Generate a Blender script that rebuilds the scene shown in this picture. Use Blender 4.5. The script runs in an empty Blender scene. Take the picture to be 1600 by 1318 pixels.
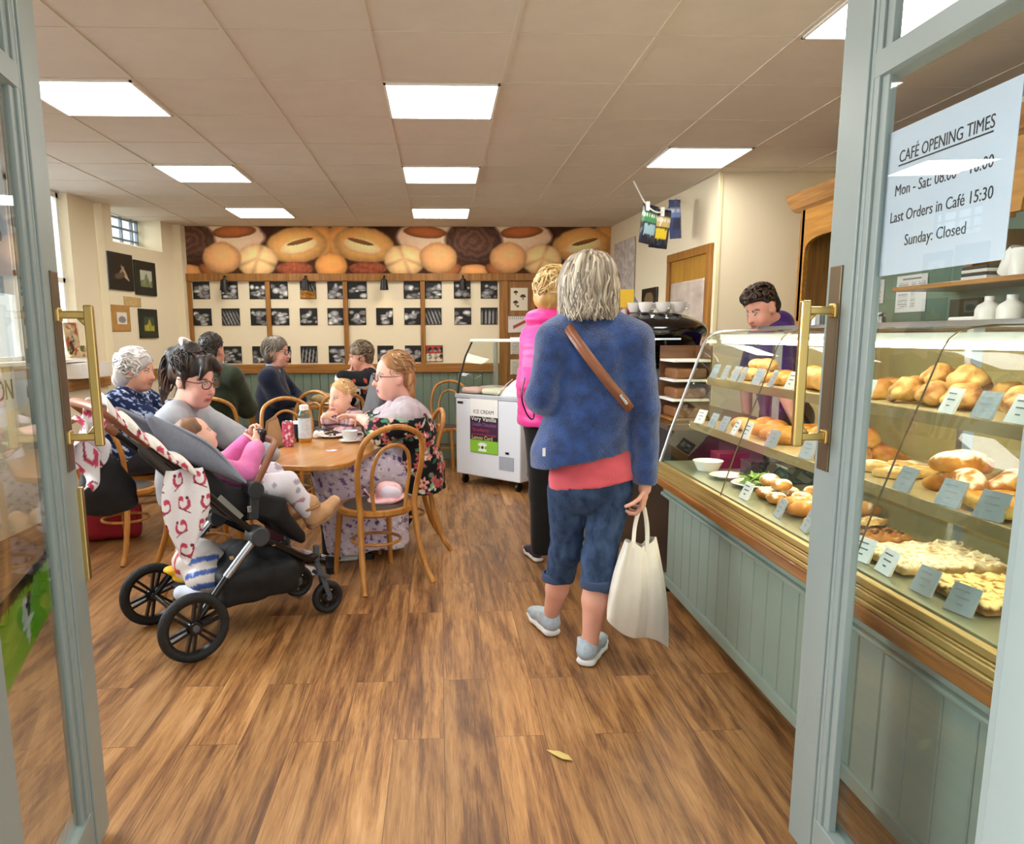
import bpy, bmesh, math, random
import numpy as np
from mathutils import Vector, Matrix
random.seed(7)
RNG = np.random.RandomState(11)
PI = math.pi
SC = bpy.context.scene
COL = SC.collection

# ---------------------------------------------------------------- camera, sky, exposure
cam_d = bpy.data.cameras.new('camera')
cam = bpy.data.objects.new('camera', cam_d)
COL.objects.link(cam)
SC.camera = cam
CF, CYAW, CPIT, CROLL, CCX, CCY = 1152.07, .0454, .1631, -.0047, 740.63, 714.9
cam_d.sensor_fit = 'HORIZONTAL'
cam_d.sensor_width = 36.0
cam_d.lens = CF / 1600 * 36.0
cam_d.shift_x = (800 - CCX) / 1600
cam_d.shift_y = (CCY - 659) / 1600
cam_d.clip_start = 0.02
_F = Vector((math.sin(CYAW) * math.cos(CPIT), math.cos(CYAW) * math.cos(CPIT), -math.sin(CPIT)))
_R = Vector((math.cos(CYAW), -math.sin(CYAW), 0))
_U = _R.cross(_F)
_R2 = _R * math.cos(CROLL) + _U * math.sin(CROLL)
_U2 = -_R * math.sin(CROLL) + _U * math.cos(CROLL)
cam.matrix_world = Matrix(((_R2.x, _U2.x, -_F.x, 0), (_R2.y, _U2.y, -_F.y, 0), (_R2.z, _U2.z, -_F.z, 1.45), (0, 0, 0, 1)))

SC.view_settings.view_transform = 'Standard'
SC.view_settings.look = 'None'
SC.view_settings.gamma = 1.0
SC.view_settings.use_curve_mapping = False
SC.view_settings.exposure = EXPOSURE = 0.12

world = bpy.data.worlds.new('overcast_sky')
SC.world = world
world.use_nodes = True
_bg = world.node_tree.nodes['Background']
_bg.inputs[0].default_value = (0.91, 0.96, 1.0, 1)
_bg.inputs[1].default_value = 1.0
def _sky():
    # sky brightness raised towards the left windows to blow them out, soft elsewhere
    nt = world.node_tree
    tc = nt.nodes.new('ShaderNodeTexCoord')
    dt = nt.nodes.new('ShaderNodeVectorMath'); dt.operation = 'DOT_PRODUCT'
    dt.inputs[1].default_value = Vector((-.92, .15, .36)).normalized()
    nt.links.new(tc.outputs['Generated'], dt.inputs[0])
    mr = nt.nodes.new('ShaderNodeMapRange'); mr.interpolation_type = 'SMOOTHSTEP'
    for k, v in (('From Min', .72), ('From Max', 1.), ('To Min', 1.45), ('To Max', 30.)): mr.inputs[k].default_value = v
    nt.links.new(dt.outputs['Value'], mr.inputs['Value']); nt.links.new(mr.outputs[0], _bg.inputs[1])
_sky()

PANEL_STRENGTH = 15.0      # ceiling light diffusers
CASE_STRENGTH = 36.0       # fluorescent tubes inside the display case
ZC = 2.689                 # ceiling height

# ---------------------------------------------------------------- colour and material helpers
def lin(c):
    if isinstance(c, str):
        c = c.lstrip('#')
        c = [int(c[i:i + 2], 16) / 255 for i in (0, 2, 4)]
    return tuple((x / 12.92 if x <= .04045 else ((x + .055) / 1.055) ** 2.4) for x in c)

def nd(nt, t, **kw):
    n = nt.nodes.new(t)
    for k, v in kw.items():
        setattr(n, k, v)
    return n

def inp(n, **kw):
    for k, v in kw.items():
        n.inputs[k.replace('_', ' ')].default_value = v
    return n

_mats = {}
def mat(name, col, rough=.5, metal=0., noise=0., nscale=20., bump=0., bscale=60., spec=.5, stretch=None, col2=None, coat=0., sheen=0., trans=0., emit=0.):
    """principled material with optional colour mottling (towards col2) and noise bump"""
    if name in _mats:
        return _mats[name]
    m = bpy.data.materials.new(name)
    m.use_nodes = True
    nt = m.node_tree
    b = nt.nodes['Principled BSDF']
    c = lin(col) + (1,)
    b.inputs['Base Color'].default_value = c
    b.inputs['Roughness'].default_value = rough
    b.inputs['Metallic'].default_value = metal
    b.inputs['Specular IOR Level'].default_value = spec
    b.inputs['Coat Weight'].default_value = coat
    b.inputs['Sheen Weight'].default_value = sheen
    b.inputs['Transmission Weight'].default_value = trans
    if emit:
        b.inputs['Emission Color'].default_value = c
        b.inputs['Emission Strength'].default_value = emit
    if noise or bump or col2:
        tc = nd(nt, 'ShaderNodeTexCoord')
        mp = nd(nt, 'ShaderNodeMapping')
        nt.links.new(tc.outputs['Object'], mp.inputs['Vector'])
        if stretch:
            mp.inputs['Scale'].default_value = stretch
        if noise or col2:
            nz = nd(nt, 'ShaderNodeTexNoise')
            inp(nz, Scale=nscale, Detail=5., Roughness=.6)
            nt.links.new(mp.outputs[0], nz.inputs['Vector'])
            mx = nd(nt, 'ShaderNodeMix', data_type='RGBA')
            c2 = lin(col2) if col2 else tuple(x * (1 - noise) for x in c[:3])
            mx.inputs['A'].default_value = c
            mx.inputs['B'].default_value = tuple(c2) + (1,)
            rp = nd(nt, 'ShaderNodeMapRange')
            inp(rp, From_Min=.35, From_Max=.65)
            nt.links.new(nz.outputs['Fac'], rp.inputs['Value'])
            nt.links.new(rp.outputs[0], mx.inputs['Factor'])
            nt.links.new(mx.outputs['Result'], b.inputs['Base Color'])
        if bump:
            n2 = nd(nt, 'ShaderNodeTexNoise')
            inp(n2, Scale=bscale, Detail=4.)
            nt.links.new(mp.outputs[0], n2.inputs['Vector'])
            bp = nd(nt, 'ShaderNodeBump')
            inp(bp, Strength=bump, Distance=.01)
            nt.links.new(n2.outputs['Fac'], bp.inputs['Height'])
            nt.links.new(bp.outputs[0], b.inputs['Normal'])
    _mats[name] = m
    return m

def painted(name='printed', rough=.5, bump=0., bscale=90., spec=.4, sheen=0.):
    """surface whose own colours are stored per vertex (prints, patterns, skin)"""
    if name in _mats:
        return _mats[name]
    m = bpy.data.materials.new(name)
    m.use_nodes = True
    nt = m.node_tree
    b = nt.nodes['Principled BSDF']
    at = nd(nt, 'ShaderNodeAttribute', attribute_name='Col')
    nt.links.new(at.outputs['Color'], b.inputs['Base Color'])
    inp(b, Roughness=rough)
    b.inputs['Specular IOR Level'].default_value = spec
    b.inputs['Sheen Weight'].default_value = sheen
    if bump:
        tc = nd(nt, 'ShaderNodeTexCoord')
        n2 = nd(nt, 'ShaderNodeTexNoise')
        inp(n2, Scale=bscale, Detail=4.)
        nt.links.new(tc.outputs['Object'], n2.inputs['Vector'])
        bp = nd(nt, 'ShaderNodeBump')
        inp(bp, Strength=bump, Distance=.01)
        nt.links.new(n2.outputs['Fac'], bp.inputs['Height'])
        nt.links.new(bp.outputs[0], b.inputs['Normal'])
    _mats[name] = m
    return m

def glass(name, tint='#fafcfc', base=.04, tint2=None):
    """clear pane: mirror by angle (Schlick), rest passes straight through"""
    if name in _mats:
        return _mats[name]
    m = bpy.data.materials.new(name)
    m.use_nodes = True
    nt = m.node_tree
    nt.nodes.remove(nt.nodes['Principled BSDF'])
    out = nt.nodes['Material Output']
    tr = nd(nt, 'ShaderNodeBsdfTransparent')
    tr.inputs[0].default_value = lin(tint) + (1,)
    gl = nd(nt, 'ShaderNodeBsdfGlossy')
    gl.inputs['Roughness'].default_value = 0.0
    lw = nd(nt, 'ShaderNodeLayerWeight')
    lw.inputs['Blend'].default_value = .5
    # facing = 1 - |cos|
    pw = nd(nt, 'ShaderNodeMath', operation='POWER')
    pw.inputs[1].default_value = 5.0
    nt.links.new(lw.outputs['Facing'], pw.inputs[0])
    ma = nd(nt, 'ShaderNodeMath', operation='MULTIPLY_ADD')
    ma.inputs[1].default_value = 1 - base
    ma.inputs[2].default_value = base
    nt.links.new(pw.outputs[0], ma.inputs[0])
    mx = nd(nt, 'ShaderNodeMixShader')
    nt.links.new(ma.outputs[0], mx.inputs[0])
    nt.links.new(tr.outputs[0], mx.inputs[1])
    nt.links.new(gl.outputs[0], mx.inputs[2])
    nt.links.new(mx.outputs[0], out.inputs['Surface'])
    _mats[name] = m
    return m

def emitter(name, col, strength):
    if name in _mats:
        return _mats[name]
    m = bpy.data.materials.new(name)
    m.use_nodes = True
    nt = m.node_tree
    nt.nodes.remove(nt.nodes['Principled BSDF'])
    e = nd(nt, 'ShaderNodeEmission')
    e.inputs[0].default_value = lin(col) + (1,)
    e.inputs[1].default_value = strength
    nt.links.new(e.outputs[0], nt.nodes['Material Output'].inputs['Surface'])
    _mats[name] = m
    return m

def wood(name, c1, c2, rough=.45, axis='Y', scale=1., coat=0.):
    """wood with stretched grain along the given axis"""
    if name in _mats:
        return _mats[name]
    st = {'X': (.06, 1, 1), 'Y': (1, .06, 1), 'Z': (1, 1, .06)}[axis]
    m = mat(name, c1, rough, noise=.3, nscale=38 * scale, col2=c2, bump=.06, bscale=60 * scale, stretch=st, coat=coat)
    return m

# ---------------------------------------------------------------- mesh helpers
def link(o, parent=None):
    COL.objects.link(o)
    if parent is not None:
        o.parent = parent
    return o

def tag(o, label=None, cat=None, group=None, kind=None):
    if label: o['label'] = label
    if cat: o['category'] = cat
    if group: o['group'] = group
    if kind: o['kind'] = kind
    return o

def thing(name, label, cat, loc=(0, 0, 0), rz=0., group=None, kind=None):
    o = bpy.data.objects.new(name, None)
    o.empty_display_size = .05
    COL.objects.link(o)
    o.location = loc
    o.rotation_euler = (0, 0, rz)
    return tag(o, label, cat, group, kind)

def dup(root, label=None, loc=None, rz=None, group=None):
    """copy a thing with its parts and sub-parts"""
    r = root.copy()
    COL.objects.link(r)
    if loc is not None: r.location = loc
    if rz is not None: r.rotation_euler = (0, 0, rz)
    if label: r['label'] = label
    if group: r['group'] = group
    for ch in list(root.children):
        c = ch.copy()
        COL.objects.link(c)
        c.parent = r
        for g in list(ch.children):
            d = g.copy()
            COL.objects.link(d)
            d.parent = c
    return r

def rotm(rx=0, ry=0, rz=0):
    return Matrix.Rotation(rz, 3, 'Z') @ Matrix.Rotation(ry, 3, 'Y') @ Matrix.Rotation(rx, 3, 'X')

def basis(d):
    d = Vector(d).normalized()
    a = Vector((0, 0, 1)) if abs(d.z) < .9 else Vector((1, 0, 0))
    u = d.cross(a).normalized()
    return u, u.cross(d).normalized(), d

def smooth_path(pts, n=8, closed=False):
    """Catmull-Rom through points"""
    P = [Vector(p) for p in pts]
    out = []
    N = len(P)
    rng = range(N) if closed else range(N - 1)
    for i in rng:
        if closed:
            p0, p1, p2, p3 = P[(i - 1) % N], P[i], P[(i + 1) % N], P[(i + 2) % N]
        else:
            p1, p2 = P[i], P[i + 1]
            p0 = P[i - 1] if i else p1 * 2 - p2
            p3 = P[i + 2] if i + 2 < N else p2 * 2 - p1
        for k in range(n):
            t = k / n
            out.append(.5 * ((2 * p1) + (p2 - p0) * t + (2 * p0 - 5 * p1 + 4 * p2 - p3) * t * t + (3 * p1 - p0 - 3 * p2 + p3) * t ** 3))
    if not closed:
        out.append(P[-1].copy())
    return out

class MB:
    """collects shapes, then links them as ONE mesh object"""
    def __init__(s):
        s.v, s.f, s.c, s.m = [], [], [], []
    def add(s, verts, faces, mi=0):
        b = len(s.v)
        s.v += [tuple(v) for v in verts]
        s.f += [tuple(i + b for i in f) for f in faces]
        s.m += [mi] * len(faces)
        return s
    def box(s, c, d, R=None, mi=0, taper=1.):
        hx, hy, hz = d[0] / 2, d[1] / 2, d[2] / 2
        vs = []
        for z in (-1, 1):
            k = taper if z > 0 else 1.
            for x, y in ((-1, -1), (1, -1), (1, 1), (-1, 1)):
                p = Vector((x * hx * k, y * hy * k, z * hz))
                if R is not None: p = R @ p
                vs.append(p + Vector(c))
        return s.add(vs, [(3, 2, 1, 0), (4, 5, 6, 7), (0, 1, 5, 4), (1, 2, 6, 5), (2, 3, 7, 6), (3, 0, 4, 7)], mi)
    def span(s, a, b, mi=0):
        a, b = Vector(a), Vector(b)
        return s.box((a + b) / 2, [abs(b[i] - a[i]) for i in range(3)], None, mi)
    def beam(s, a, b, w, h, up=(0, 0, 1), mi=0):
        """rectangular bar from a to b; w sideways, h along up"""
        a, b = Vector(a), Vector(b)
        d = (b - a).normalized()
        u = d.cross(Vector(up)).normalized()
        t = u.cross(d)
        vs = []
        for p in (a, b):
            for x, y in ((-1, -1), (1, -1), (1, 1), (-1, 1)):
                vs.append(p + u * x * w / 2 + t * y * h / 2)
        return s.add(vs, [(0, 1, 2, 3), (7, 6, 5, 4), (4, 5, 1, 0), (5, 6, 2, 1), (6, 7, 3, 2), (7, 4, 0, 3)], mi)
    def cyl(s, a, b, r1, r2=None, n=20, mi=0):
        return s.tube([a, b], [r1, r1 if r2 is None else r2], n, mi=mi)
    def tube(s, path, r, n=10, closed=False, mi=0, flat=1., up=None):
        P = [Vector(p) for p in path]
        N = len(P)
        rr = r if isinstance(r, (list, tuple, np.ndarray)) else [r] * N
        vs, fs = [], []
        u = None
        for i, p in enumerate(P):
            if closed:
                d = P[(i + 1) % N] - P[i - 1]
            else:
                d = P[min(i + 1, N - 1)] - P[max(i - 1, 0)]
            d = d.normalized() if d.length > 1e-9 else Vector((0, 0, 1))
            if u is None:
                if up is not None:
                    u = d.cross(Vector(up)).normalized()
                else:
                    u = basis(d)[0]
            else:
                u = (u - d * u.dot(d))
                u = u.normalized() if u.length > 1e-9 else basis(d)[0]
            w = d.cross(u)
            for k in range(n):
                a = 2 * PI * k / n
                vs.append(p + u * math.cos(a) * rr[i] + w * math.sin(a) * rr[i] * flat)
        segs = N if closed else N - 1
        for i in range(segs):
            j = (i + 1) % N
            for k in range(n):
                k2 = (k + 1) % n
                fs.append((i * n + k, i * n + k2, j * n + k2, j * n + k))
        if not closed:
            fs.append(tuple(range(n - 1, -1, -1)))
            fs.append(tuple((N - 1) * n + k for k in range(n)))
        return s.add(vs, fs, mi)
    def lathe(s, prof, c=(0, 0, 0), n=28, R=None, mi=0):
        """profile of (radius, z) pairs turned about the z axis"""
        vs, fs = [], []
        c = Vector(c)
        for r, z in prof:
            for k in range(n):
                a = 2 * PI * k / n
                p = Vector((r * math.cos(a), r * math.sin(a), z))
                if R is not None: p = R @ p
                vs.append(p + c)
        for i in range(len(prof) - 1):
            for k in range(n):
                k2 = (k + 1) % n
                fs.append((i * n + k, i * n + k2, (i + 1) * n + k2, (i + 1) * n + k))
        shut = prof[0] == prof[-1]
        if prof[0][0] > 1e-6 and not shut: fs.append(tuple(range(n - 1, -1, -1)))
        if prof[-1][0] > 1e-6 and not shut: fs.append(tuple((len(prof) - 1) * n + k for k in range(n)))
        return s.add(vs, fs, mi)
    def prism(s, poly, ext, mi=0):
        """closed 3D polygon extruded by vector ext"""
        n = len(poly)
        e = Vector(ext)
        vs = [Vector(p) for p in poly] + [Vector(p) + e for p in poly]
        fs = [tuple(range(n - 1, -1, -1)), tuple(range(n, 2 * n))]
        for i in range(n):
            j = (i + 1) % n
            fs.append((i, j, n + j, n + i))
        return s.add(vs, fs, mi)
    def quad(s, a, b, c, d, mi=0):
        return s.add([a, b, c, d], [(0, 1, 2, 3)], mi)
    def build(s, name, m, parent=None, smooth=False, bevel=0., seg=2, sub=0, solid=0.):
        me = bpy.data.meshes.new(name)
        me.from_pydata(s.v, [], s.f)
        ms = m if isinstance(m, (list, tuple)) else [m]
        for q in ms: me.materials.append(q)
        if len(ms) > 1:
            me.polygons.foreach_set('material_index', s.m)
        bm = bmesh.new()
        bm.from_mesh(me)
        bmesh.ops.remove_doubles(bm, verts=bm.verts, dist=1e-6)
        bmesh.ops.recalc_face_normals(bm, faces=bm.faces)
        bm.to_mesh(me)
        bm.free()
        if smooth:
            me.polygons.foreach_set('use_smooth', [True] * len(me.polygons))
            try:
                me.set_sharp_from_angle(angle=math.radians(42))
            except Exception:
                pass
        me.update()
        o = link(bpy.data.objects.new(name, me), parent)
        if solid:
            md = o.modifiers.new('solid', 'SOLIDIFY')
            md.thickness = solid
            md.offset = 0
        if bevel:
            md = o.modifiers.new('bevel', 'BEVEL')
            md.width = bevel
            md.segments = seg
            md.limit_method = 'ANGLE'
            md.angle_limit = math.radians(40)
        if sub:
            md = o.modifiers.new('sub', 'SUBSURF')
            md.levels = md.render_levels = sub
        return o

def set_col(me, cols):
    """store srgb (n,3) per vertex colours"""
    a = me.color_attributes.new('Col', 'FLOAT_COLOR', 'POINT')
    c = np.clip(np.asarray(cols, float), 0, 1)
    c = np.where(c <= .04045, c / 12.92, ((c + .055) / 1.055) ** 2.4)
    a.data.foreach_set('color', np.concatenate([c, np.ones((len(c), 1))], 1).astype(np.float32).ravel())

def np_mesh(name, V, Fq, m, parent=None, smooth=True, cols=None):
    me = bpy.data.meshes.new(name)
    V = np.asarray(V, np.float32)
    Fq = np.asarray(Fq, np.int32)
    k = Fq.shape[1]
    me.vertices.add(len(V)); me.vertices.foreach_set('co', V.ravel())
    me.loops.add(Fq.size); me.loops.foreach_set('vertex_index', Fq.ravel())
    me.polygons.add(len(Fq)); me.polygons.foreach_set('loop_start', np.arange(0, Fq.size, k, dtype=np.int32))
    if smooth: me.polygons.foreach_set('use_smooth', np.ones(len(Fq), bool))
    me.update(calc_edges=True)
    me.validate()
    if cols is not None: set_col(me, cols)
    me.materials.append(m)
    return link(bpy.data.objects.new(name, me), parent)

def print_panel(name, O, U, V, nu, nv, fn, m, parent=None, thick=.004, bend=None):
    """thin solid sheet with its printed picture: fn(u,v)->srgb rows. U x V points to the viewer's side."""
    O, U, V = np.array(O, float), np.array(U, float), np.array(V, float)
    n = np.cross(U, V); n /= np.linalg.norm(n)
    u, v = np.meshgrid(np.linspace(0, 1, nu), np.linspace(0, 1, nv))
    u, v = u.ravel(), v.ravel()
    P = O + u[:, None] * U + v[:, None] * V
    if bend is not None: P = P + bend(u, v)[:, None] * n
    i, j = np.meshgrid(np.arange(nu - 1), np.arange(nv - 1))
    a = (j * nu + i).ravel()
    Fq = np.stack([a, a + 1, a + nu + 1, a + nu], 1)
    N = len(P)
    back = P - n * thick
    Fb = Fq[:, ::-1] + N
    ring = list(range(nu)) + [nu * k + nu - 1 for k in range(1, nv)] + [nu * (nv - 1) + k for k in range(nu - 2, -1, -1)] + [nu * k for k in range(nv - 2, 0, -1)]
    side = [[ring[k], ring[k] + N, ring[(k + 1) % len(ring)] + N, ring[(k + 1) % len(ring)]] for k in range(len(ring))]
    c = fn(u, v)
    return np_mesh(name, np.concatenate([P, back]), np.concatenate([Fq, Fb, np.array(side)]), m, parent, False, np.concatenate([c, c * 0 + c.mean(0)]))

def text_obj(name, body, O, U, V, size, m, parent=None, align='LEFT', ext=.0006, bold=False, width=None, shear=0.):
    """flat lettering laid on a surface at O; U reading direction, V up direction"""
    cu = bpy.data.curves.new(name, 'FONT')
    cu.body = body
    cu.size = size
    cu.align_x = align
    cu.extrude = ext
    cu.resolution_u = 3
    cu.shear = shear
    if bold: cu.offset = size * .009
    cu.materials.append(m)
    o = link(bpy.data.objects.new(name, cu), None)
    U, V = Vector(U).normalized(), Vector(V).normalized()
    N = U.cross(V)
    o.matrix_world = Matrix(((U.x, V.x, N.x, O[0]), (U.y, V.y, N.y, O[1]), (U.z, V.z, N.z, O[2]), (0, 0, 0, 1)))
    me = bpy.data.meshes.new_from_object(o.evaluated_get(bpy.context.evaluated_depsgraph_get()))
    if width is not None and len(me.vertices):
        xs = np.empty(len(me.vertices) * 3); me.vertices.foreach_get('co', xs)
        xs = xs.reshape(-1, 3)
        k = width / max(xs[:, 0].max() - xs[:, 0].min(), 1e-6)
        xs[:, 0] *= k
        me.vertices.foreach_set('co', xs.ravel())
    mw = o.matrix_world.copy()
    bpy.data.objects.remove(o)
    bpy.data.curves.remove(cu)
    me.transform(mw)
    me.name = name
    if not me.materials: me.materials.append(m)
    return link(bpy.data.objects.new(name, me), parent)

# ---------------------------------------------------------------- noise and implicit surfaces
def waves(P, seed, freq, octaves=3, aniso=(1, 1, 1)):
    """smooth pseudo-noise in about -1..1"""
    r = np.random.RandomState(seed)
    P = P * np.array(aniso)
    out = np.zeros(len(P)); amp, tot = 1., 0.
    for o in range(octaves):
        s = np.zeros(len(P))
        for k in range(4):
            d = r.normal(size=3); d /= np.linalg.norm(d)
            q = P @ d * freq * (2 ** o) * r.uniform(.7, 1.3)
            e = r.normal(size=3); e /= np.linalg.norm(e)
            s += np.sin(q + 1.3 * np.sin(P @ e * freq * (2 ** o) * .7 + r.uniform(0, 6)) + r.uniform(0, 6))
        out += amp * s / 2.6; tot += amp; amp *= .55
    return out / tot

class SDF:
    """smooth union of tapered limbs, ellipsoids and lofts, meshed as ONE continuous surface"""
    def __init__(s, res=.008, k=.02):
        s.ops, s.res, s.k = [], res, k
    def _a(s, fn, lo, hi, k, mode):
        s.ops.append((fn, np.array(lo, float), np.array(hi, float), s.k if k is None else k, mode)); return s
    def limb(s, a, b, ra, rb, k=None, mode='u'):
        a, b = np.array(a, float), np.array(b, float)
        ab = b - a; L2 = max(float(ab @ ab), 1e-12)
        def fn(P):
            t = np.clip(((P - a) @ ab) / L2, 0, 1)
            return np.linalg.norm(P - (a + t[..., None] * ab), axis=-1) - (ra + (rb - ra) * t)
        R = max(ra, rb)
        return s._a(fn, np.minimum(a, b) - R, np.maximum(a, b) + R, k, mode)
    def chain(s, pts, rs, k=None):
        for i in range(len(pts) - 1): s.limb(pts[i], pts[i + 1], rs[i], rs[i + 1], k)
        return s
    def ell(s, c, r, rot=None, k=None, mode='u'):
        c, r = np.array(c, float), np.array(r, float)
        M = np.array(rot) if rot is not None else np.eye(3)
        def fn(P):
            q = (P - c) @ M
            k0 = np.linalg.norm(q / r, axis=-1); k1 = np.linalg.norm(q / (r * r), axis=-1)
            return k0 * (k0 - 1) / np.maximum(k1, 1e-9)
        R = r.max()
        return s._a(fn, c - R, c + R, k, mode)
    def box(s, c, h, rot=None, rad=.01, k=None, mode='u'):
        c, h = np.array(c, float), np.array(h, float)
        M = np.array(rot) if rot is not None else np.eye(3)
        def fn(P):
            q = np.abs((P - c) @ M) - (h - rad)
            return np.linalg.norm(np.maximum(q, 0), axis=-1) + np.minimum(q.max(-1), 0) - rad
        R = np.linalg.norm(h)
        return s._a(fn, c - R, c + R, k, mode)
    def loft(s, secs, side=(1, 0, 0), k=None, mode='u'):
        """elliptic tube: secs = [(centre, half width along side, half depth)]"""
        for (c0, w0, d0), (c1, w1, d1) in zip(secs[:-1], secs[1:]):
            a, b = np.array(c0, float), np.array(c1, float)
            ax = b - a; L = np.linalg.norm(ax); ax = ax / L
            u = np.array(side, float); u = u - ax * (u @ ax); u /= np.linalg.norm(u)
            w = np.cross(ax, u)
            def fn(P, a=a, ax=ax, u=u, w=w, L=L, w0=w0, w1=w1, d0=d0, d1=d1):
                q = P - a
                h = q @ ax
                t = np.clip(h / L, 0, 1)
                rw, rd = w0 + (w1 - w0) * t, d0 + (d1 - d0) * t
                x, y = q @ u, q @ w
                over = h - t * L
                m = np.minimum(rw, rd)
                k0 = np.sqrt((x / rw) ** 2 + (y / rd) ** 2 + (over / m) ** 2)
                k1 = np.sqrt((x / rw ** 2) ** 2 + (y / rd ** 2) ** 2 + (over / m ** 2) ** 2)
                return k0 * (k0 - 1) / np.maximum(k1, 1e-9)
            R = max(w0, w1, d0, d1)
            s._a(fn, np.minimum(a, b) - R, np.maximum(a, b) + R, k, mode)
        return s
    def cut(s, p, n):
        """keep the side where (x-p).n < 0"""
        p, n = np.array(p, float), np.array(n, float); n /= np.linalg.norm(n)
        s.ops.append((lambda P: (P - p) @ n, None, None, 0, 'i')); return s
    def solve(s, disp=None, relax=1):
        h = s.res
        lo = np.min([o[1] for o in s.ops if o[1] is not None and o[4] == 'u'], 0) - 4 * h
        hi = np.max([o[2] for o in s.ops if o[2] is not None and o[4] == 'u'], 0) + 4 * h
        n = np.ceil((hi - lo) / h).astype(int) + 1
        G = np.full(n, .25, np.float32)
        ax = [lo[i] + h * np.arange(n[i]) for i in range(3)]
        for fn, a, b, k, mode in s.ops:
            if a is None:
                i0, i1 = np.zeros(3, int), n
            else:
                mg = max(k, 0) + 3 * h
                i0 = np.clip(np.floor((a - mg - lo) / h).astype(int), 0, n)
                i1 = np.clip(np.ceil((b + mg - lo) / h).astype(int) + 1, 0, n)
                if (i1 <= i0).any(): continue
            P = np.stack(np.meshgrid(*[ax[i][i0[i]:i1[i]] for i in range(3)], indexing='ij'), -1)
            d = fn(P)
            sl = tuple(slice(i0[i], i1[i]) for i in range(3))
            g = G[sl]
            if mode == 'u':
                if k > 0:
                    q = np.maximum(k - np.abs(g - d), 0) / k
                    G[sl] = np.minimum(g, d) - q * q * k * .25
                else: G[sl] = np.minimum(g, d)
            elif mode == 's':
                if k > 0:
                    q = np.maximum(k - np.abs(g + d), 0) / k
                    G[sl] = np.maximum(g, -d) + q * q * k * .25
                else: G[sl] = np.maximum(g, -d)
            else:
                G[sl] = np.maximum(g, d)
        if disp is not None:
            idx = np.argwhere(np.abs(G) < 3.2 * h + .01)
            P = lo + idx * h
            G[tuple(idx.T)] -= disp(P).astype(np.float32)
        V, Fq = surface_nets(G)
        V = lo + V * h
        for _ in range(relax): V = relax_mesh(V, Fq)
        return V, Fq
    def mesh(s, name, m, parent=None, disp=None, cols=None, relax=1):
        V, Fq = s.solve(disp, relax)
        return np_mesh(name, V, Fq, m, parent, True, cols(V) if cols is not None else None)

def surface_nets(G):
    S = G < 0
    n = np.array(G.shape)
    cnt = np.zeros(n - 1, np.int8)
    offs = [(i, j, k) for i in (0, 1) for j in (0, 1) for k in (0, 1)]
    sl = lambda o: tuple(slice(o[i], n[i] - 1 + o[i]) for i in range(3))
    for o in offs: cnt += S[sl(o)]
    cells = np.argwhere((cnt > 0) & (cnt < 8))
    idm = np.full(n - 1, -1, np.int64)
    idm[tuple(cells.T)] = np.arange(len(cells))
    acc = np.zeros((len(cells), 3)); num = np.zeros(len(cells))
    val = {o: G[tuple((cells + o).T)].astype(float) for o in offs}
    for a in offs:
        for ax in range(3):
            if a[ax]: continue
            b = list(a); b[ax] = 1; b = tuple(b)
            va, vb = val[a], val[b]
            mk = (va < 0) != (vb < 0)
            t = np.where(mk, va / np.where(mk, va - vb, 1), 0)
            p = np.tile(np.array(a, float), (len(cells), 1)); p[:, ax] = t
            acc += p * mk[:, None]; num += mk
    V = cells + acc / np.maximum(num, 1)[:, None]
    F = []
    for ax in range(3):
        u, v = [(1, 2), (2, 0), (0, 1)][ax]
        s0 = [slice(None)] * 3; s1 = [slice(None)] * 3
        s0[ax] = slice(0, -1); s1[ax] = slice(1, None)
        A, B = S[tuple(s0)], S[tuple(s1)]
        E = np.argwhere(A != B)
        ok = (E[:, u] > 0) & (E[:, v] > 0) & (E[:, u] < n[u] - 1) & (E[:, v] < n[v] - 1)
        E = E[ok]
        du = np.zeros(3, int); du[u] = 1
        dv = np.zeros(3, int); dv[v] = 1
        q = np.stack([idm[tuple((E - du - dv).T)], idm[tuple((E - dv).T)], idm[tuple(E.T)], idm[tuple((E - du).T)]], 1)
        inside = A[tuple(E.T)]
        q[~inside] = q[~inside][:, ::-1]
        F.append(q)
    F = np.concatenate(F)
    return V, F[(F >= 0).all(1)]

def relax_mesh(V, F, w=.5):
    acc = np.zeros_like(V); num = np.zeros(len(V))
    for i in range(4):
        a, b = F[:, i], F[:, (i + 1) % 4]
        for j in range(3):
            acc[:, j] += np.bincount(a, V[b, j], len(V)) + np.bincount(b, V[a, j], len(V))
        num += np.bincount(a, minlength=len(V)) + np.bincount(b, minlength=len(V))
    return V * (1 - w) + w * acc / np.maximum(num, 1)[:, None]

def hexrgb(c):
    c = c.lstrip('#'); return np.array([int(c[i:i + 2], 16) / 255 for i in (0, 2, 4)])

def vnoise(u, v, seed, f, octaves=3):
    return waves(np.stack([u, v, u * 0], 1), seed, f * 6.28, octaves)

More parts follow.
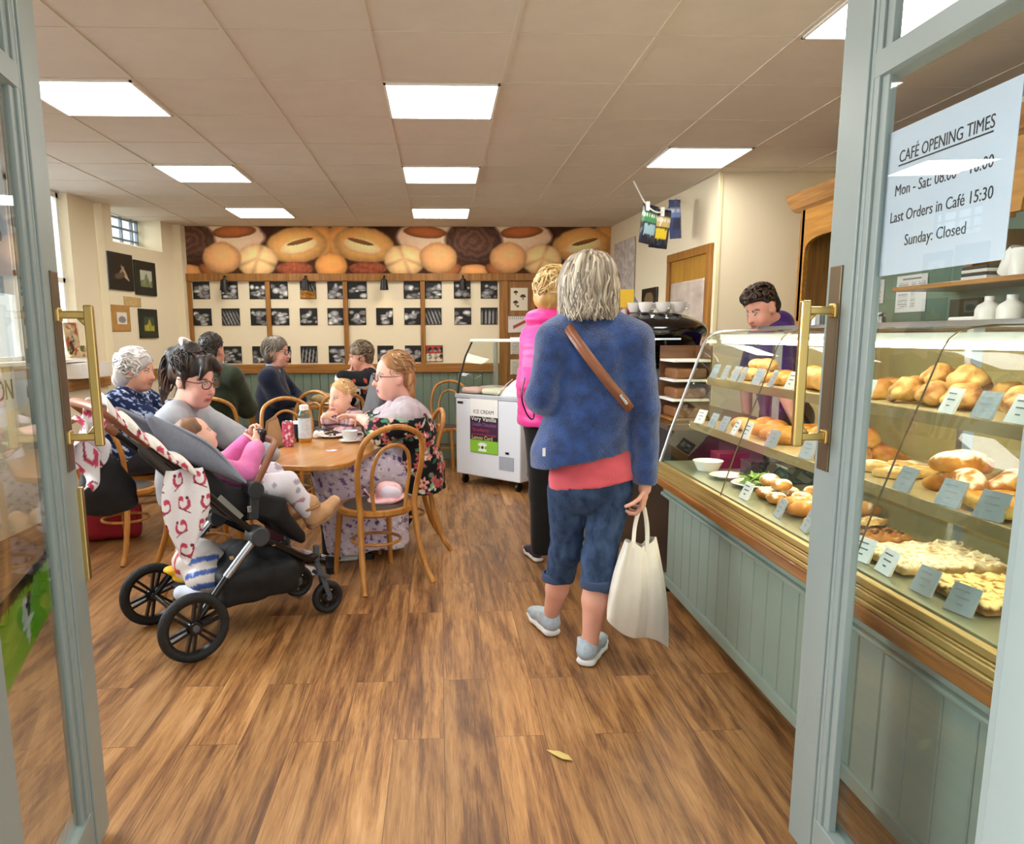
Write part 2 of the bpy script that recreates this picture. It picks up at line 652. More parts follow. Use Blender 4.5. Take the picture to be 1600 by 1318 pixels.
# ================================================================ ROOM
def floor_mat():
    m = bpy.data.materials.new('plank_floor'); m.use_nodes = True
    nt = m.node_tree; b = nt.nodes['Principled BSDF']; L = nt.links.new
    tc = nd(nt, 'ShaderNodeTexCoord')
    mp = nd(nt, 'ShaderNodeMapping'); mp.inputs['Rotation'].default_value = (0, 0, PI / 2)
    L(tc.outputs['Object'], mp.inputs[0])
    br = nd(nt, 'ShaderNodeTexBrick', offset=.37, offset_frequency=2)
    inp(br, Scale=1., Mortar_Size=.0012, Mortar_Smooth=.1, Bias=0., Brick_Width=1.25, Row_Height=.185)
    br.inputs['Color1'].default_value = (0, 0, 0, 1); br.inputs['Color2'].default_value = (1, 1, 1, 1); br.inputs['Mortar'].default_value = (.5, .5, .5, 1)
    L(mp.outputs[0], br.inputs['Vector'])
    # grain, shifted plank by plank
    ml = nd(nt, 'ShaderNodeVectorMath', operation='MULTIPLY'); ml.inputs[1].default_value = (13.7, 7.3, 0)
    L(br.outputs['Color'], ml.inputs[0])
    ad = nd(nt, 'ShaderNodeVectorMath', operation='ADD'); L(tc.outputs['Object'], ad.inputs[0]); L(ml.outputs[0], ad.inputs[1])
    m2 = nd(nt, 'ShaderNodeMapping'); m2.inputs['Scale'].default_value = (1, .05, 1); L(ad.outputs[0], m2.inputs[0])
    n1 = nd(nt, 'ShaderNodeTexNoise'); inp(n1, Scale=30., Detail=9., Roughness=.7, Distortion=.5); L(m2.outputs[0], n1.inputs['Vector'])
    m3 = nd(nt, 'ShaderNodeMapping'); m3.inputs['Scale'].default_value = (1, .13, 1); L(ad.outputs[0], m3.inputs[0])
    n2 = nd(nt, 'ShaderNodeTexNoise'); inp(n2, Scale=7., Detail=5., Roughness=.6, Distortion=1.2); L(m3.outputs[0], n2.inputs['Vector'])
    cr = nd(nt, 'ShaderNodeValToRGB')
    e = cr.color_ramp.elements
    e[0].position = .36; e[0].color = lin('#452a15') + (1,)
    e[1].position = .655; e[1].color = lin('#c5996a') + (1,)
    for p, c in ((.455, '#7a5230'), (.53, '#a57746')):
        k = e.new(p); k.color = lin(c) + (1,)
    mm = nd(nt, 'ShaderNodeMix', data_type='FLOAT'); mm.inputs['Factor'].default_value = .5
    L(n1.outputs['Fac'], mm.inputs['A']); L(n2.outputs['Fac'], mm.inputs['B'])
    m4 = nd(nt, 'ShaderNodeMapping'); m4.inputs['Scale'].default_value = (1, .035, 1); L(ad.outputs[0], m4.inputs[0])
    n3 = nd(nt, 'ShaderNodeTexNoise'); inp(n3, Scale=210., Detail=4., Roughness=.7, Distortion=.3); L(m4.outputs[0], n3.inputs['Vector'])
    m_b = nd(nt, 'ShaderNodeMix', data_type='FLOAT'); m_b.inputs['Factor'].default_value = .22
    L(mm.outputs['Result'], m_b.inputs['A']); L(n3.outputs['Fac'], m_b.inputs['B'])
    L(m_b.outputs['Result'], cr.inputs[0])
    # plank tone
    hs = nd(nt, 'ShaderNodeHueSaturation')
    mr = nd(nt, 'ShaderNodeMapRange'); inp(mr, To_Min=.8, To_Max=1.12); L(br.outputs['Color'], mr.inputs['Value'])
    L(mr.outputs[0], hs.inputs['Value']); L(cr.outputs[0], hs.inputs['Color'])
    mx = nd(nt, 'ShaderNodeMix', data_type='RGBA'); mx.inputs['B'].default_value = lin('#3a2614') + (1,)
    fm = nd(nt, 'ShaderNodeMath', operation='MULTIPLY'); fm.inputs[1].default_value = .7
    L(br.outputs['Fac'], fm.inputs[0]); L(fm.outputs[0], mx.inputs['Factor']); L(hs.outputs[0], mx.inputs['A'])
    L(mx.outputs['Result'], b.inputs['Base Color'])
    rr = nd(nt, 'ShaderNodeMapRange'); inp(rr, To_Min=.34, To_Max=.55); L(n1.outputs['Fac'], rr.inputs['Value']); L(rr.outputs[0], b.inputs['Roughness'])
    bp = nd(nt, 'ShaderNodeBump'); inp(bp, Strength=.12, Distance=.004); L(n1.outputs['Fac'], bp.inputs['Height']); L(bp.outputs[0], b.inputs['Normal'])
    return m

M_WALL = mat('cream_plaster', '#f1e6c8', .75, bump=.05, bscale=40)
M_CEIL = mat('ceiling_tile', '#d9d0c3', .85, noise=.05, nscale=5, bump=.05, bscale=120)
M_TBAR = mat('ceiling_bar', '#d6cbbb', .6)
M_OAK = wood('oak', '#a9752f', '#84561f', .4, 'Z')
M_OAKX = wood('oak_rail', '#b07a33', '#8c5c22', .4, 'X')
M_OAKY = wood('oak_counter', '#b98340', '#8f5d26', .32, 'Y', coat=.2)
M_GREEN = mat('sage_paint', '#7f8e82', .42, noise=.06, nscale=6)
M_DKGREEN = mat('dark_sage_paint', '#6f8672', .5, noise=.08, nscale=6)
M_WHITE = mat('white_paint', '#f2f1ec', .4)
M_BLACK = mat('black_plastic', '#101012', .35)
M_BRASS = mat('brass', '#c9a865', .28, metal=1.)
M_CHROME = mat('chrome', '#d8dadc', .12, metal=1.)
M_STEEL = mat('brushed_steel', '#b9bcbd', .3, metal=1.)
M_PAPER = mat('paper', '#f4f3f0', .7)
M_INK = mat('black_ink', '#17171a', .6)
M_GLASS = glass('clear_glass')
M_DARK = mat('opening_shade', '#0d0b0a', .8)
PRINT = painted('printed', .45)
MATTE = painted('matte_print', .8, spec=.2)

def struct(mb, name, m, **kw):
    return tag(mb.build(name, m, **kw), kind='structure')

struct(MB().span((-3.4, .9, -.1), (3.3, 9.0, 0)), 'floor', floor_mat())
struct(MB().span((-9, -9, -.14), (9, .9, -.02)), 'pavement', mat('paving', '#9a9894', .8, noise=.2, nscale=8))

# ceiling: tiles and the bars of its grid
cm = MB()
cm.span((-3.4, .9, ZC), (3.3, 9.0, ZC + .1))
for k in range(-5, 7):
    x = -.2724 + .6 * k
    cm.span((x - .009, .9, ZC - .004), (x + .009, 8.75, ZC + .001), 1)
for r in range(-3, 10):
    y = 3.294 + .6 * r
    cm.span((-3.3, y - .009, ZC - .003), (3.2, y + .009, ZC + .001), 1)
struct(cm, 'ceiling', [M_CEIL, M_TBAR])

M_LED = emitter('led_diffuser', '#fff8ee', PANEL_STRENGTH)
def ceiling_light(k, r, label):
    cx, cy = -.2724 + .6 * k + .3, 3.294 + .6 * r + .3
    t = thing('ceiling_light', label, 'ceiling light', (cx, cy, ZC - .006), 0, 'square ceiling light panels')
    f = MB()
    h = .29
    for a, b in (((-h, -h, -.006), (h, -h + .012, .006)), ((-h, h - .012, -.006), (h, h, .006)), ((-h, -h, -.006), (-h + .012, h, .006)), ((h - .012, -h, -.006), (h, h, .006))):
        f.span(a, b)
    f.build('frame', M_WHITE, t)
    MB().span((-h + .012, -h + .012, -.003), (h - .012, h - .012, .004)).build('diffuser', M_LED, t)
    return t
ceiling_light(0, 1, 'large square light panel nearest the viewer in the middle of the ceiling')
ceiling_light(0, 4, 'middle one of three light panels in line down the ceiling centre')
ceiling_light(0, 7, 'small far light panel in the ceiling centre, just before the bread mural')
ceiling_light(-3, 1, 'light panel above the left door edge, nearest of the left ceiling row')
ceiling_light(-3, 4, 'second light panel of the left ceiling row, above the picture wall')
ceiling_light(-3, 7, 'farthest light panel of the left ceiling row, near the dark framed pictures')
ceiling_light(3, 3, 'light panel above the hanging snack packets on the right')
ceiling_light(3, -1, 'light panel cut by the right door frame at the top corner')
ceiling_light(0, -2, 'unseen light panel added for lighting just inside the entrance')  # panel out of view, added for illumination
ceiling_light(-3, -2, 'unseen light panel added for lighting behind the left entrance door')  # another panel beyond the frame, added to light the room

# back wall
YB = 8.75
struct(MB().span((-3.3, YB, 0), (2.3, YB + .15, ZC)), 'wall_back', M_WALL)
bw = MB()
bw.span((-2.87, YB - .05, 2.083), (1.99, YB, 2.165))
for x in (-2.843, -1.957, -1.077, -.189):
    bw.span((x - .027, YB - .035, 1.14), (x + .027, YB, 2.083))
bw.span((.70, YB - .045, .0), (.80, YB, 2.083))
bw.build('trim_1', M_OAK, bevel=.004)['kind'] = 'structure'
br = MB().span((-2.9, YB - .06, 1.035), (.70, YB, 1.14))
tag(br.build('trim_2', M_OAKX, bevel=.006), kind='structure')
gp = MB()
x = -2.9
while x < .70:
    gp.span((x + .003, YB - .03, .1), (min(x + .097, .70), YB, 1.035)); x += .1
gp.span((-2.9, YB - .02, .0), (.70, YB, 1.035))
M_BGREEN = mat('grey_green_paint', '#76897a', .45, noise=.06, nscale=6)
tag(gp.build('panelling', M_BGREEN, bevel=.004, seg=1), kind='structure')
tag(MB().span((-2.9, YB - .05, 0), (.70, YB, .13)).build('baseboard_back', M_BGREEN, bevel=.006), kind='structure')

# bread mural, one printed strip mirrored over and over
def mural(u, v):
    X = 290 + u * 665; Yp = 428 - v * 72
    m = np.abs(X - 513); m = np.abs((m + 224) % 448 - 224)
    n1 = vnoise(u * 4.84, v * .5, 3, 4); n2 = vnoise(u * 4.84, v * .5, 5, 14)
    c = hexrgb('#4a2c1c') + .05 * n1[:, None]
    def blob(cx, cy, rx, ry, col, ang=0., shade=.55, tex=.05, mode=0):
        nonlocal c
        a = math.radians(ang)
        dx, dy = m - cx, Yp - cy
        x_, y_ = (dx * math.cos(a) + dy * math.sin(a)) / rx, (-dx * math.sin(a) + dy * math.cos(a)) / ry
        r = np.sqrt(x_ ** 2 + y_ ** 2) * .9 + .05 * n1
        w = np.clip((1 - r) * 9, 0, 1)[:, None]
        s = 1.3 - shade * np.clip(r, 0, 1) ** 3 - .13 * np.clip(y_, -1, 1) + tex * n2
        if mode == 1:   # cross roll
            s = s - .22 * np.exp(-(np.minimum(np.abs(x_ - y_ * .3), np.abs(y_ + .15 - .5 * np.abs(x_))) * 7) ** 2)
        if mode == 2:   # ridged rye
            s = s + .16 * np.sin(r * 22 + n1 * 3)
        if mode == 3:   # knobbly nut crust
            s = s + .25 * n2
        c = c * (1 - w) + hexrgb(col) * s[:, None] * w
    blob(165, 372, 60, 26, '#d9b79a', 0, .25)
    blob(148, 364, 32, 9, '#a5623a', 4)
    blob(224, 378, 44, 31, '#5d4236', 0, .5, .06, 2)
    blob(224, 424, 24, 10, '#c08a58')
    blob(190, 424, 16, 9, '#8a5430', -30)
    blob(14, 378, 20, 27, '#c08a4e', 8, .45)
    blob(52, 384, 45, 26, '#cf9a5a', 6, .5)
    blob(49, 386, 29, 11, '#e3c08a', 12, .35)
    blob(47, 379, 20, 3, '#7a4a26', 14, .2)
    blob(57, 420, 28, 10, '#80452f', 0, .4, .05, 3)
    blob(0, 416, 24, 19, '#cf8f50', 0, .5)
    blob(115, 408, 30, 24, '#e2b983', 0, .5, .04, 1)
    blob(169, 404, 28, 23, '#d39d69', 0, .5)
    return c
tag(print_panel('bread_mural', (-2.85, YB - .006, 2.165), (4.84, 0, 0), (0, 0, .522), 640, 70, mural, MATTE, thick=.005),
    'long mural print of bread loaves running under the ceiling on the back wall', 'mural')

# photo prints in rows on the back wall
def bw_photo(seed, colour=None):
    def fn(u, v):
        r = np.random.RandomState(seed)
        c = np.full(len(u), .07)
        kind = r.randint(4)
        if kind == 0:
            a = r.uniform(-1, 1); ph = (u * math.cos(a) + v * math.sin(a)) * r.uniform(4, 7)
            s = np.clip(np.sin(ph * 6.28) * 3, 0, 1) * np.clip((.95 - v) * 4, 0, 1)
            c = c + .6 * s * (1 - .6 * np.abs(u - .5))
        else:
            for k in range(r.randint(8, 16)):
                cx, cy, rx, ry = r.uniform(.05, .95), r.uniform(.02, .75), r.uniform(.1, .3), r.uniform(.06, .2)
                d = np.sqrt(((u - cx) / rx) ** 2 + ((v - cy) / ry) ** 2)
                w = np.clip((1 - d) * 6, 0, 1); g = r.uniform(.45, 1.)
                c = c * (1 - w) + w * g * (1 - .55 * d ** 2)
        c = c + .05 * vnoise(u, v, seed, 6)
        out = np.stack([c, c, c], 1)
        if colour == 'orange':
            w = np.clip((.62 - v) * 4 + vnoise(u, v, seed, 2), 0, 1)[:, None]
            out = out * (1 - w) + w * (hexrgb('#e79a1c') * (.75 + .3 * vnoise(u, v, 4, 5)[:, None]))
        if colour == 'red':
            w = np.clip((np.sin(u * 19) + np.sin(v * 15) + .4) * 2, 0, 1)[:, None]
            out = out * (1 - w) + w * np.where((v > .5)[:, None], hexrgb('#b2402c'), hexrgb('#e8d8b8'))
        edge = (np.minimum(np.minimum(u, 1 - u), np.minimum(v, 1 - v)) < .03)[:, None]
        return np.where(edge, .05, out)
    return fn
seed = 20
what = ['loaves', 'dough', 'rolls', 'trays', 'baskets', 'buns', 'tins', 'flour', 'pies', 'pastries', 'baguettes', 'tarts']
row1 = [(-2.801, -2.614), (-2.484, -2.296), (-2.166, -1.978), (-1.93, -1.731), (-1.592, -1.41), (-1.279, -1.10), (-1.05, -.832), (-.405, -.216), (-.162, .031), (.172, .365), (.484, .677)]
row2 = [(-2.815, -2.61), (-2.494, -2.29), (-2.167, -1.975), (-1.93, -1.729), (-1.605, -1.407), (-1.289, -1.10), (-1.045, -.848), (-.729, -.537), (-.404, -.216), (-.163, .027), (.176, .371), (.483, .678)]
row3 = [(-2.80, -2.61), (-2.497, -2.292), (-2.167, -1.984), (-1.93, -1.73), (-1.615, -1.423), (-1.29, -1.097), (-1.045, -.837), (-.726, -.539), (-.405, -.216), (-.162, .037)]
ordn = ['first', 'second', 'third', 'fourth', 'fifth', 'sixth', 'seventh', 'eighth', 'ninth', 'tenth', 'eleventh', 'twelfth']
for rn, row, z0 in (('top', row1, 1.885), ('middle', row2, 1.588), ('bottom', row3, 1.157)):
    for i, (a, b) in enumerate(row):
        seed += 1
        colr = 'orange' if (rn == 'top' and i == 4) else 'red' if (rn == 'bottom' and i == 9) else None
        if rn == 'bottom' and i in (0, 3): pass
        o = print_panel('photo_print', (a, YB - .009, z0), (b - a, 0, 0), (0, 0, .192), 22, 22, bw_photo(seed, colr), PRINT, thick=.006)
        kindl = 'orange pastry photo print' if colr == 'orange' else 'red and cream food photo print' if colr == 'red' else 'black and white photo print'
        tag(o, '%s, %s from left in the %s row' % (kindl, ordn[i], rn), 'photo print', 'photo prints on the back wall')

# small spot lamps along the oak rail
for i, (xl, lab) in enumerate(((-2.413, 'small black spot lamp on the oak rail, leftmost of the row'), (-1.51, 'small black spot lamp on the oak rail above the orange pastry photo'),
                              (-.62, 'small black spot lamp, lit and glowing warm on the bare cream panel'), (.276, 'small black spot lamp on the oak rail nearest the wooden door'))):
    t = thing('spot_lamp', lab, 'wall lamp', (xl, YB - .05, 2.10), 0, 'spot lamps on the oak rail')
    MB().cyl((0, .0, .03), (0, -.05, .03), .012).tube([(0, -.05, .03), (0, -.075, .015), (0, -.08, -.02)], .008).build('bracket', M_BLACK, t, True)
    MB().lathe([(.022, .0), (.034, -.01), (.042, -.07), (.050, -.125), (.044, -.125), (.03, -.02), (0, -.02)], (0, -.08, 0)).build('lamp_shade', M_BLACK, t, True)
    MB().lathe([(0, -.045), (.018, -.05), (.022, -.075), (0, -.095)], (0, -.08, 0), 14).build('bulb', emitter('warm_bulb', '#ffcf80', 60.) if i == 2 else (emitter('warm_dim', '#ffcf80', 14.) if i == 1 else mat('bulb_off', '#e6e0d4', .3)), t, True)

# wooden door beside the panels, flat sheet painted black as the shade of an opening
t = tag(thing('door_2', None, None, (0, 0, 0)), kind='structure')
dr = MB().span((.80, YB - .03, 0), (1.07, YB, 2.08))
dr.build('door_leaf', M_OAK, t, bevel=.004)
MB().span((1.07, YB - .05, 0), (1.12, YB, 2.08)).span((.87, YB - .036, 1.42), (1.02, YB - .029, 1.45)).span((.85, YB - .036, .9), (1.05, YB - .029, .94)).build('door_frame', M_OAKX, t)
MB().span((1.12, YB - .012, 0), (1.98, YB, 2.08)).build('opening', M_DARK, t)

def poster(kind):
    def fn(u, v):
        c = np.tile(hexrgb('#e9dfc6'), (len(u), 1))
        if kind == 'mushroom':
            for cx, cy, r in ((.3, .8, .13), (.72, .62, .16), (.3, .36, .15), (.42, .2, .08)):
                d = np.sqrt(((u - cx) / r) ** 2 + ((v - cy) / (r * .6)) ** 2)
                c[(d < 1) & (v > cy - .03)] = hexrgb('#3a2a20')
                c[(np.abs(u - cx) < r * .3) & (v < cy) & (v > cy - r * .9)] = hexrgb('#7a6248')
        if kind == 'red':
            c[:] = hexrgb('#e6e0da')
            w = np.abs((v - .45) - (u - .5) * .6) < .1
            c[w & (u > .3)] = hexrgb('#b04438')
            c[(v > .82) & (np.sin(u * 60) > 0)] = hexrgb('#8d8880')
        if kind == 'text':
            c[:] = hexrgb('#dcd6cc')
            c[(np.sin(v * 70) > .3) & (u > .12) & (u < .85) & (vnoise(u, v, 8, 9) > -.2) & (v < .85)] = hexrgb('#a39b90')
        if kind == 'menu':
            c[:] = hexrgb('#ebe8e2')
            c[(np.sin(v * 120) > .2) & (((u > .08) & (u < .4)) | ((u > .5) & (u < .66)) | ((u > .7) & (u < .95) & (v > .6))) & (v < .82) & (v > .1) & (vnoise(u, v, 9, 12) > -.3)] = hexrgb('#8f8b86')
            c[(v > .88) & (v < .92) & (u > .2) & (u < .8)] = hexrgb('#77736e')
        return c
    return fn
tag(print_panel('mushroom_poster', (.83, YB - .036, 1.742), (.20, 0, 0), (0, 0, .26), 40, 48, poster('mushroom'), PRINT), 'cream poster printed with four brown mushrooms on the wooden door', 'poster')
tag(print_panel('red_leaflet', (.79, YB - .04, 1.49), (.24, 0, 0), (0, 0, .19), 30, 24, poster('red'), PRINT), 'white leaflet with a red streak under the mushroom poster', 'poster')
tag(print_panel('paper_notice', (.83, YB - .038, 1.24), (.2, 0, 0), (0, 0, .18), 24, 30, poster('text'), PRINT), 'pale grey notice on the wooden door below the red leaflet', 'notice')
tag(print_panel('paper_notice', (.83, YB - .038, 1.0), (.2, 0, 0), (0, 0, .18), 24, 30, poster('text'), PRINT), 'lowest pale notice on the wooden door beside the freezer hood', 'notice')

# left wall with its tall window, then the picture wall set a little forward
wl = MB()
XL = -3.2
wl.span((XL - .2, .9, 0), (XL, 7.3, 1.27))
wl.span((XL - .2, .9, 1.27), (XL, 2.6, ZC))
wl.span((XL - .2, 4.2, 1.27), (XL, 5.2, ZC))
wl.span((XL - .2, 6.80, 1.27), (XL, 7.3, ZC))
struct(wl, 'wall_left', M_WALL)
for n, (y0, y1) in enumerate(((5.2, 6.8), (2.6, 4.2))):
    t = tag(thing('window_%d' % (n + 1), None, None, (0, 0, 0)), kind='structure')
    f = MB()
    for yy in (y0 + .03, y0 + .41, y0 + .8, y0 + 1.19, y1 - .03): f.span((XL - .12, yy - .02, 1.27), (XL - .07, yy + .02, ZC))
    for zz in (1.29, 1.95, ZC - .03): f.span((XL - .12, y0, zz - .02), (XL - .07, y1, zz + .02))
    f.build('window_frame', M_WHITE, t)
    MB().span((XL - .10, y0, 1.27), (XL - .094, y1, ZC)).build('glass_pane', M_GLASS, t)
    MB().span((XL - .2, y0 - .03, 1.245), (XL + .05, y1 + .03, 1.275)).build('window_sill', M_WHITE, t, bevel=.005)
tag(MB().span((XL, 2.2, 1.0), (XL + .03, 7.3, 1.09)).build('trim_3', M_OAKY, bevel=.006), kind='structure')
# picture wall: plan runs from (-3.12,7.3) to (-2.94,8.65)
PW0, PW1 = Vector((-3.125, 7.3, 0)), Vector((-2.945, 8.62, 0))
pd = (PW1 - PW0).normalized(); pn = Vector((pd.y, -pd.x, 0)); PL = (PW1 - PW0).length
def pw(s, off, z): return PW0 + pd * s + pn * off + Vector((0, 0, z))
pm = MB()
def pseg(s0, s1, z0, z1, o0=-.3, o1=0.): pm.prism([pw(s0, o0, z0), pw(s1, o0, z0), pw(s1, o1, z0), pw(s0, o1, z0)], (0, 0, z1 - z0))
pseg(0, PL, 0, 2.30)
pseg(0, .14, 2.30, ZC); pseg(1.08, PL, 2.30, ZC)
pm.prism([pw(.14, -.3, 2.30), pw(.14, 0, 2.30), pw(.14, 0, 2.36), pw(.14, -.3, 2.44)], pd * .94)
struct(pm, 'wall_left', M_WALL)
struct(MB().span((-3.0, 8.62, 0), (-2.86, YB, ZC)), 'wall_pier', M_WALL)
t = tag(thing('window_3', None, None), kind='structure')
f = MB()
for s_ in (.16, .36, .56, .76, .96, 1.06): f.beam(pw(s_, -.27, 2.40), pw(s_, -.27, ZC), .02, .03, up=pn)
for z_ in (2.46, 2.57, ZC - .02): f.beam(pw(.14, -.27, z_), pw(1.08, -.27, z_), .02, .02)
f.build('window_frame', mat('window_bars', '#7f8b96', .4), t)
fr = MB().prism([pw(.14, -.285, 2.38), pw(1.08, -.285, 2.38), pw(1.08, -.28, 2.38), pw(.14, -.28, 2.38)], (0, 0, .31))
fr.build('glass_pane', M_GLASS, t)
tag(MB().prism([pw(0, 0, 1.03), pw(PL, 0, 1.03), pw(PL, .035, 1.03), pw(0, .035, 1.03)], (0, 0, .10)).build('trim_4', M_OAKY, bevel=.005), kind='structure')

def picture(name, s0, s1, z0, z1, fn, label, cat, m=PRINT, th=.018, n=36):
    O = pw(s0, .004 + th, z0)
    return tag(print_panel(name, O, pd * (s1 - s0), Vector((0, 0, z1 - z0)), n, n, fn, m, thick=th), label, cat)
def pic_hands(u, v):
    c = np.tile(hexrgb('#17130f'), (len(u), 1)) + .02 * vnoise(u, v, 2, 3)[:, None]
    for cx, cy, a, L, w, g in ((.62, .5, 2.2, .26, .05, '#b9a184'), (.5, .52, .8, .22, .045, '#a08a6c'), (.4, .38, .2, .25, .1, '#5f4c3a'), (.7, .34, 2.6, .15, .03, '#d0c0a8')):
        dx, dy = u - cx, v - cy
        x_, y_ = (dx * math.cos(a) + dy * math.sin(a)) / L, (-dx * math.sin(a) + dy * math.cos(a)) / w
        k = np.clip((1 - np.sqrt(x_ ** 2 + y_ ** 2)) * 3, 0, 1)[:, None]
        c = c * (1 - k) + hexrgb(g) * k
    e = (np.minimum(np.minimum(u, 1 - u), np.minimum(v, 1 - v)) < .1)[:, None]
    return np.where(e, hexrgb('#1b1813'), c)
def pic_hill(border, sky, hill, mat_):
    def fn(u, v):
        c = np.tile(hexrgb(border), (len(u), 1))
        a, b = (u - .22) / .56, (v - .24) / .5
        ins = (a > 0) & (a < 1) & (b > 0) & (b < 1)
        h = .35 + .5 * np.exp(-((a - .5) / .18) ** 2) * .8 + .06 * np.sin(a * 14)
        pc = np.where((b < h)[:, None], hexrgb(hill) * (1 + .25 * vnoise(u, v, 3, 6)[:, None]), hexrgb(sky))
        return np.where(ins[:, None], pc, c)
    return fn
picture('framed_picture', .0, .42, 1.91, 2.26, pic_hands, 'dark framed picture of crossed sticks or hands, upper left of four on the wall', 'picture')
picture('framed_picture', .46, .86, 1.885, 2.225, pic_hill('#1d241a', '#b9bfae', '#77805a', ''), 'black framed picture of a grey green hill, upper right of the group', 'picture')
picture('framed_picture', .48, .83, 1.45, 1.745, pic_hill('#1a2114', '#3b4a3a', '#a9a02e', ''), 'black framed picture of a yellow green mountain, lower right of the group', 'picture')
picture('brown_card', .0, .32, 1.515, 1.765, lambda u, v: np.where((((np.abs(u - .55) < .27) & (np.abs(v - .5) < .24)))[:, None], np.where((((u - .55) / .2) ** 2 + ((v - .45) / .13) ** 2 < 1)[:, None], hexrgb('#8d8a84'), hexrgb('#e8e4d8')), hexrgb('#b98c4a') * (1 + .08 * vnoise(u, v, 6, 3)[:, None])), 'brown card with a small pale drawing, lower left of the wall pictures', 'picture', th=.006)
picture('paper_scrap', .24, .55, 1.76, 1.855, lambda u, v: np.tile(hexrgb('#c9ab72'), (len(u), 1)) * (1 + .1 * vnoise(u, v, 7, 3)[:, None]), 'torn strip of buff paper above the brown card', 'paper', th=.003, n=14)

# far right wall (slightly out of square), short return, right wall
struct(MB().prism([(1.99, YB + .05, 0), (2.18, 5.9, 0), (2.45, 5.9, 0), (2.45, YB + .05, 0)], (0, 0, ZC)), 'wall_right', M_WALL)
struct(MB().span((2.18, 5.86, 0), (3.3, 6.02, ZC)), 'wall_return', M_WALL)
tag(MB().span((2.162, 5.848, 0), (2.2, 5.88, ZC)).build('trim_5', mat('cream_gloss', '#f0e8bc', .35), bevel=.006), kind='structure')
struct(MB().span((3.1, .9, 0), (3.3, 5.9, ZC)), 'wall_right', M_WALL)
struct(MB().span((3.085, 1.0, 0), (3.1, 4.75, 2.2)), 'wall_panel', M_DKGREEN)
struct(MB().span((-3.4, .75, 0), (-1.02, .9, ZC)).span((1.14, .75, 0), (3.3, .9, .7)).span((-1.02, .75, 2.45), (3.3, .9, ZC)), 'wall_front', M_WALL)

RW0, RW1 = Vector((1.99, 8.80, 0)), Vector((2.18, 5.86, 0))
rd = (RW1 - RW0).normalized(); rn = Vector((rd.y, -rd.x, 0))
if rn.x > 0: rn = -rn
RL = (RW1 - RW0).length
def rw(s, off, z): return RW0 + rd * s + rn * off + Vector((0, 0, z))
def rw_y(y): return (8.80 - y) / (8.80 - 5.86) * RL
# oak framed door in the right wall
t = tag(thing('door_3', None, None), kind='structure')
s0, s1, ztop = rw_y(6.86), rw_y(5.93), 2.17
f = MB()
f.prism([rw(s0, 0, 0), rw(s0 + .07, 0, 0), rw(s0 + .07, .03, 0), rw(s0, .03, 0)], (0, 0, ztop))
f.prism([rw(s1 - .07, 0, 0), rw(s1, 0, 0), rw(s1, .03, 0), rw(s1 - .07, .03, 0)], (0, 0, ztop))
f.prism([rw(s0, 0, ztop - .07), rw(s1, 0, ztop - .07), rw(s1, .032, ztop - .07), rw(s0, .032, ztop - .07)], (0, 0, .07))
f.build('door_frame', M_OAK, t, bevel=.004)
MB().prism([rw(s0 + .07, .002, 0), rw(s1 - .07, .002, 0), rw(s1 - .07, .012, 0), rw(s0 + .07, .012, 0)], (0, 0, ztop - .07)).build('door_leaf', wood('oak_leaf', '#b98a32', '#9c6d22', .4, 'Z'), t)
tag(print_panel('door_poster', rw(s0 + .09, .018, 1.25), rd * (s1 - s0 - .2), Vector((0, 0, .66)), 30, 30,
    lambda u, v: np.tile(hexrgb('#bcaea0'), (len(u), 1)) * (1 + .13 * vnoise(u, v, 5, 3)[:, None]), MATTE, thick=.004), 'large faded grey sheet covering the oak framed door', 'poster')
tag(print_panel('wall_chart', rw(rw_y(8.55), .012, 1.62), rd * .72, Vector((0, 0, .85)), 40, 44,
    lambda u, v: np.tile(hexrgb('#c9c2bd'), (len(u), 1)) * (1 + .08 * np.sign(vnoise(u, v, 5, 9))[:, None] * (vnoise(u, v, 6, 2) > -.2)[:, None]), MATTE, thick=.004), 'pale grey chart on the right wall beside the bread mural', 'poster')
tag(print_panel('small_dark_picture', rw(rw_y(7.55), .02, 1.72), rd * .42, Vector((0, 0, .19)), 24, 16,
    lambda u, v: np.where((((u - .5) / .3) ** 2 + ((v - .4) / .4) ** 2 < 1)[:, None], hexrgb('#7d6a48'), hexrgb('#2c2018')), PRINT, thick=.018), 'small dark brown picture on the right wall above the coffee machine', 'picture')

# ================================================================ ENTRANCE DOORS
def pix(x, y, X=None, Y=None, Z=None):
    """point of the place seen at photo pixel (x, y) on the plane X=, Y= or Z="""
    d = _F + _R2 * ((x - CCX) / CF) + _U2 * ((CCY - y) / CF)
    t = X / d.x if X is not None else Y / d.y if Y is not None else (Z - 1.45) / d.z
    return Vector((0, 0, 1.45)) + d * t

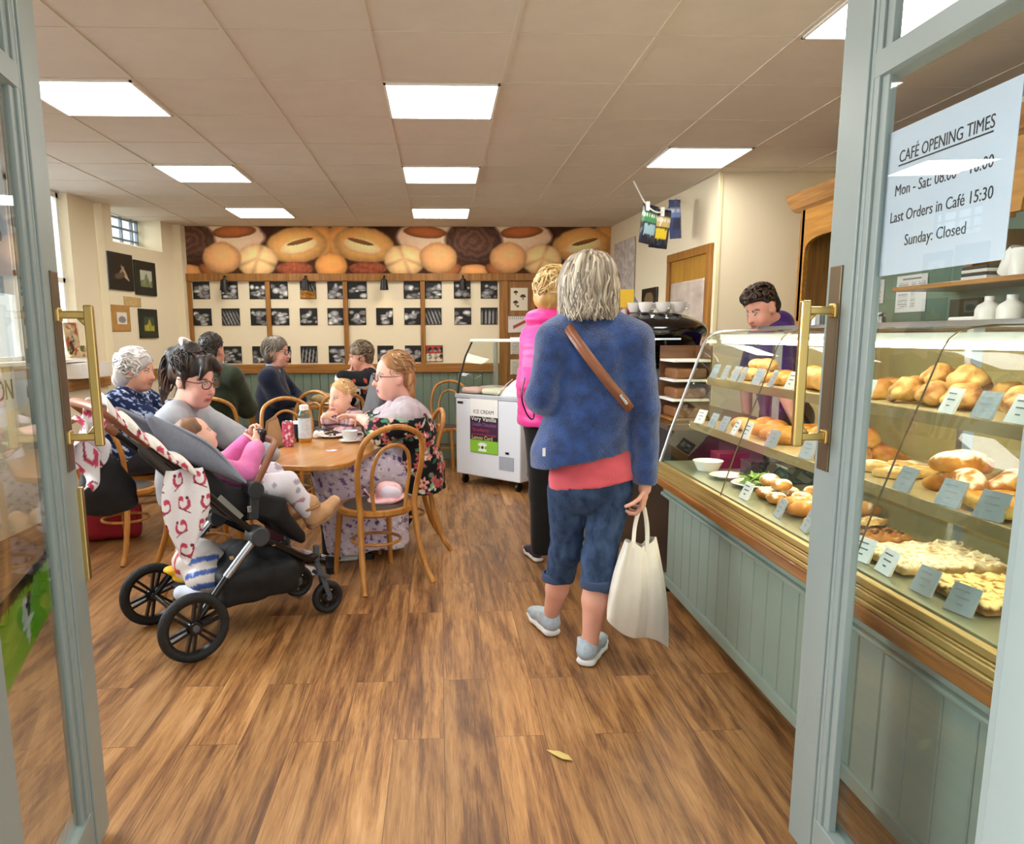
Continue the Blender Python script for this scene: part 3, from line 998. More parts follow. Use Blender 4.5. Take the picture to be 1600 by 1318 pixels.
M_DOOR = mat('door_paint', '#8b9692', .38, noise=.05, nscale=4)
M_BRONZE = mat('aged_bronze', '#6e5d45', .4, metal=.7)
DW, DH = .93, 2.42
def entrance_door(n, loc, rz, sg, hs=.225):
    t = tag(thing('door_%d' % n, None, None, loc, rz), kind='structure')
    y = lambda v: sg * v
    st = MB()
    st.span((0, y(-.06), .02), (hs, y(0), DH))
    st.span((DW - .12, y(-.06), .02), (DW, y(0), DH))
    st.build('stile', M_DOOR, t, bevel=.003)
    bd = MB()
    for (w, dpt) in ((.035, .007), (.062, .014)):
        for (a, b) in ((DW - .12 - w, DW - .12), (hs, hs + w - .03)):
            bd.span((a, y(-dpt - .02), .14), (b, y(-dpt), DH - .1))
    bd.span((DW - .135, y(-.05), .14), (DW - .12, y(-.005), DH - .1))
    bd.build('glazing_bead', M_DOOR, t, bevel=.003)
    r = MB()
    r.span((.225, y(-.06), .02), (DW - .12, y(-.004), .15))
    r.span((.225, y(-.06), DH - .1), (DW - .12, y(-.004), DH))
    r.build('rail', M_DOOR, t, bevel=.003)
    g = MB()
    g.span((.225, y(-.055), 2.03), (DW - .12, y(-.006), 2.085))
    g.prism([(.225, y(-.006), 2.085), (.225, y(-.04), 2.10), (.225, y(-.04), 2.015), (.225, y(-.006), 2.03)], (DW - .12 - .225, 0, 0))
    g.build('glazing_bar', M_DOOR, t)
    pane = MB().span((.2, y(-.026), .1), (DW - .13, y(-.022), 2.05))
    if n == 2:      # big pane sheared to shift the ceiling light's reflection in it
        pane.v = [(p[0], p[1] + .010 * (p[2] - 1.075) - .0177 * (p[0] - .5), p[2]) for p in pane.v]
    pane.build('glass_pane', glass('door_glass_%d' % n, '#f2f6f6', .15 if n == 1 else .05), t)
    MB().span((.2, y(-.026), 2.07), (DW - .13, y(-.022), DH - .05)).build('glass_pane', M_GLASS, t)
    # brass pull handle on a bronze plate
    h = MB()
    u0 = DW - .055
    for z in (1.19, 1.51):
        h.span((u0 - .016, y(0), z - .018), (u0 + .016, y(.014), z + .018))
        h.span((u0 - .008, y(.01), z - .010), (u0 + .008, y(.085), z + .010))
    h.span((u0 - .010, y(.068), 1.165), (u0 + .010, y(.092), 1.535))
    for z, s_ in ((1.199, 1), (1.501, -1)):
        h.prism([(u0 - .009, y(.074), z), (u0 - .009, y(.05), z), (u0 - .009, y(.074), z + s_ * .026)], (.018, 0, 0))
    h.build('handle', M_BRASS, t, bevel=.004, seg=2)
    MB().span((DW - .075, y(-.002), 1.10), (DW - .02, y(.005), 1.62)).build('handle_plate', M_BRONZE, t, bevel=.002)
    if n == 1:
        MB().span((DW - .012, y(-.05), .78), (DW + .012, y(.012), 1.045)).cyl((DW, y(-.02), 1.045), (DW, y(-.02), 1.06), .012).build('flush_bolt', M_BRASS, t, bevel=.003)
    return t
a10 = math.radians(10)
LD = Vector((-math.sin(a10), math.cos(a10), 0)); LN = Vector((math.cos(a10), math.sin(a10), 0))
LH = Vector((-1.0, 2.04, 0)) - LD * DW
entrance_door(1, LH, PI / 2 + a10, -1, .345)
entrance_door(2, (1.0, 1.905 - DW, 0), PI / 2, 1)

SIGN = (('CAF\u00c9 OPENING TIMES', .036, .243, .286, .064), ('Mon - Sat: 08:00 \u2013 16:00', .034, .172, .298, .058), ('Last Orders in Caf\u00e9 15:30', .034, .115, .315, .048), ('Sunday: Closed', .034, .060, .192, .108))
def times_sign(O, U, label, gap):
    """A3 sheet; O its lower corner at the reading start, U reading direction"""
    U = Vector(U); Z = Vector((0, 0, 1)); N = U.cross(Z)
    W, Hh = .410, .316
    t = tag(MB().prism([O, O + U * W, O + U * W - N * .0012, O - N * .0012], (0, 0, Hh)).build('opening_times_sign', mat('sign_paper', '#e3e7f3', .6)), label, 'sign')
    for body, size, z, w, x0 in SIGN:
        x_ = x0
        p = O + U * x_ + Z * z + N * .0004
        text_obj('lettering', body, p, U, Z, size, M_INK, t, width=w, ext=.0003)
        if 'OPENING' in body:
            q = p - Z * .008
            MB().prism([q, q + U * w, q + U * w + Z * .003, q + Z * .003], N * .0004).build('underline', M_INK, t)
    return t
# pinned behind the panes (inside face), read from the passage
times_sign(Vector((1.0275, 1.746, 1.5835)), (0, -1, 0), 'white paper sign with the cafe opening times in the right glass door', 0)
lp = lambda s, z, off: Vector((-1.0, 2.04, 0)) + LD * s + LN * off + Vector((0, 0, z))
times_sign(lp(-.645, 1.55, -.0285), LD, 'white opening times sheet in the left glass door, cut by the photo edge', 0)
t = tag(MB().prism([lp(-.60, 1.28, -.028), lp(-.222, 1.295, -.028), lp(-.222, 1.375, -.028), lp(-.60, 1.375, -.028)], -LN * .001).build('window_sticker', M_PAPER), 'white paper strip lettered CON stuck low in the left glass door', 'sticker')
text_obj('lettering', 'CON', lp(-.455, 1.315, -.0275), LD, (0, 0, 1), .065, mat('grey_ink', '#4a4a50', .6), t)
# green sticker low on the left pane
def green_print(u, v):
    c = np.tile(hexrgb('#7cc21c'), (len(u), 1)) * (1 + .06 * vnoise(u, v, 3, 2)[:, None])
    top = v > .86
    c[top] = hexrgb('#14180f')
    gr = (v > .78 + .1 * np.abs(np.sin(u * 60 + 3 * np.sin(u * 23)))) & ~top
    c[gr] = hexrgb('#33471a')
    for cx, cy, rx, ry, g in ((.56, .62, .05, .12, '#e9ece4'), (.6, .55, .045, .1, '#1b1e1a'), (.54, .5, .05, .09, '#dfe4da'), (.58, .38, .1, .05, '#eceee8'), (.57, .24, .03, .13, '#e6e9e0'), (.63, .68, .035, .07, '#20231e')):
        c[(((u - cx) / rx) ** 2 + ((v - cy) / ry) ** 2) < 1] = hexrgb(g)
    return c
gq = [lp(-.585, .675, -.0275), lp(-.20, .775, -.0275), lp(-.205, .925, -.0275), lp(-.585, .885, -.0275)]
def green_mesh():
    n = 60
    u, v = np.meshgrid(np.linspace(0, 1, n), np.linspace(0, 1, n)); u, v = u.ravel(), v.ravel()
    A = [np.array(q) for q in gq]
    P = (A[0] * ((1 - u) * (1 - v))[:, None] + A[1] * (u * (1 - v))[:, None] + A[2] * (u * v)[:, None] + A[3] * ((1 - u) * v)[:, None])
    i, j = np.meshgrid(np.arange(n - 1), np.arange(n - 1)); a = (j * n + i).ravel()
    o = np_mesh('green_sticker', P, np.stack([a, a + 1, a + n + 1, a + n], 1), PRINT, None, False, green_print(u, v))
    md = o.modifiers.new('solid', 'SOLIDIFY'); md.thickness = .001
    return o
tag(green_mesh(), 'bright green sticker with a black and white figure low in the left glass door', 'sticker')

# ================================================================ COUNTER AND DISPLAY CASE
CY0, CY1 = .98, 3.93
t = thing('shop_counter', 'long sage green boarded counter with oak rail under the pastry display', 'counter', (1.24, CY0, 0))
L = CY1 - CY0
b = MB()
b.span((.03, 0, .09), (.66, L, .74))
yy = .06
while yy < L:
    b.span((.0, yy - .1235 + .0018, .12), (.032, min(yy - .0018, L), .60)); yy += .1235
b.build('boarding', M_GREEN, t, bevel=.004, seg=1)
MB().span((-.012, 0, .085), (.03, L, .14)).build('skirting', M_GREEN, t, bevel=.008)
MB().span((-.02, 0, .60), (.03, L, .665)).span((-.035, 0, .585), (.03, L, .605)).build('moulding', M_GREEN, t, bevel=.008)
MB().span((.16, 0, 0), (.62, L, .09)).build('plinth', M_BLACK, t)
MB().span((-.085, 0, .663), (.05, L, .708)).build('oak_rail', wood('rail_oak', '#9c652c', '#74461b', .3, 'Y', coat=.2), t, bevel=.010, seg=3)
g = MB()
g.span((-.078, 0, .708), (-.028, L, .722)).span((-.068, 0, .722), (-.028, L, .742)).span((-.06, 0, .742), (-.028, L, .748)).span((-.052, 0, .748), (-.028, L, .770))
g.build('gilt_trim', mat('gilt_trim', '#b89b5c', .3, metal=.5), t, bevel=.005, seg=2)

PROF = [(1.20, .770), (1.226, .855), (1.252, .941), (1.308, 1.104), (1.364, 1.266), (1.388, 1.335), (1.410, 1.40), (1.430, 1.436), (1.456, 1.457), (1.492, 1.467), (1.55, 1.474), (1.72, 1.476)]
def prof_x(z):
    for (x0, z0), (x1, z1) in zip(PROF[:-1], PROF[1:]):
        if z0 <= z <= z1: return x0 + (x1 - x0) * (z - z0) / max(z1 - z0, 1e-6)
    return PROF[-1][0]
case = thing('display_case', 'curved glass pastry display case with two lit shelves on the counter', 'display case', (0, 0, 0))
seams = [CY0, 2.03, 3.05, CY1]
M_CGLASS = glass('case_glass', '#f3faf4', .045)
for a_, b_ in zip(seams[:-1], seams[1:]):
    m = MB()
    n = len(PROF)
    vs = [(x, a_ + .003, z) for x, z in PROF] + [(x, b_ - .003, z) for x, z in PROF]
    m.add(vs, [(i, i + 1, n + i + 1, n + i) for i in range(n - 1)])
    m.build('curved_glass', M_CGLASS, case, True)
for y_ in seams[1:-1]:
    MB().tube([(x - .002, y_, z + .001) for x, z in PROF], .0028, 6).build('glass_joint', mat('joint', '#6a5f42', .3, metal=.5), case, True)
for y_ in (CY0, CY1):
    m = MB(); poly = [(x, y_, z) for x, z in PROF] + [(1.80, y_, 1.476), (1.80, y_, .77)]
    m.add(poly, [tuple(range(len(poly)))]); m.build('end_glass', M_CGLASS, case)
    MB().tube([(x, y_, z) for x, z in PROF] + [(1.80, y_, 1.476)], .007, 8).build('end_frame', M_STEEL, case, True)
MB().span((1.70, CY0, 1.470), (1.84, CY1, 1.495)).span((1.79, CY0, .77), (1.83, CY0 + .03, 1.47)).span((1.79, CY1 - .03, .77), (1.83, CY1, 1.47)).span((1.79, 2.43, .77), (1.83, 2.46, 1.47)).build('rear_frame', M_STEEL, case)
MB().span((1.49, CY0 + .02, 1.425), (1.53, CY1 - .02, 1.455)).build('light_channel', M_WHITE, case)
M_TUBE = emitter('fluorescent', '#fff1d2', CASE_STRENGTH)
MB().cyl((1.495, CY0 + .06, 1.417), (1.495, CY1 - .06, 1.417), .010, n=10).build('lamp_tube', M_TUBE, case)
SH = ((1.43, 1.225, 'upper shelf'), (1.345, .992, 'lower shelf'))
M_SHELF = mat('shelf_beige', '#b9a77c', .35)
for x0, z, nm in SH:
    MB().span((x0 + .012, CY0 + .02, z - .016), (1.79, CY1 - .02, z)).build('shelf', M_SHELF, case)
    MB().span((x0, CY0 + .02, z - .036), (x0 + .014, CY1 - .02, z + .003)).build('shelf_edge', mat('shelf_edge', '#a8946a', .3, metal=.3), case, bevel=.003)
    MB().cyl((x0 + .035, CY0 + .06, z - .028), (x0 + .035, CY1 - .06, z - .028), .007, n=8).build('lamp_tube', M_TUBE, case)
MB().span((1.215, CY0 + .01, .755), (1.79, CY1 - .01, .775)).build('deck', mat('deck_steel', '#8d9077', .3, metal=.4), case)

# ---- pastries
PASTRY = painted('baked_crust', .5, .25, 160, .4)
def crust(light, brown, dust=None, top=.5, seed=1, f=60, zr=(0, .06)):
    f *= 1.5
    def fn(V):
        h = (V[:, 2] - zr[0]) / (zr[1] - zr[0])
        w = np.clip(.5 + .55 * waves(V, seed, f, 3) + .7 * (h - top), 0, 1)[:, None]
        c = hexrgb(light) * (1 - w) + hexrgb(brown) * w
        if dust:
            d = np.clip((waves(V, seed + 5, f * 1.4, 3) + (h - .75) * 2.2) * 2.2, 0, 1)[:, None]
            c = c * (1 - d) + hexrgb(dust) * d
        return c
    return fn
PROTO = {}
def proto(key, name, sdf, cols, disp=None):
    o = sdf.mesh(name, PASTRY, None, disp, cols)
    PROTO[key] = o.data
    bpy.data.objects.remove(o)
s = SDF(.005, .006)
for k in range(15):
    a = k * 2.4; q = .012 + .0022 * k; s.ell((q * math.cos(a), q * math.sin(a), .062 - .0028 * k), (.024, .021, .019), rotm(0, .4, a))
s.ell((0, 0, .028), (.044, .042, .026)).cut((0, 0, 0), (0, 0, -1))
proto('bun', 'choux_bun', s, crust('#edc37a', '#9c6026', None, .35, 1, 55, (.0, .1)), lambda P: .006 * waves(P, 3, 75, 2) - .007 * np.clip(.35 - np.abs(waves(P, 2, 45, 1)), 0, 1))
s = SDF(.006, .012); s.ell((0, 0, .03), (.052, .05, .032)).cut((0, 0, 0), (0, 0, -1))
proto('roll', 'bread_roll', s, crust('#f0d8a6', '#b87a36', None, .45, 4, 40), lambda P: .0015 * waves(P, 5, 60, 2))
proto('dusted', 'sugared_bun', s, crust('#d9a050', '#a7682c', '#fbf6ea', .4, 6, 50), lambda P: .003 * waves(P, 7, 70, 2))
s = SDF(.0055, .01)
pts = smooth_path([(-.065, -.03, .018), (-.045, .012, .025), (0, .03, .032), (.045, .012, .025), (.065, -.03, .018)], 6)
for i in range(len(pts) - 1):
    f_ = i / (len(pts) - 2); r = .012 + .022 * math.sin(PI * f_) + (.003 if i % 3 == 0 else -.001)
    s.limb(pts[i], pts[i + 1], r, r, .006)
s.cut((0, 0, 0), (0, 0, -1))
proto('croissant', 'croissant', s, crust('#ecbd6c', '#a05c1e', None, .5, 8, 60), lambda P: .0015 * waves(P, 9, 60, 2))
proto('sugarcroissant', 'sugared_croissant', s, crust('#e0a24c', '#b26c26', '#f7eee0', .5, 10, 60), lambda P: .0015 * waves(P, 9, 60, 2))
s = SDF(.0055, .008)
sp = [((.014 + .0085 * a) * math.cos(a), (.014 + .0085 * a) * math.sin(a), .02 + .004 * math.cos(a * 3)) for a in np.linspace(0, 8.2, 30)]
s.chain(sp, [.0155] * len(sp), .004).ell((0, 0, .012), (.07, .07, .014)).cut((0, 0, 0), (0, 0, -1))
proto('swirl', 'danish_swirl', s, crust('#f3c664', '#ad661c', None, .5, 12, 60), None)
s = SDF(.006, .01); s.loft([((-.075, 0, .026), .02, .02), ((-.04, 0, .03), .032, .028), ((.04, 0, .03), .032, .028), ((.075, 0, .026), .02, .02)], (0, 1, 0)).cut((0, 0, 0), (0, 0, -1))
proto('finger', 'finger_roll', s, crust('#ecc27a', '#c07f38', None, .5, 14, 40), lambda P: .0015 * waves(P, 15, 50, 2))
proto('iced', 'iced_finger', s, crust('#e2ab5a', '#c07f38', '#fdfbf6', .3, 16, 30), lambda P: .0015 * waves(P, 15, 50, 2))
s = SDF(.008, .015); s.loft([((-.15, 0, .038), .03, .028), ((-.09, 0, .045), .05, .044), ((.09, 0, .045), .05, .044), ((.15, 0, .038), .03, .028)], (0, 1, 0)).cut((0, 0, 0), (0, 0, -1))
proto('loaf', 'bread_loaf', s, crust('#e5b265', '#b06f2c', None, .5, 18, 25, (0, .09)), lambda P: -.006 * np.clip(np.sin(P[:, 0] * 75 + P[:, 1] * 25) - .6, 0, 1) * (P[:, 2] > .05))
s = SDF(.0055, .01); s.box((0, 0, .014), (.06, .045, .013), None, .008).ell((0, 0, .02), (.045, .03, .016)).cut((0, 0, 0), (0, 0, -1))
proto('turnover', 'apple_turnover', s, crust('#f1d08c', '#c98c3c', '#fff4df', .6, 20, 60, (0, .036)), lambda P: .003 * waves(P, 21, 80, 2))
def slabp(key, name, light, brown, dust, seed, hx=.15, hy=.12):
    s = SDF(.006, .01); s.box((0, 0, .016), (hx, hy, .014), None, .006)
    proto(key, name, s, crust(light, brown, dust, .3, seed, 95, (0, .03)), lambda P: .011 * np.clip(waves(P, seed, 150, 2), -.3, 1) * (P[:, 2] > .02))
slabp('nutslab', 'nut_traybake', '#e3b45c', '#7a4a22', '#f4dc9c', 22)
slabp('flapjack', 'flapjack_slab', '#d9a860', '#a8703a', None, 24)
slabp('pale', 'almond_slab', '#ecd6a6', '#c79a5c', '#f8efd8', 26)
slabp('brownie', 'brownie_slab', '#6d4a2c', '#3c2718', None, 28, .1, .09)

ORD = ['first', 'second', 'third', 'fourth', 'fifth', 'sixth', 'seventh', 'eighth', 'ninth', 'tenth', 'eleventh', 'twelfth', 'thirteenth', 'fourteenth', 'fifteenth', 'sixteenth', 'seventeenth', 'eighteenth', 'nineteenth', 'twentieth']
_n = {}
DESC = dict(bun='knobbly golden choux bun', roll='pale round bread roll', dusted='sugar dusted round bun', croissant='plain golden croissant', sugarcroissant='sugar striped croissant', swirl='glazed yellow danish swirl',
            finger='golden finger roll', iced='white iced finger bun', loaf='oval crusty loaf', turnover='pale square turnover', nutslab='nut topped slab', flapjack='oat flapjack slab', pale='pale almond slab', brownie='dark brownie slab')
def pastry(key, x, y, z, rz=0., sc=1., tier='', tilt=0.):
    o = bpy.data.objects.new(PROTO[key].name, PROTO[key])
    COL.objects.link(o)
    o.location = (x, y, z); o.rotation_euler = (tilt, 0, rz); o.scale = (sc, sc, sc)
    k = (key, tier)
    i = _n.get(k, 0); _n[k] = i + 1
    o['category'] = 'pastry'
    o['group'] = '%ss on the %s of the display case' % (DESC[key].split()[-1], tier)
    o['label'] = '%s on the %s, %s of them from the near end' % (DESC[key], tier, ORD[min(i, 19)])
    return o
R = random.Random(5)
def fill(tier, z, x0, x1, ylist, step=.115, dx=.12, big=1.):
    """rows of one kind of bake between given ends, near end first"""
    for key, ya, yb, sc, layers in ylist:
        st = {'loaf': .31, 'finger': .075, 'iced': .075, 'croissant': .11, 'nutslab': .31, 'flapjack': .31, 'pale': .31, 'brownie': .22}.get(key, .118) * sc
        y = ya + st / 2
        while y + st / 2 <= yb + .01:
            x = x0 + .06 * sc if key not in ('nutslab', 'flapjack', 'pale') else x0 + .16
            wd = {'loaf': .12, 'finger': .17, 'iced': .17, 'nutslab': .33, 'flapjack': .33, 'pale': .33, 'brownie': .23}.get(key, .12) * sc
            if key in ('finger', 'iced'): x = x0 + .085
            while x + wd / 2 <= x1 + .02:
                rz = R.uniform(-.25, .25) if key in ('finger', 'iced', 'nutslab', 'flapjack', 'pale', 'brownie') else PI / 2 + R.uniform(-.2, .2) if key == 'loaf' else R.uniform(0, 6.28)
                if key in ('nutslab', 'flapjack', 'pale', 'brownie'): rz *= .15
                pastry(key, x, y, z + .001, rz, sc * R.uniform(.94, 1.06), tier)
                x += wd
            y += st
        if layers > 1:
            y = ya + st
            while y + st / 2 <= yb:
                pastry(key, x0 + .11 * sc, y + R.uniform(-.01, .01), z + .052 * sc, R.uniform(0, 6.28), sc * R.uniform(.92, 1.02), tier)
                y += st
fill('upper shelf', 1.225, 1.49, 1.76, [('roll', 1.06, 1.40, 1.0, 2), ('bun', 1.40, 2.02, 1.22, 2), ('bun', 2.06, 2.45, 1.1, 2), ('croissant', 2.52, 2.76, 1.0, 1), ('loaf', 2.80, 3.11, 1., 1), ('finger', 3.16, 3.4, 1., 1), ('roll', 3.44, 3.85, 1., 2)])
fill('lower shelf', .992, 1.41, 1.74, [('iced', 1.10, 1.28, 1.1, 1), ('turnover', 1.28, 1.62, 1.1, 2), ('swirl', 1.64, 1.92, 1.15, 2), ('sugarcroissant', 1.95, 2.18, 1.1, 2), ('turnover', 2.22, 2.46, 1., 1), ('croissant', 2.5, 2.94, 1.05, 2), ('finger', 2.98, 3.30, 1., 1), ('roll', 3.34, 3.6, 1., 1)])
fill('bottom deck', .776, 1.29, 1.60, [('flapjack', 1.00, 1.31, 1., 1), ('flapjack', 1.30, 1.60, .96, 1), ('nutslab', 1.59, 1.90, 1., 1), ('pale', 1.90, 2.21, 1., 1), ('flapjack', 2.21, 2.40, .62, 1)])
fill('bottom deck', .776, 1.30, 1.62, [('brownie', 2.30, 2.46, .62, 1), ('turnover', 2.45, 2.60, .8, 1), ('iced', 2.60, 2.80, 1., 1), ('dusted', 2.80, 3.06, .85, 2)])

# ---- price tickets: folded cards standing at the front of shelf and deck
M_TICK = mat('ticket_grey', '#a4abb3', .35)
M_TICKW = mat('ticket_white', '#eceef0', .5)
tick_n = {}
def ticket(px_, py_, X, zb, w=.08, h=.072, white=False, tier=''):
    p = pix(px_, py_, X=X)
    t = tag(thing('price_ticket', None, 'price ticket', (X, p.y, zb), R.uniform(-.22, .22), 'price tickets on the %s' % tier))
    i = tick_n.get(tier, 0); tick_n[tier] = i + 1
    t['label'] = '%s price ticket, %s from the near end of the %s' % ('white handwritten' if white else 'grey', ORD[i], tier)
    MB().prism([(-.004, -w / 2, .0), (.006, -w / 2, 0), (.030, -w / 2, h), (.028, -w / 2, h)], (0, w, 0)).build('card', M_TICKW if white else M_TICK, t)
    mk = MB()
    for k, (a_, b_) in enumerate(((.14, .66), (.24, .74), (.38, .60))):
        zz = h * (.76 - .24 * k); xx = -.0045 + .032 * zz / h
        mk.prism([(xx, w / 2 - w * a_, zz), (xx, w / 2 - w * b_, zz), (xx + .003, w / 2 - w * b_, zz + .0034), (xx + .002, w / 2 - w * a_, zz + .0034)], (-.0008, 0, 0))
    mk.build('handwriting', mat('ink_grey', '#55585e', .6) if white else mat('pencil', '#8d9298', .5), t)
for x_, y_, w_ in ((1587, 645, 1), (1533, 640, 0), (1478, 632, 1), (1345, 617, 1), (1232, 590, 1), (1203, 590, 0), (1181, 587, 0), (1157, 583, 0), (1146, 580, 0), (1130, 575, 0), (1114, 572, 0)):
    ticket(x_, y_, 1.437, 1.229, .080, .070, w_, 'upper shelf')
for x_, y_, w_ in ((1543, 795, 0), (1480, 768, 0), (1408, 748, 0), (1258, 702, 0), (1203, 682, 0), (1163, 668, 1), (1146, 661, 1), (1128, 655, 0), (1111, 650, 0), (1092, 645, 1)):
    ticket(x_, y_, 1.352, .996, .078, .068, w_, 'lower shelf')
for x_, y_, w_ in ((1495, 958, 0), (1437, 925, 0), (1378, 893, 1), (1342, 870, 1), (1255, 835, 0), (1213, 808, 0), (1161, 780, 1)):
    ticket(x_, y_, 1.258, .777, .076, .066, w_, 'bottom deck')
# salad plates and bowls at the far end of the deck
M_CHINA = mat('white_china', '#f3f3ef', .15)
M_LEAF = mat('salad_leaf', '#6f9a3c', .5, noise=.4, nscale=30)
def plate(x, y, z, r, label, group=None):
    t = thing('plate', label, 'plate', (x, y, z), 0, group)
    MB().lathe([(0, 0), (r * .6, 0), (r * .95, .016), (r, .018), (r * .95, .021), (r * .6, .006), (0, .006)], n=32).build('dish', M_CHINA, t, True)
    return t
def leaves(name, x, y, z, n, r, m, label, cat):
    lm = MB()
    rr = random.Random(n)
    for k in range(n):
        a, d = rr.uniform(0, 6.28), rr.uniform(0, r)
        c = Vector((d * math.cos(a), d * math.sin(a), .008 + .03 * rr.random()))
        u = Vector((rr.uniform(-1, 1), rr.uniform(-1, 1), rr.uniform(-.3, .5))).normalized() * rr.uniform(.02, .035)
        w = u.cross(Vector((rr.uniform(-.3, .3), rr.uniform(-.3, .3), 1))).normalized() * rr.uniform(.01, .018)
        up = Vector((0, 0, .008))
        lm.add([c - u, c + w - u * .2, c + u, c - w - u * .2, c + up], [(0, 1, 4), (1, 2, 4), (2, 3, 4), (3, 0, 4)])
    o = lm.build(name, m, None, solid=.002)
    o.location = (x, y, z)
    return tag(o, label, cat, kind='stuff')
plate(1.42, 3.2, .776, .11, 'white plate heaped with green salad in the bottom of the case')
leaves('salad_leaves', 1.42, 3.2, .786, 70, .075, M_LEAF, 'heap of green salad leaves on the white plate in the display case', 'salad')
plate(1.36, 2.98 + .42, .776, .08, 'empty white plate at the far end of the display case')
o = tag(MB().lathe([(0, 0), (.05, 0), (.075, .05), (.07, .05), (.045, .006), (0, .006)], n=28).build('bowl', M_CHINA, None, True), 'small white bowl at the far end of the case deck', 'bowl'); o.location = (1.35, 3.62, .776)
for i, (x_, y_) in enumerate(((1.55, 3.45), (1.5, 3.72), (1.66, 3.3))):
    o = tag(MB().box((0, 0, .035), (.16, .12, .07)).box((0, 0, .073), (.165, .125, .008)).build('food_tub', mat('tub_%d' % i, ('#26242a', '#5c1830', '#2a3a34')[i], .25), None, bevel=.006),
            ('black lidded tub on the case deck', 'dark red lidded tub at the far end of the case deck', 'dark green lidded tub beside the salad plate')[i], 'tub'); o.location = (x_, y_, .776)
# tongs
tg = MB().tube(smooth_path([(0, 0, .004), (.1, .006, .012), (.2, .0, .004)], 5), .005, 6).tube(smooth_path([(0, 0, .004), (.1, -.012, .012), (.2, -.02, .004)], 5), .005, 6).build('serving_tongs', M_CHROME, None, True)
tg.location = (1.26, 1.33, .777); tg.rotation_euler = (0, 0, 1.4); tag(tg, 'chrome serving tongs at the front of the tray bakes', 'tongs')

# ================================================================ BEHIND THE COUNTER
t = thing('wall_dresser', 'tall oak dresser with arched pelmet and sage green back along the right wall', 'dresser', (0, 0, 0))
DX = 2.62
m = MB().span((DX, 5.36, 0), (3.08, 5.44, 2.36)).span((DX, 2.3, 0), (3.08, 2.36, 2.36))
m = None
for y_ in (2.3, 5.36): MB().span((DX, y_, 0), (3.08, y_ + .07, 2.36)).build('side_panel', M_OAK, t, bevel=.004)
# pelmet with three arches
pm_ = MB()
for y0, y1 in ((4.42, 5.40), (3.40, 4.42), (2.33, 3.40)):
    lo = 1.55 if y0 > 4 else 2.0
    poly = [(DX, y0, 2.36), (DX, y0, 1.98), (DX, y0 + .06, 1.98)]
    n = 14
    for i in range(n + 1):
        a = PI * i / n
        poly.append((DX, (y0 + y1) / 2 - (abs(y1 - y0) / 2 - .06) * (1 if math.cos(a) > 0 else -1) * abs(math.cos(a)) ** .55, 2.0 + .13 * math.sin(a) ** .6))
    poly += [(DX, y1 - .06, lo), (DX, y1, lo), (DX, y1, 2.36)]
    pm_.prism(poly, (.03, 0, 0))
pm_.build('arched_pelmet', wood('oak_warm', '#b9822f', '#9a6520', .4, 'Y'), t)
MB().prism([(DX, 2.28, 2.33), (DX - .03, 2.28, 2.35), (DX - .075, 2.28, 2.42), (DX - .075, 2.28, 2.445), (3.08, 2.28, 2.445), (3.08, 2.28, 2.33)], (0, 3.24, 0)).build('crown', M_OAKY, t, bevel=.004)
MB().span((3.03, 2.36, .1), (3.06, 5.36, 2.3)).build('back_panel', M_DKGREEN, t)
MB().span((DX + .03, 2.36, 1.695), (3.03, 4.30, 1.72)).build('shelf', M_OAKY, t, bevel=.003)
MB().span((DX + .02, 2.36, 1.455), (3.03, 5.36, 1.495)).build('shelf', wood('dark_shelf', '#6d5536', '#54402a', .4, 'Y'), t, bevel=.003)
MB().span((DX + .03, 2.36, .05), (3.03, 5.36, 1.452)).build('base_cabinet', mat('buff_cupboard', '#c3ad72', .45, noise=.1, nscale=4), t)
MB().span((DX + .12, 3.78, 1.722), (3.0, 3.83, 1.98)).build('divider', M_OAK, t)
tag(print_panel('menu_sheet', (3.024, 4.86, 1.59), (0, -.31, 0), (0, 0, .235), 60, 70, poster('menu'), PRINT, thick=.003), 'printed white price list pinned to the green dresser back', 'notice')
tag(print_panel('menu_sheet', (3.024, 5.2, 1.66), (0, -.2, 0), (0, 0, .16), 40, 40, poster('text'), PRINT, thick=.003), 'small grey notice beside the printed white price list', 'notice')
M_JAR = mat('frosted_jar', '#e9e8df', .3, trans=.0)
for i in range(7):
    y = 3.60 - .165 * i + (.02 if i % 2 else 0)
    t = thing('storage_jar', 'white plastic jar on the dark dresser shelf, %s from the far end' % ordn[i], 'jar', (2.72, y, 1.496), 0, 'jars on the dresser shelf')
    MB().lathe([(0, 0), (.055, 0), (.06, .01), (.06, .075), (.05, .095), (.026, .11), (.022, .118)], n=20).build('body', M_JAR, t, True)
    MB().cyl((0, 0, .118), (0, 0, .138), .024, n=16).build('lid', M_WHITE, t, True)
o = tag(MB().span((0, -.12, 0), (.06, .12, .135)).span((-.004, -.105, .015), (.0, .105, .12)).build('till_screen', mat('till_green', '#15281f', .25), None, bevel=.006), 'dark green till screen on the dresser shelf', 'till'); o.location = (2.74, 3.80, 1.497)
o = tag(MB().span((0, -.09, 0), (.12, .09, .04)).build('white_tray', M_WHITE, None, bevel=.008), 'small white tray in front of the dark screen on the shelf', 'tray'); o.location = (2.645, 3.70, 1.497)
for i, (y, r, h, m_, lb) in enumerate(((4.66, .045, .13, mat('dkbottle', '#3a2e22', .2), 'dark bottle on the shelf under the white price list'), (4.80, .04, .1, M_CHINA, 'white pot on the shelf under the white price list'), (4.9, .05, .16, mat('greenjar', '#3c6b45', .3), 'green jar on the shelf left of the price list'), (4.56, .035, .09, M_STEEL, 'small steel pot right of the dark bottle on the shelf'))):
    o = tag(MB().lathe([(0, 0), (r, 0), (r, h * .7), (r * .6, h * .85), (r * .55, h), (0, h)], n=18).build('shelf_jar', m_, None, True), lb, 'jar'); o.location = (2.75, y, 1.497)
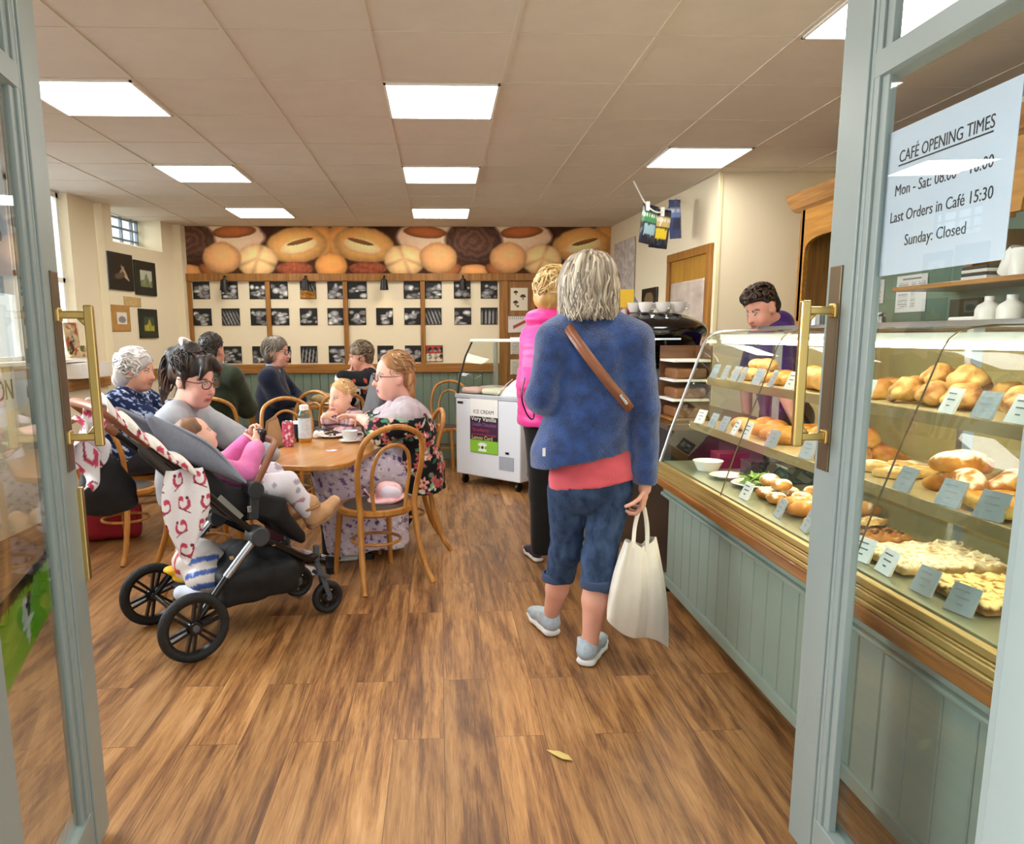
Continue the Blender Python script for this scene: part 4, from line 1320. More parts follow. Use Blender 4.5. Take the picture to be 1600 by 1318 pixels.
# books, plates and tubs on the upper shelf
for i in range(4):
    o = tag(MB().span((-.1, -.09, 0), (.1, .09, .016)).build('stacked_box', mat('box_dark' if i % 2 else 'box_pale', '#3b352c' if i % 2 else '#d8d5cb', .5), None, bevel=.002),
            '%s flat box in the stack beside the oak divider, %s from the bottom' % ('dark' if i % 2 else 'pale', ordn[i]), 'box', 'flat boxes on the upper shelf'); o.location = (2.78, 3.68, 1.721 + .0165 * i)
for i, (y, tl) in enumerate(((3.55, .5), (3.47, .25))):
    o = tag(MB().lathe([(0, 0), (.05, 0), (.055, .1), (.045, .13), (0, .13)], n=18).build('tub', M_JAR, None, True), ('tilted white tub on the upper dresser shelf', 'white tub right of the tilted one on the upper dresser shelf')[i], 'tub'); o.location = (2.76, y, 1.735); o.rotation_euler = (tl if i == 0 else 0, 0, 0)
    if i: o.location.z = 1.721
for i, (y, h) in enumerate(((3.30, .17), (3.18, .2), (3.05, .15))):
    o = tag(MB().span((-.06, -.045, 0), (.06, .045, h)).build('carton', mat('carton_%d' % i, ('#cfcabb', '#8d8470', '#d9d2c0')[i], .5), None, bevel=.003), ('pale carton on the upper dresser shelf, first after the tubs', 'tall brownish carton on the upper dresser shelf', 'short cream carton on the upper dresser shelf')[i], 'carton'); o.location = (2.78, y, 1.721)
o = tag(MB().lathe([(0, 0), (.05, 0), (.055, .005), (.05, .11), (.045, .11), (.045, .01), (0, .01)], n=24).build('steel_canister', M_STEEL, None, True), 'brushed steel canister on the shelf beside the man in purple', 'canister'); o.location = (2.68, 5.2, 1.497)

# side counter beyond the case: coffee machine, cups, cans
t = thing('side_counter', 'low dark counter carrying the black coffee machine beyond the display case', 'counter', (0, 0, 0))
MB().span((1.28, 4.0, .0), (1.85, 5.3, .93)).build('cabinet', M_BLACK, t)
MB().span((1.25, 3.98, .93), (1.88, 5.32, .97)).build('worktop', wood('dark_top', '#5a4028', '#43301e', .3, 'Y'), t, bevel=.006)
t = thing('bread_rack', 'wooden rack of brown loaf trays standing behind the end of the display case', 'rack', (1.40, 4.22, .972)); t.scale = (.75, .75, 1)
for z in (0, .11, .22, .33): MB().span((-.13, -.18, z), (.16, .18, z + .014)).build('tray', M_WHITE if z else M_OAK, t, bevel=.003)
MB().span((-.13, .166, 0), (.16, .18, .42)).span((.15, -.18, 0), (.16, .18, .42)).build('frame', wood('rack_brown', '#7a5230', '#5e3c20', .4, 'X'), t)
for z in (.014, .124, .234): MB().span((-.10, -.15, z + .001), (.14, .15, z + .06)).build('loaf_row', mat('dark_loaf', '#8a5c33', .6, noise=.3, nscale=20, bump=.3), t, bevel=.02, seg=3)

t = thing('coffee_machine', 'big glossy black domed coffee machine with white cups on top', 'coffee machine', (1.35, 4.72, .972))
M_GLOSSB = mat('gloss_black', '#08080a', .12, coat=.6)
s = SDF(.012, .04)
s.ell((0, 0, .50), (.36, .24, .13)).box((0, .02, .40), (.27, .2, .10), None, .04).cut((0, 0, .622), (0, 0, 1))
s.mesh('hood', M_GLOSSB, t)
MB().span((-.26, -.17, 0), (.26, .2, .06)).span((-.24, .03, .06), (.24, .2, .40)).build('body', M_GLOSSB, t, bevel=.01)
MB().span((-.24, -.17, .058), (.24, .02, .068)).build('drip_tray', M_CHROME, t)
for x in (-.12, .1):
    g = MB().cyl((x, -.1, .33), (x, -.1, .26), .034).tube([(x, -.11, .285), (x, -.26, .27)], .012, 10)
    g.build('brew_head', M_CHROME, t, True)
for x, l in ((-.22, .3), (.22, .3)): MB().tube(smooth_path([(x, -.14, .36), (x, -.19, .34), (x + .01, -.2, .15)], 5), .006, 8).build('steam_wand', M_CHROME, t, True)
MB().span((-.30, -.232, .452), (.12, -.226, .462)).build('trim_strip', M_CHROME, t)

def cup_parts(t, r=.042, h=.062, m=M_CHINA):
    MB().lathe([(0, 0), (r * .55, 0), (r * .6, .004), (r * .85, h * .4), (r, h), (r * .93, h), (r * .78, h * .4), (r * .5, .008), (0, .008)], n=26).build('bowl', m, t, True)
    MB().tube(smooth_path([(r * .9, 0, h * .82), (r * 1.45, 0, h * .78), (r * 1.5, 0, h * .42), (r * .8, 0, h * .28)], 5), r * .1, 8).build('handle', m, t, True)
cups = [(1.28, 4.62, 0, 0), (1.38, 4.60, 0, .5), (1.48, 4.62, 0, .9), (1.56, 4.66, 0, .2), (1.43, 4.72, 0, 2.), (1.33, 4.72, 0, 2.6), (1.23, 4.70, 0, 1.7), (1.52, 4.74, 0, -.6)]
for i, (x, y, lv, rz) in enumerate(cups):
    zt = .972 + .622 - max(0, abs(x - 1.35) - .2) * .25
    t = thing('coffee_cup', 'white cup on top of the black coffee machine, %s in the heap' % ordn[i], 'cup', (x, y, 1.5942), rz, 'cups on the coffee machine')
    if abs(x - 1.35) > .17: t.location.x = 1.35 + math.copysign(.16, x - 1.35) + (i - 4) * .004; t.location.z = 1.5942
    cup_parts(t, .045, .06)
# drinks packs beside the machine
def pack(name, label, loc, dims, c1, c2, n=3):
    t = thing(name, label, 'drinks pack', loc)
    for i in range(n):
        x = (i - (n - 1) / 2) * dims[0] / n
        MB().lathe([(0, 0), (dims[0] / n * .42, 0), (dims[0] / n * .46, .01), (dims[0] / n * .46, dims[2] - .014), (dims[0] / n * .36, dims[2]), (0, dims[2])], (x, 0, 0), 16).build('can', c1 if i % 2 == 0 else c2, t, True)
MR, MYEL, MW2 = mat('can_red', '#d8362c', .3), mat('can_yellow', '#eec51c', .35), mat('can_pale', '#efe0d8', .3)
t = thing('bottle_shelf', 'small dark stand holding red and yellow drink cans beside the coffee machine', 'stand', (1.19, 4.74, .972))
MB().span((-.09, -.06, 0), (.05, .06, .56)).build('stand', M_BLACK, t, bevel=.004)
pack('red_can_pack', 'row of red and white drink cans beside the coffee machine', (1.17, 4.74, 1.533), (.15, .06, .09), MR, MW2, 3)
o = tag(MB().span((-.045, -.03, 0), (.045, .03, .115)).span((-.012, -.0305, .02), (.012, -.03, .09)).build('yellow_tin', MYEL, None, bevel=.008), 'yellow tin standing on the red drink cans', 'tin'); o.location = (1.185, 4.74, 1.624)
o = tag(MB().span((-.02, -.03, 0), (.02, .03, .10)).build('dark_tin', mat('tin_dark', '#4a3a3a', .4), None, bevel=.008), 'dark tin left of the yellow tin on the cans', 'tin'); o.location = (1.11, 4.74, 1.624)
o = tag(MB().prism([(-.05, 0, 0), (.06, 0, 0), (-.03, 0, .13)], (0, .02, 0)).build('napkin_fold', mat('blue_grey', '#8e9ab8', .6), None), 'folded blue grey napkin on top of the coffee machine', 'napkin'); o.location = (1.27, 4.80, 1.5945)

# ---- snack packets pegged on a string
t = thing('packet_string', 'white string looped from the ceiling holding three snack packets', 'string', (0, 0, 0))
P0, P1, P2 = pix(990, 283, Z=ZC - .002), pix(1012, 322, Y=6.1), pix(1058, 308, Z=ZC - .012)
Pm = pix(1035, 331, Y=6.2)
MB().tube(smooth_path([P0, P1, Pm, P2], 5), .006, 6).build('cord', M_PAPER, t, True)
for p in (P1, Pm, P2): MB().box(p, (.03, .02, .07)).build('peg', M_WHITE, t)
def packet(cx, top, w, h, cols, label, rz):
    def fn(V):
        q = V; c = np.tile(hexrgb(cols[0]), (len(V), 1)) * 1.0
        zz = (V[:, 2]) / h
        k = (zz < -.18) & (zz > -.46); c[k] = hexrgb(cols[1])
        k = (zz < -.52) & (zz > -.78) & (np.abs(V[:, 0]) < w * .33); c[k] = hexrgb(cols[2])
        k = (zz < -.25) & (zz > -.34) & (np.sin(V[:, 0] * 260) > 0); c[k] = hexrgb('#e8ecec')
        return c
    n = 24
    u, v = np.meshgrid(np.linspace(-1, 1, n), np.linspace(0, 1, n)); u, v = u.ravel(), v.ravel()
    puff = .022 * np.clip(1 - u ** 4, 0, 1) * np.sin(PI * v) ** .5 + .002
    wr = .004 * vnoise(u, v, int(w * 1000), 1.5)
    A = np.stack([u * w / 2 + .3 * wr, -puff + wr, -v * h + .4 * wr], 1); B = np.stack([u * w / 2 + .3 * wr, puff + wr, -v * h + .4 * wr], 1)
    i, j = np.meshgrid(np.arange(n - 1), np.arange(n - 1)); a = (j * n + i).ravel()
    F = np.stack([a, a + n, a + n + 1, a + 1], 1)
    V = np.concatenate([A, B]); 
    o = np_mesh('snack_packet', V, np.concatenate([F[:, ::-1], F + n * n]), painted('foil_packet', .25, spec=.7), None, True, fn(V))
    o.location = top; o.rotation_euler = (.0, .0, rz)
    return tag(o, label, 'snack packet', 'snack packets on the string')
for x_, yt, w_, cols, lab, rz, tl in ((1017, 320, .17, ('#1b2438', '#3f8f5a', '#8fb8c8'), 'dark snack packet with a green panel, leftmost on the string', .5, .12), (1035, 327, .16, ('#161d30', '#c9b06a', '#e0c832'), 'dark snack packet with a yellow panel, middle of the string', .1, .1), (1054, 312, .17, ('#27407e', '#6f8fd0', '#22325e'), 'blue snack packet hanging rightmost on the string', .7, -.12)):
    packet(0, pix(x_, yt, Y=6.15 + (x_ - 1017) * .004), w_, .31, cols, lab, rz).rotation_euler = (0, tl, rz)

# ================================================================ ICE CREAM FREEZER
fa, fb = Vector((.153, 7.294, 0)), Vector((.734, 6.696, 0))
fu = (fb - fa).normalized(); frz = math.atan2(fu.y, fu.x); FW = (fb - fa).length
t = thing('ice_cream_freezer', 'white ice cream freezer on castors with a glass hood and flavour poster', 'freezer', fa, frz)
M_FRZ = mat('freezer_white', '#e3e9f2', .3)
FD = .62
MB().span((0, 0, .10), (FW, FD, .855)).build('body', M_FRZ, t, bevel=.012)
MB().span((-.008, -.008, .855), (FW + .008, FD, .895)).build('top_rim', mat('grey_plastic', '#b9bdc2', .35), t, bevel=.008)
mh = MB()
hood = [(.02, .02, .895), (.05, .02, 1.08), (.12, .05, 1.30), (.20, .10, 1.42)]
for x in (.02, FW - .02):
    MB().tube([(x, y, z) for y, z in ((.012, .895), (.04, 1.05), (.12, 1.25), (.22, 1.40))], .009, 8).build('hood_frame', M_BLACK, t, True)

gm = MB(); pr = [(.012, .897), (.04, 1.05), (.12, 1.25), (.22, 1.40)]
gm.add([(.02, y, z) for y, z in pr] + [(FW - .02, y, z) for y, z in pr], [(i, i + 1, 4 + i + 1, 4 + i) for i in range(3)])
gm.build('hood_glass', M_CGLASS, t, True)
MB().span((0, .205, 1.395), (FW, .50, 1.425)).build('canopy', mat('canopy_white', '#eef2e8', .3), t, bevel=.008)
MB().span((.0, .56, .895), (.03, .60, 1.40)).span((FW - .03, .56, .895), (FW, .6, 1.40)).build('rear_post', M_STEEL, t)
MB().span((.03, .04, .86), (FW - .03, .56, .897)).build('well', mat('well_dark', '#3a3b3f', .4), t)
tub_c = ('#e9b9b4', '#efe2d0', '#e7c9bf', '#c8c2c0', '#e5b7a4', '#d9cfc8')
for i in range(6):
    x, y = .14 + (i % 3) * .27, .16 + (i // 3) * .25
    MB().box((x, y, .925), (.25, .22, .06)).build('ice_cream_tub', mat('ice_%d' % i, tub_c[i], .6, bump=.5, bscale=25), t, bevel=.03, seg=3)
MB().span((.03, -.006, .80), (.10, .001, .822)).build('badge', M_BLACK, t)
vm = MB().span((FW - .26, -.005, .20), (FW - .08, .001, .33))
vm.build('vent_grille', mat('vent_grey', '#b4bcc8', .5, bump=.8, bscale=300), t)
MB().span((FW - .18, -.006, .355), (FW - .14, .001, .375)).build('lock', M_BLACK, t)
MB().span((FW, .1, .15), (FW + .012, FD - .1, .5)).build('side_vent', mat('vent_side', '#6f767f', .5), t)
for x, y in ((.07, .06), (FW - .07, .06), (.07, FD - .07), (FW - .07, FD - .07)):
    c = MB().cyl((x - .014, y, .04), (x + .014, y, .04), .04, n=20).box((x, y, .085), (.034, .05, .03))
    c.build('castor', M_BLACK, t, True)
def ice_poster(u, v):
    c = np.tile(hexrgb('#f0efea'), (len(u), 1))
    c[(v < .68)] = hexrgb('#1d1a20')
    c[(v < .57) & (v > .33)] = hexrgb('#43203e')
    c[(v < .36) & (v > .32) & (u > .05) & (u < .95)] = hexrgb('#8c2740')
    c[v < .235] = hexrgb('#8cc63c')
    for cx, cy, rx, ry in ((.45, .16, .16, .035), (.45, .1, .07, .05), (.45, .06, .15, .03)):
        c[(((u - cx) / rx) ** 2 + ((v - cy) / ry) ** 2) < 1] = hexrgb('#f0f2ea')
    c[(((u - .45) / .05) ** 2 + ((v - .11) / .03) ** 2) < 1] = hexrgb('#20251c')
    return c
PX0, PW_, PZ0, PH = .20, .36, .335, .525
pp = print_panel('flavour_poster', (PX0, -.006, PZ0), (PW_, 0, 0), (0, 0, PH), 50, 70, ice_poster, PRINT, t, thick=.003)
def ptext(body, x, z, size, w, hexc, nm):
    o = text_obj('lettering', body, (PX0 + x * PW_, -.0066, PZ0 + z * PH), (1, 0, 0), (0, 0, 1), size, mat('ink_' + nm, hexc, .6), None, width=w * PW_, ext=.0004)
    o.parent = pp; return o
ptext('ICE CREAM', .12, .73, .05, .72, '#2a2526', 'dark')
ptext('Very Vanilla', .04, .595, .06, .9, '#f2f0ec', 'white')
ptext('Double Chocolate', .07, .50, .05, .86, '#8d5f92', 'mauve')
ptext('Strawberry', .08, .40, .05, .6, '#a33553', 'rose')
ptext('Lemon Curd', .06, .25, .055, .74, '#d8d69a', 'lemon')
tag(MB().span((0, 0, 0), (.34, .2, .012)).build('white_card', M_PAPER, None), 'white card lying on the freezer hood at the right', 'card').location = fa + fu * .50 + Vector((fu.y * -.0, 0, 1.4265)) + Vector((-fu.y, fu.x, 0)) * .24
bpy.data.objects['white_card'].rotation_euler = (0, 0, frz)
t = thing('grey_crate_trolley', 'grey slatted trolley beside the freezer behind the woman in pink', 'trolley', (.93, 6.55, 0), .0)
cm_ = MB()
for k in range(4): cm_.span((-.03 + .06 * k, -.02, .08), (-.005 + .06 * k, 0, .62))
cm_.span((-.05, -.01, .10), (.22, .34, .13)).span((-.05, -.01, .6), (.22, .34, .63)).span((-.05, .32, .08), (.22, .34, .62))
cm_.build('frame', mat('trolley_grey', '#9aa2aa', .4), t)
for x, y in ((-.02, .02), (.19, .02), (-.02, .3), (.19, .3)): MB().cyl((x - .012, y, .04), (x + .012, y, .04), .04, n=14).build('castor', M_BLACK, t, True)

# ================================================================ CHAIRS
M_BEECH = wood('bentwood', '#c98f45', '#a86c2a', .35, 'Z', .6, coat=.2)
M_PAD = mat('seat_pad', '#4a4038', .55)
def make_chair(seatm=M_PAD):
    t = thing('bentwood_chair', None, 'chair', (0, 0, 0))
    r, h = .225, .46
    MB().lathe([(r - .05, h - .045), (r - .01, h - .045), (r + .005, h - .03), (r + .005, h - .006), (r - .012, h), (r - .035, h - .004), (r - .05, h - .02), (r - .05, h - .045)], n=36).build('seat', M_BEECH, t, True)
    MB().lathe([(0, h - .018), (r - .04, h - .018), (r - .03, h - .004), (r - .05, h + .008), (r * .4, h + .012), (0, h + .012)], n=32).build('seat_pad', seatm, t, True)
    for sx in (-1, 1):
        MB().tube(smooth_path([(sx * .16, .15, h - .03), (sx * .175, .17, .25), (sx * .19, .19, 0)], 6), [.019] * 5 + [.018] * 5 + [.015] * 3, 12).build('leg', M_BEECH, t, True)
        MB().tube(smooth_path([(sx * .175, -.16, h + .02), (sx * .185, -.185, .28), (sx * .205, -.24, .1), (sx * .225, -.30, 0)], 6), [.0185] * 12 + [.0165] * 7, 12).build('leg', M_BEECH, t, True)
    MB().tube(smooth_path([(-.175, -.16, h + .0), (-.19, -.175, h + .12), (-.205, -.215, h + .28), (-.165, -.262, h + .43), (0, -.28, h + .49), (.165, -.262, h + .43), (.205, -.215, h + .28), (.19, -.175, h + .12), (.175, -.16, h + .0)], 7), .0165, 12).build('back_frame', M_BEECH, t, True)
    MB().tube(smooth_path([(-.10, -.19, h - .01), (-.112, -.195, h + .10), (-.118, -.222, h + .24), (-.085, -.252, h + .345), (0, -.264, h + .385), (.085, -.252, h + .345), (.118, -.222, h + .24), (.112, -.195, h + .10), (.10, -.19, h - .01)], 7), .0115, 10).build('back_loop', M_BEECH, t, True)
    MB().tube([(.148 * math.cos(a), .148 * math.sin(a) + .0, .235) for a in np.linspace(0, 2 * PI, 33)[:-1]], .010, 8, True).build('stretcher', M_BEECH, t, True)
    return t
chair0 = make_chair()
CH = [((-.40, 4.38), 31, 'bentwood chair with pink sun hat on its seat, back towards the viewer'),
      ((-.27, 5.06), 100, 'bentwood chair carrying the woman in the floral jacket'),
      ((-1.42, 5.35), -35, 'bentwood chair with round hoop back behind the woman in grey'),
      ((-1.20, 5.95), 200, 'bentwood chair with tall hoop behind the can and bottle on the table'),
      ((-1.95, 6.52), 5, 'bentwood chair carrying the man in the dark green jumper'),
      ((-1.62, 7.22), -80, 'bentwood chair carrying the woman in navy'),
      ((-1.30, 6.72), 150, 'empty bentwood chair in front of the woman in navy'),
      ((-.98, 7.05), 20, 'empty bentwood chair drawn up to the far table left of the baby'),
      ((-.57, 7.25), 85, 'bentwood chair carrying the person with the striped top'),
      ((.02, 8.20), 160, 'empty bentwood chair by the green panelling beside the freezer'),
      ((-2.16, 5.02), -20, 'bentwood chair with a black coat on it near the left door'),
      ((-1.44, 4.42), -60, 'bentwood chair carrying the woman in the grey sweatshirt'),
      ((-2.25, 5.62), -75, 'bentwood chair carrying the white haired woman')]
CHAIRS = []
for i, ((x, y), deg, lab) in enumerate(CH):
    c = chair0 if i == 0 else dup(chair0)
    c.location = (x, y, 0); c.rotation_euler = (0, 0, math.radians(deg)); c['label'] = lab; c['group'] = 'bentwood cafe chairs'
    CHAIRS.append(c)

# ================================================================ TABLES
M_TOP = wood('table_top', '#c58d47', '#a56f30', .3, 'Y', .5, coat=.3)
def round_rect(hx, hy, r, n=8):
    out = []
    for cx, cy, a0 in ((hx - r, hy - r, 0), (-hx + r, hy - r, 90), (-hx + r, -hy + r, 180), (hx - r, -hy + r, 270)):
        for k in range(n + 1):
            a = math.radians(a0 + 90 * k / n); out.append((cx + r * math.cos(a), cy + r * math.sin(a)))
    return out
def table(label, loc, rz, hx, hy, r, h=.74):
    t = thing('cafe_table', label, 'table', loc, rz, 'cafe tables')
    MB().prism([(x, y, h - .032) for x, y in round_rect(hx, hy, r)], (0, 0, .032)).build('tabletop', M_TOP, t, bevel=.008, seg=3)
    m = MB()
    for yy in ((-.0,) if hy < .5 else (-.12, .12)) if False else (0,):
        m.lathe([(.085, .02), (.085, .03), (.05, .05), (.05, h - .05), (.1, h - .033)], (0, yy, 0), 20)
    m.build('pedestal', M_BLACK, t, True)
    b_ = MB()
    for k in range(4):
        a = k * PI / 2 + .4
        b_.beam((0, 0, .03), (.27 * math.cos(a), .27 * math.sin(a), .02), .06, .035)
        b_.cyl((.26 * math.cos(a), .26 * math.sin(a), 0), (.26 * math.cos(a), .26 * math.sin(a), .02), .03)
    b_.build('foot_base', M_BLACK, t)
    return t
T1 = (-.735, 4.71); T1R = math.radians(-13)
table('oak topped pedestal table with rounded corners beside the pushchair', (T1[0], T1[1], 0), T1R, .32, .60, .2)
table('far oak table with wrapped things between the woman in navy and the striped person', (-1.05, 7.72, 0), .05, .36, .36, .06, .775)
table('oak table by the back wall, beside the man in dark green', (-2.36, 7.36, 0), .0, .34, .34, .06)

# things on the near table
def at_t(x, y, z=.741):
    p = pix(x, y, Z=z); return Vector((p.x, p.y, z))
p = at_t(451, 697)
t = thing('drink_can', 'pink and silver drink can at the front of the near table', 'can', p); t.scale = (1.15, 1.15, 1.2)
def can_col(V):
    c = np.tile(hexrgb('#c24a6a'), (len(V), 1))
    n = waves(V, 3, 190, 2); c[n > .35] = hexrgb('#e9cdd2'); c[n < -.5] = hexrgb('#7a2f45'); 
    return c
a = np.linspace(0, 2 * PI, 41)[:-1]; prof = [(.029, .002), (.0325, .012)] + [(.0325, z) for z in np.linspace(.02, .125, 20)] + [(.029, .136)]
V = np.array([(r * math.cos(q), r * math.sin(q), z) for r, z in prof for q in a]); n_ = 40
F = np.array([(i * n_ + k, i * n_ + (k + 1) % n_, (i + 1) * n_ + (k + 1) % n_, (i + 1) * n_ + k) for i in range(len(prof) - 1) for k in range(n_)])
np_mesh('body', V, F, painted('can_print', .25, spec=.7), t, True, can_col(V))
MB().lathe([(.029, .136), (.030, .139), (.026, .139), (.025, .136), (0, .136)], n=32).build('lid', M_CHROME, t, True)
p = at_t(477, 690)
t = thing('juice_bottle', 'white labelled plastic bottle with amber juice at its base', 'bottle', p); t.scale = (1.2, 1.2, 1.1)
MB().lathe([(0, 0), (.034, 0), (.037, .008), (.037, .028), (.036, .03), (0, .03)], n=26).build('juice', mat('amber_juice', '#b7791b', .1), t, True)
MB().lathe([(.0375, .026), (.0375, .15), (.0355, .15), (.0355, .026)], n=26).build('paper_label', mat('pale_label', '#d9e2ea', .5, noise=.25, nscale=40), t, True)
MB().lathe([(.0365, .15), (.037, .165), (.03, .185), (.022, .197), (.022, .205)], n=26).build('shoulder', glass('bottle_clear', '#e6ecea', .08), t, True)
MB().lathe([(.026, .2), (.026, .228), (.02, .232), (0, .232)], n=24).build('cap', M_WHITE, t, True)
p = at_t(467, 684)
t = thing('takeaway_cup', 'dark paper cup with white lid behind the drink can', 'cup', p)
MB().lathe([(0, 0), (.028, 0), (.038, .105), (0, .105)], n=24).build('cup', mat('cup_black', '#1e1c20', .5), t, True)
MB().lathe([(.041, .103), (.041, .112), (.034, .122), (0, .122)], n=24).build('lid', M_WHITE, t, True)
p = at_t(517, 683); plate(p.x, p.y, .741, .095, 'white plate with cake crumbs on the near table')
leaves('cake_crumbs', p.x + .01, p.y, .750, 14, .05, mat('crumb', '#4a3428', .7), 'dark cake crumbs left on the white plate', 'crumbs')
p = at_t(497, 684)
s = SDF(.006, .015); 
for k in range(6): s.ell((.02 * math.cos(k * 2.1), .02 * math.sin(k * 2.1), .022 + .006 * (k % 2)), (.022, .02, .02))
o = s.mesh('crumpled_napkin', mat('napkin', '#f2f0ec', .8), None, lambda P: .005 * waves(P, 4, 90, 2)); o.location = (p.x, p.y, .741); tag(o, 'crumpled white napkin between the bottle and the plate', 'napkin')
p = at_t(547, 690)
t = thing('saucer', 'white saucer under the pale blue teacup', 'saucer', p)
MB().lathe([(0, 0), (.045, 0), (.075, .012), (.078, .014), (.074, .017), (.045, .006), (0, .006)], n=32).build('dish', M_CHINA, t, True)
t = thing('teacup', 'pale blue teacup on its saucer at the table edge', 'cup', (p.x, p.y, .7475), .1)
cup_parts(t, .058, .072, mat('pale_blue_china', '#dfe9ee', .15))
# paper bag
p = at_t(428, 692)
t = thing('paper_bag', 'brown paper bag standing open at the left end of the near table', 'bag', (p.x, p.y, .741), .5)
MB().prism([(-.06, -.035, 0), (.065, -.035, 0), (.03, -.01, .165), (-.035, -.015, .14)], (0, .004, 0)).prism([(-.06, .045, 0), (.065, .045, 0), (.022, .02, .185), (-.04, .015, .15)], (0, .004, 0)).prism([(.063, -.035, 0), (.063, .045, 0), (.026, .02, .18), (.03, -.01, .165)], (.003, 0, 0)).build('paper', mat('kraft_paper', '#b48d63', .75, noise=.15, nscale=12, bump=.2, bscale=30), t)
# far table things
for i, (x, y, nm, lb) in enumerate(((-1.22, 7.62, 'cloth_bundle', 'beige cloth bundle on the far table'), (-1.0, 7.70, 'cup_white', 'white cup on the far table'), (-.86, 7.6, 'cup_white', 'white mug at the right of the far table'))):
    if i == 0:
        s = SDF(.012, .03); s.ell((0, 0, .05), (.11, .09, .05)).ell((.05, .02, .07), (.06, .06, .045)).cut((0, 0, 0), (0, 0, -1))
        o = s.mesh(nm, mat('beige_cloth', '#b9a377', .8, noise=.2), None, lambda P: .008 * waves(P, 5, 30, 2)); o.location = (x, y, .776); tag(o, lb, 'bundle')
    else:
        t = thing('far_mug', lb, 'cup', (x, y, .776), .7); cup_parts(t, .045, .08)
for i, (x, y, lb) in enumerate(((-1.12, 7.5, 'flat cream tray on the far table'), (-1.0, 7.48, 'cream bread plate at the near edge of the far table'))):
    plate(x, y, .776, .08, lb)
# leaf lying on the floor
lf = MB(); pth = [(-.05, -.012), (-.02, -.022), (.02, -.016), (.055, .012), (.02, .012), (-.02, .008)]
lf.add([(x, y, .004 + .006 * abs(y) * 30) for x, y in pth] + [(0, -.004, .002)], [(i, (i + 1) % 6, 6) for i in range(6)])
o = lf.build('fallen_leaf', mat('dry_leaf', '#c9b26a', .6), None, True, solid=.001); o.location = (pix(875, 1183, Z=0).x, pix(875, 1183, Z=0).y, .002); o.rotation_euler = (0, 0, 2.2)
tag(o, 'small dry yellow leaf lying on the plank floor', 'leaf')
# loaves display card on the left sill
def sill_print(u, v):
    c = np.tile(hexrgb('#c9b48c'), (len(u), 1)) * (1 + .25 * vnoise(u, v, 4, 3)[:, None])
    c[vnoise(u, v, 6, 2) > .3] = hexrgb('#a34a2c'); c[vnoise(u, v, 9, 2.2) > .45] = hexrgb('#55602c'); c[vnoise(u, v, 12, 2) < -.6] = hexrgb('#1e1a16')
    return c
tag(print_panel('sill_poster', (-3.19, 6.58, 1.285), (-.0, .42, 0), (-.03, 0, .30), 40, 30, sill_print, PRINT, thick=.02), 'colourful food picture propped on the left window sill', 'picture')
o = tag(MB().span((0, 0, 0), (.14, .55, .13)).build('white_box', M_WHITE, None, bevel=.004), 'white boxed ledge under the left window sill', 'ledge'); o.location = (-3.2, 6.5, 1.105)

# ================================================================ PUSHCHAIR
PO = Vector((-1.30, 3.445, 0)); PRZ = math.atan2(.613, .79)
M_FAB = mat('black_fabric', '#0d0e11', .7, bump=.15, bscale=90)
M_FRAME = mat('frame_black', '#0c0c0e', .3)
M_ALU = mat('aluminium', '#b8bcc2', .3, metal=1.)
M_GREYF = mat('grey_fabric', '#7d8494', .8, noise=.12, nscale=60, bump=.2, bscale=200)
M_TAN = mat('tan_leather', '#8a5335', .4, noise=.15, nscale=12)
M_TYRE = mat('tyre_rubber', '#1b1d20', .6, bump=.5, bscale=160)
push = thing('pushchair', 'black three wheeled looking pushchair with grey seat and tan leather handle', 'pushchair', PO, PRZ)
push['label'] = 'black pushchair with grey seat sides, large spoked rear wheels and tan handle'
def wheel(x, y, r, w, n, par):
    m = MB()
    R90 = rotm(PI / 2, 0, 0)
    m.lathe([(r - .045, -w * .3), (r - .022, -w * .42), (r - .022, w * .42), (r - .045, w * .3), (r - .045, -w * .3)], (x, y, r), 40, R90)
    m.lathe([(0, -w * .55), (.028, -w * .55), (.036, -w * .3), (.036, w * .3), (.028, w * .55), (0, w * .55)], (x, y, r), 24, R90)
    for k in range(n):
        for d in (-.16, .16):
            a = 2 * PI * k / n + .3
            p0 = Vector((x + .03 * math.cos(a + d * 2.2), y, r + .03 * math.sin(a + d * 2.2))); p1 = Vector((x + (r - .04) * math.cos(a + d * .75), y, r + (r - .04) * math.sin(a + d * .75)))
            m.beam(p0, p1, w * .5, .013, up=(math.cos(a + PI / 2), 0, math.sin(a + PI / 2)))
    o = m.build('wheel', M_FRAME, par, True)
    ty = MB()
    ring = [(x + (r - .021) * math.cos(a), y, r + (r - .021) * math.sin(a)) for a in np.linspace(0, 2 * PI, 49)[:-1]]
    ty.tube(ring, .021, 12, True, flat=w / .042)
    ty.build('tyre', M_TYRE, o, True)
    c = MB().lathe([(0, 0), (.017, 0), (.014, .006), (0, .008)], (x, y - w * .55, r), 18, R90).build('hub_cap', mat('hub_grey', '#55585e', .3), o, True)
    return o
wheel(0, -.29, .160, .046, 6, push); wheel(0, .29, .160, .046, 6, push)
wheel(.745, -.165, .092, .034, 5, push); wheel(.745, .165, .092, .034, 5, push)
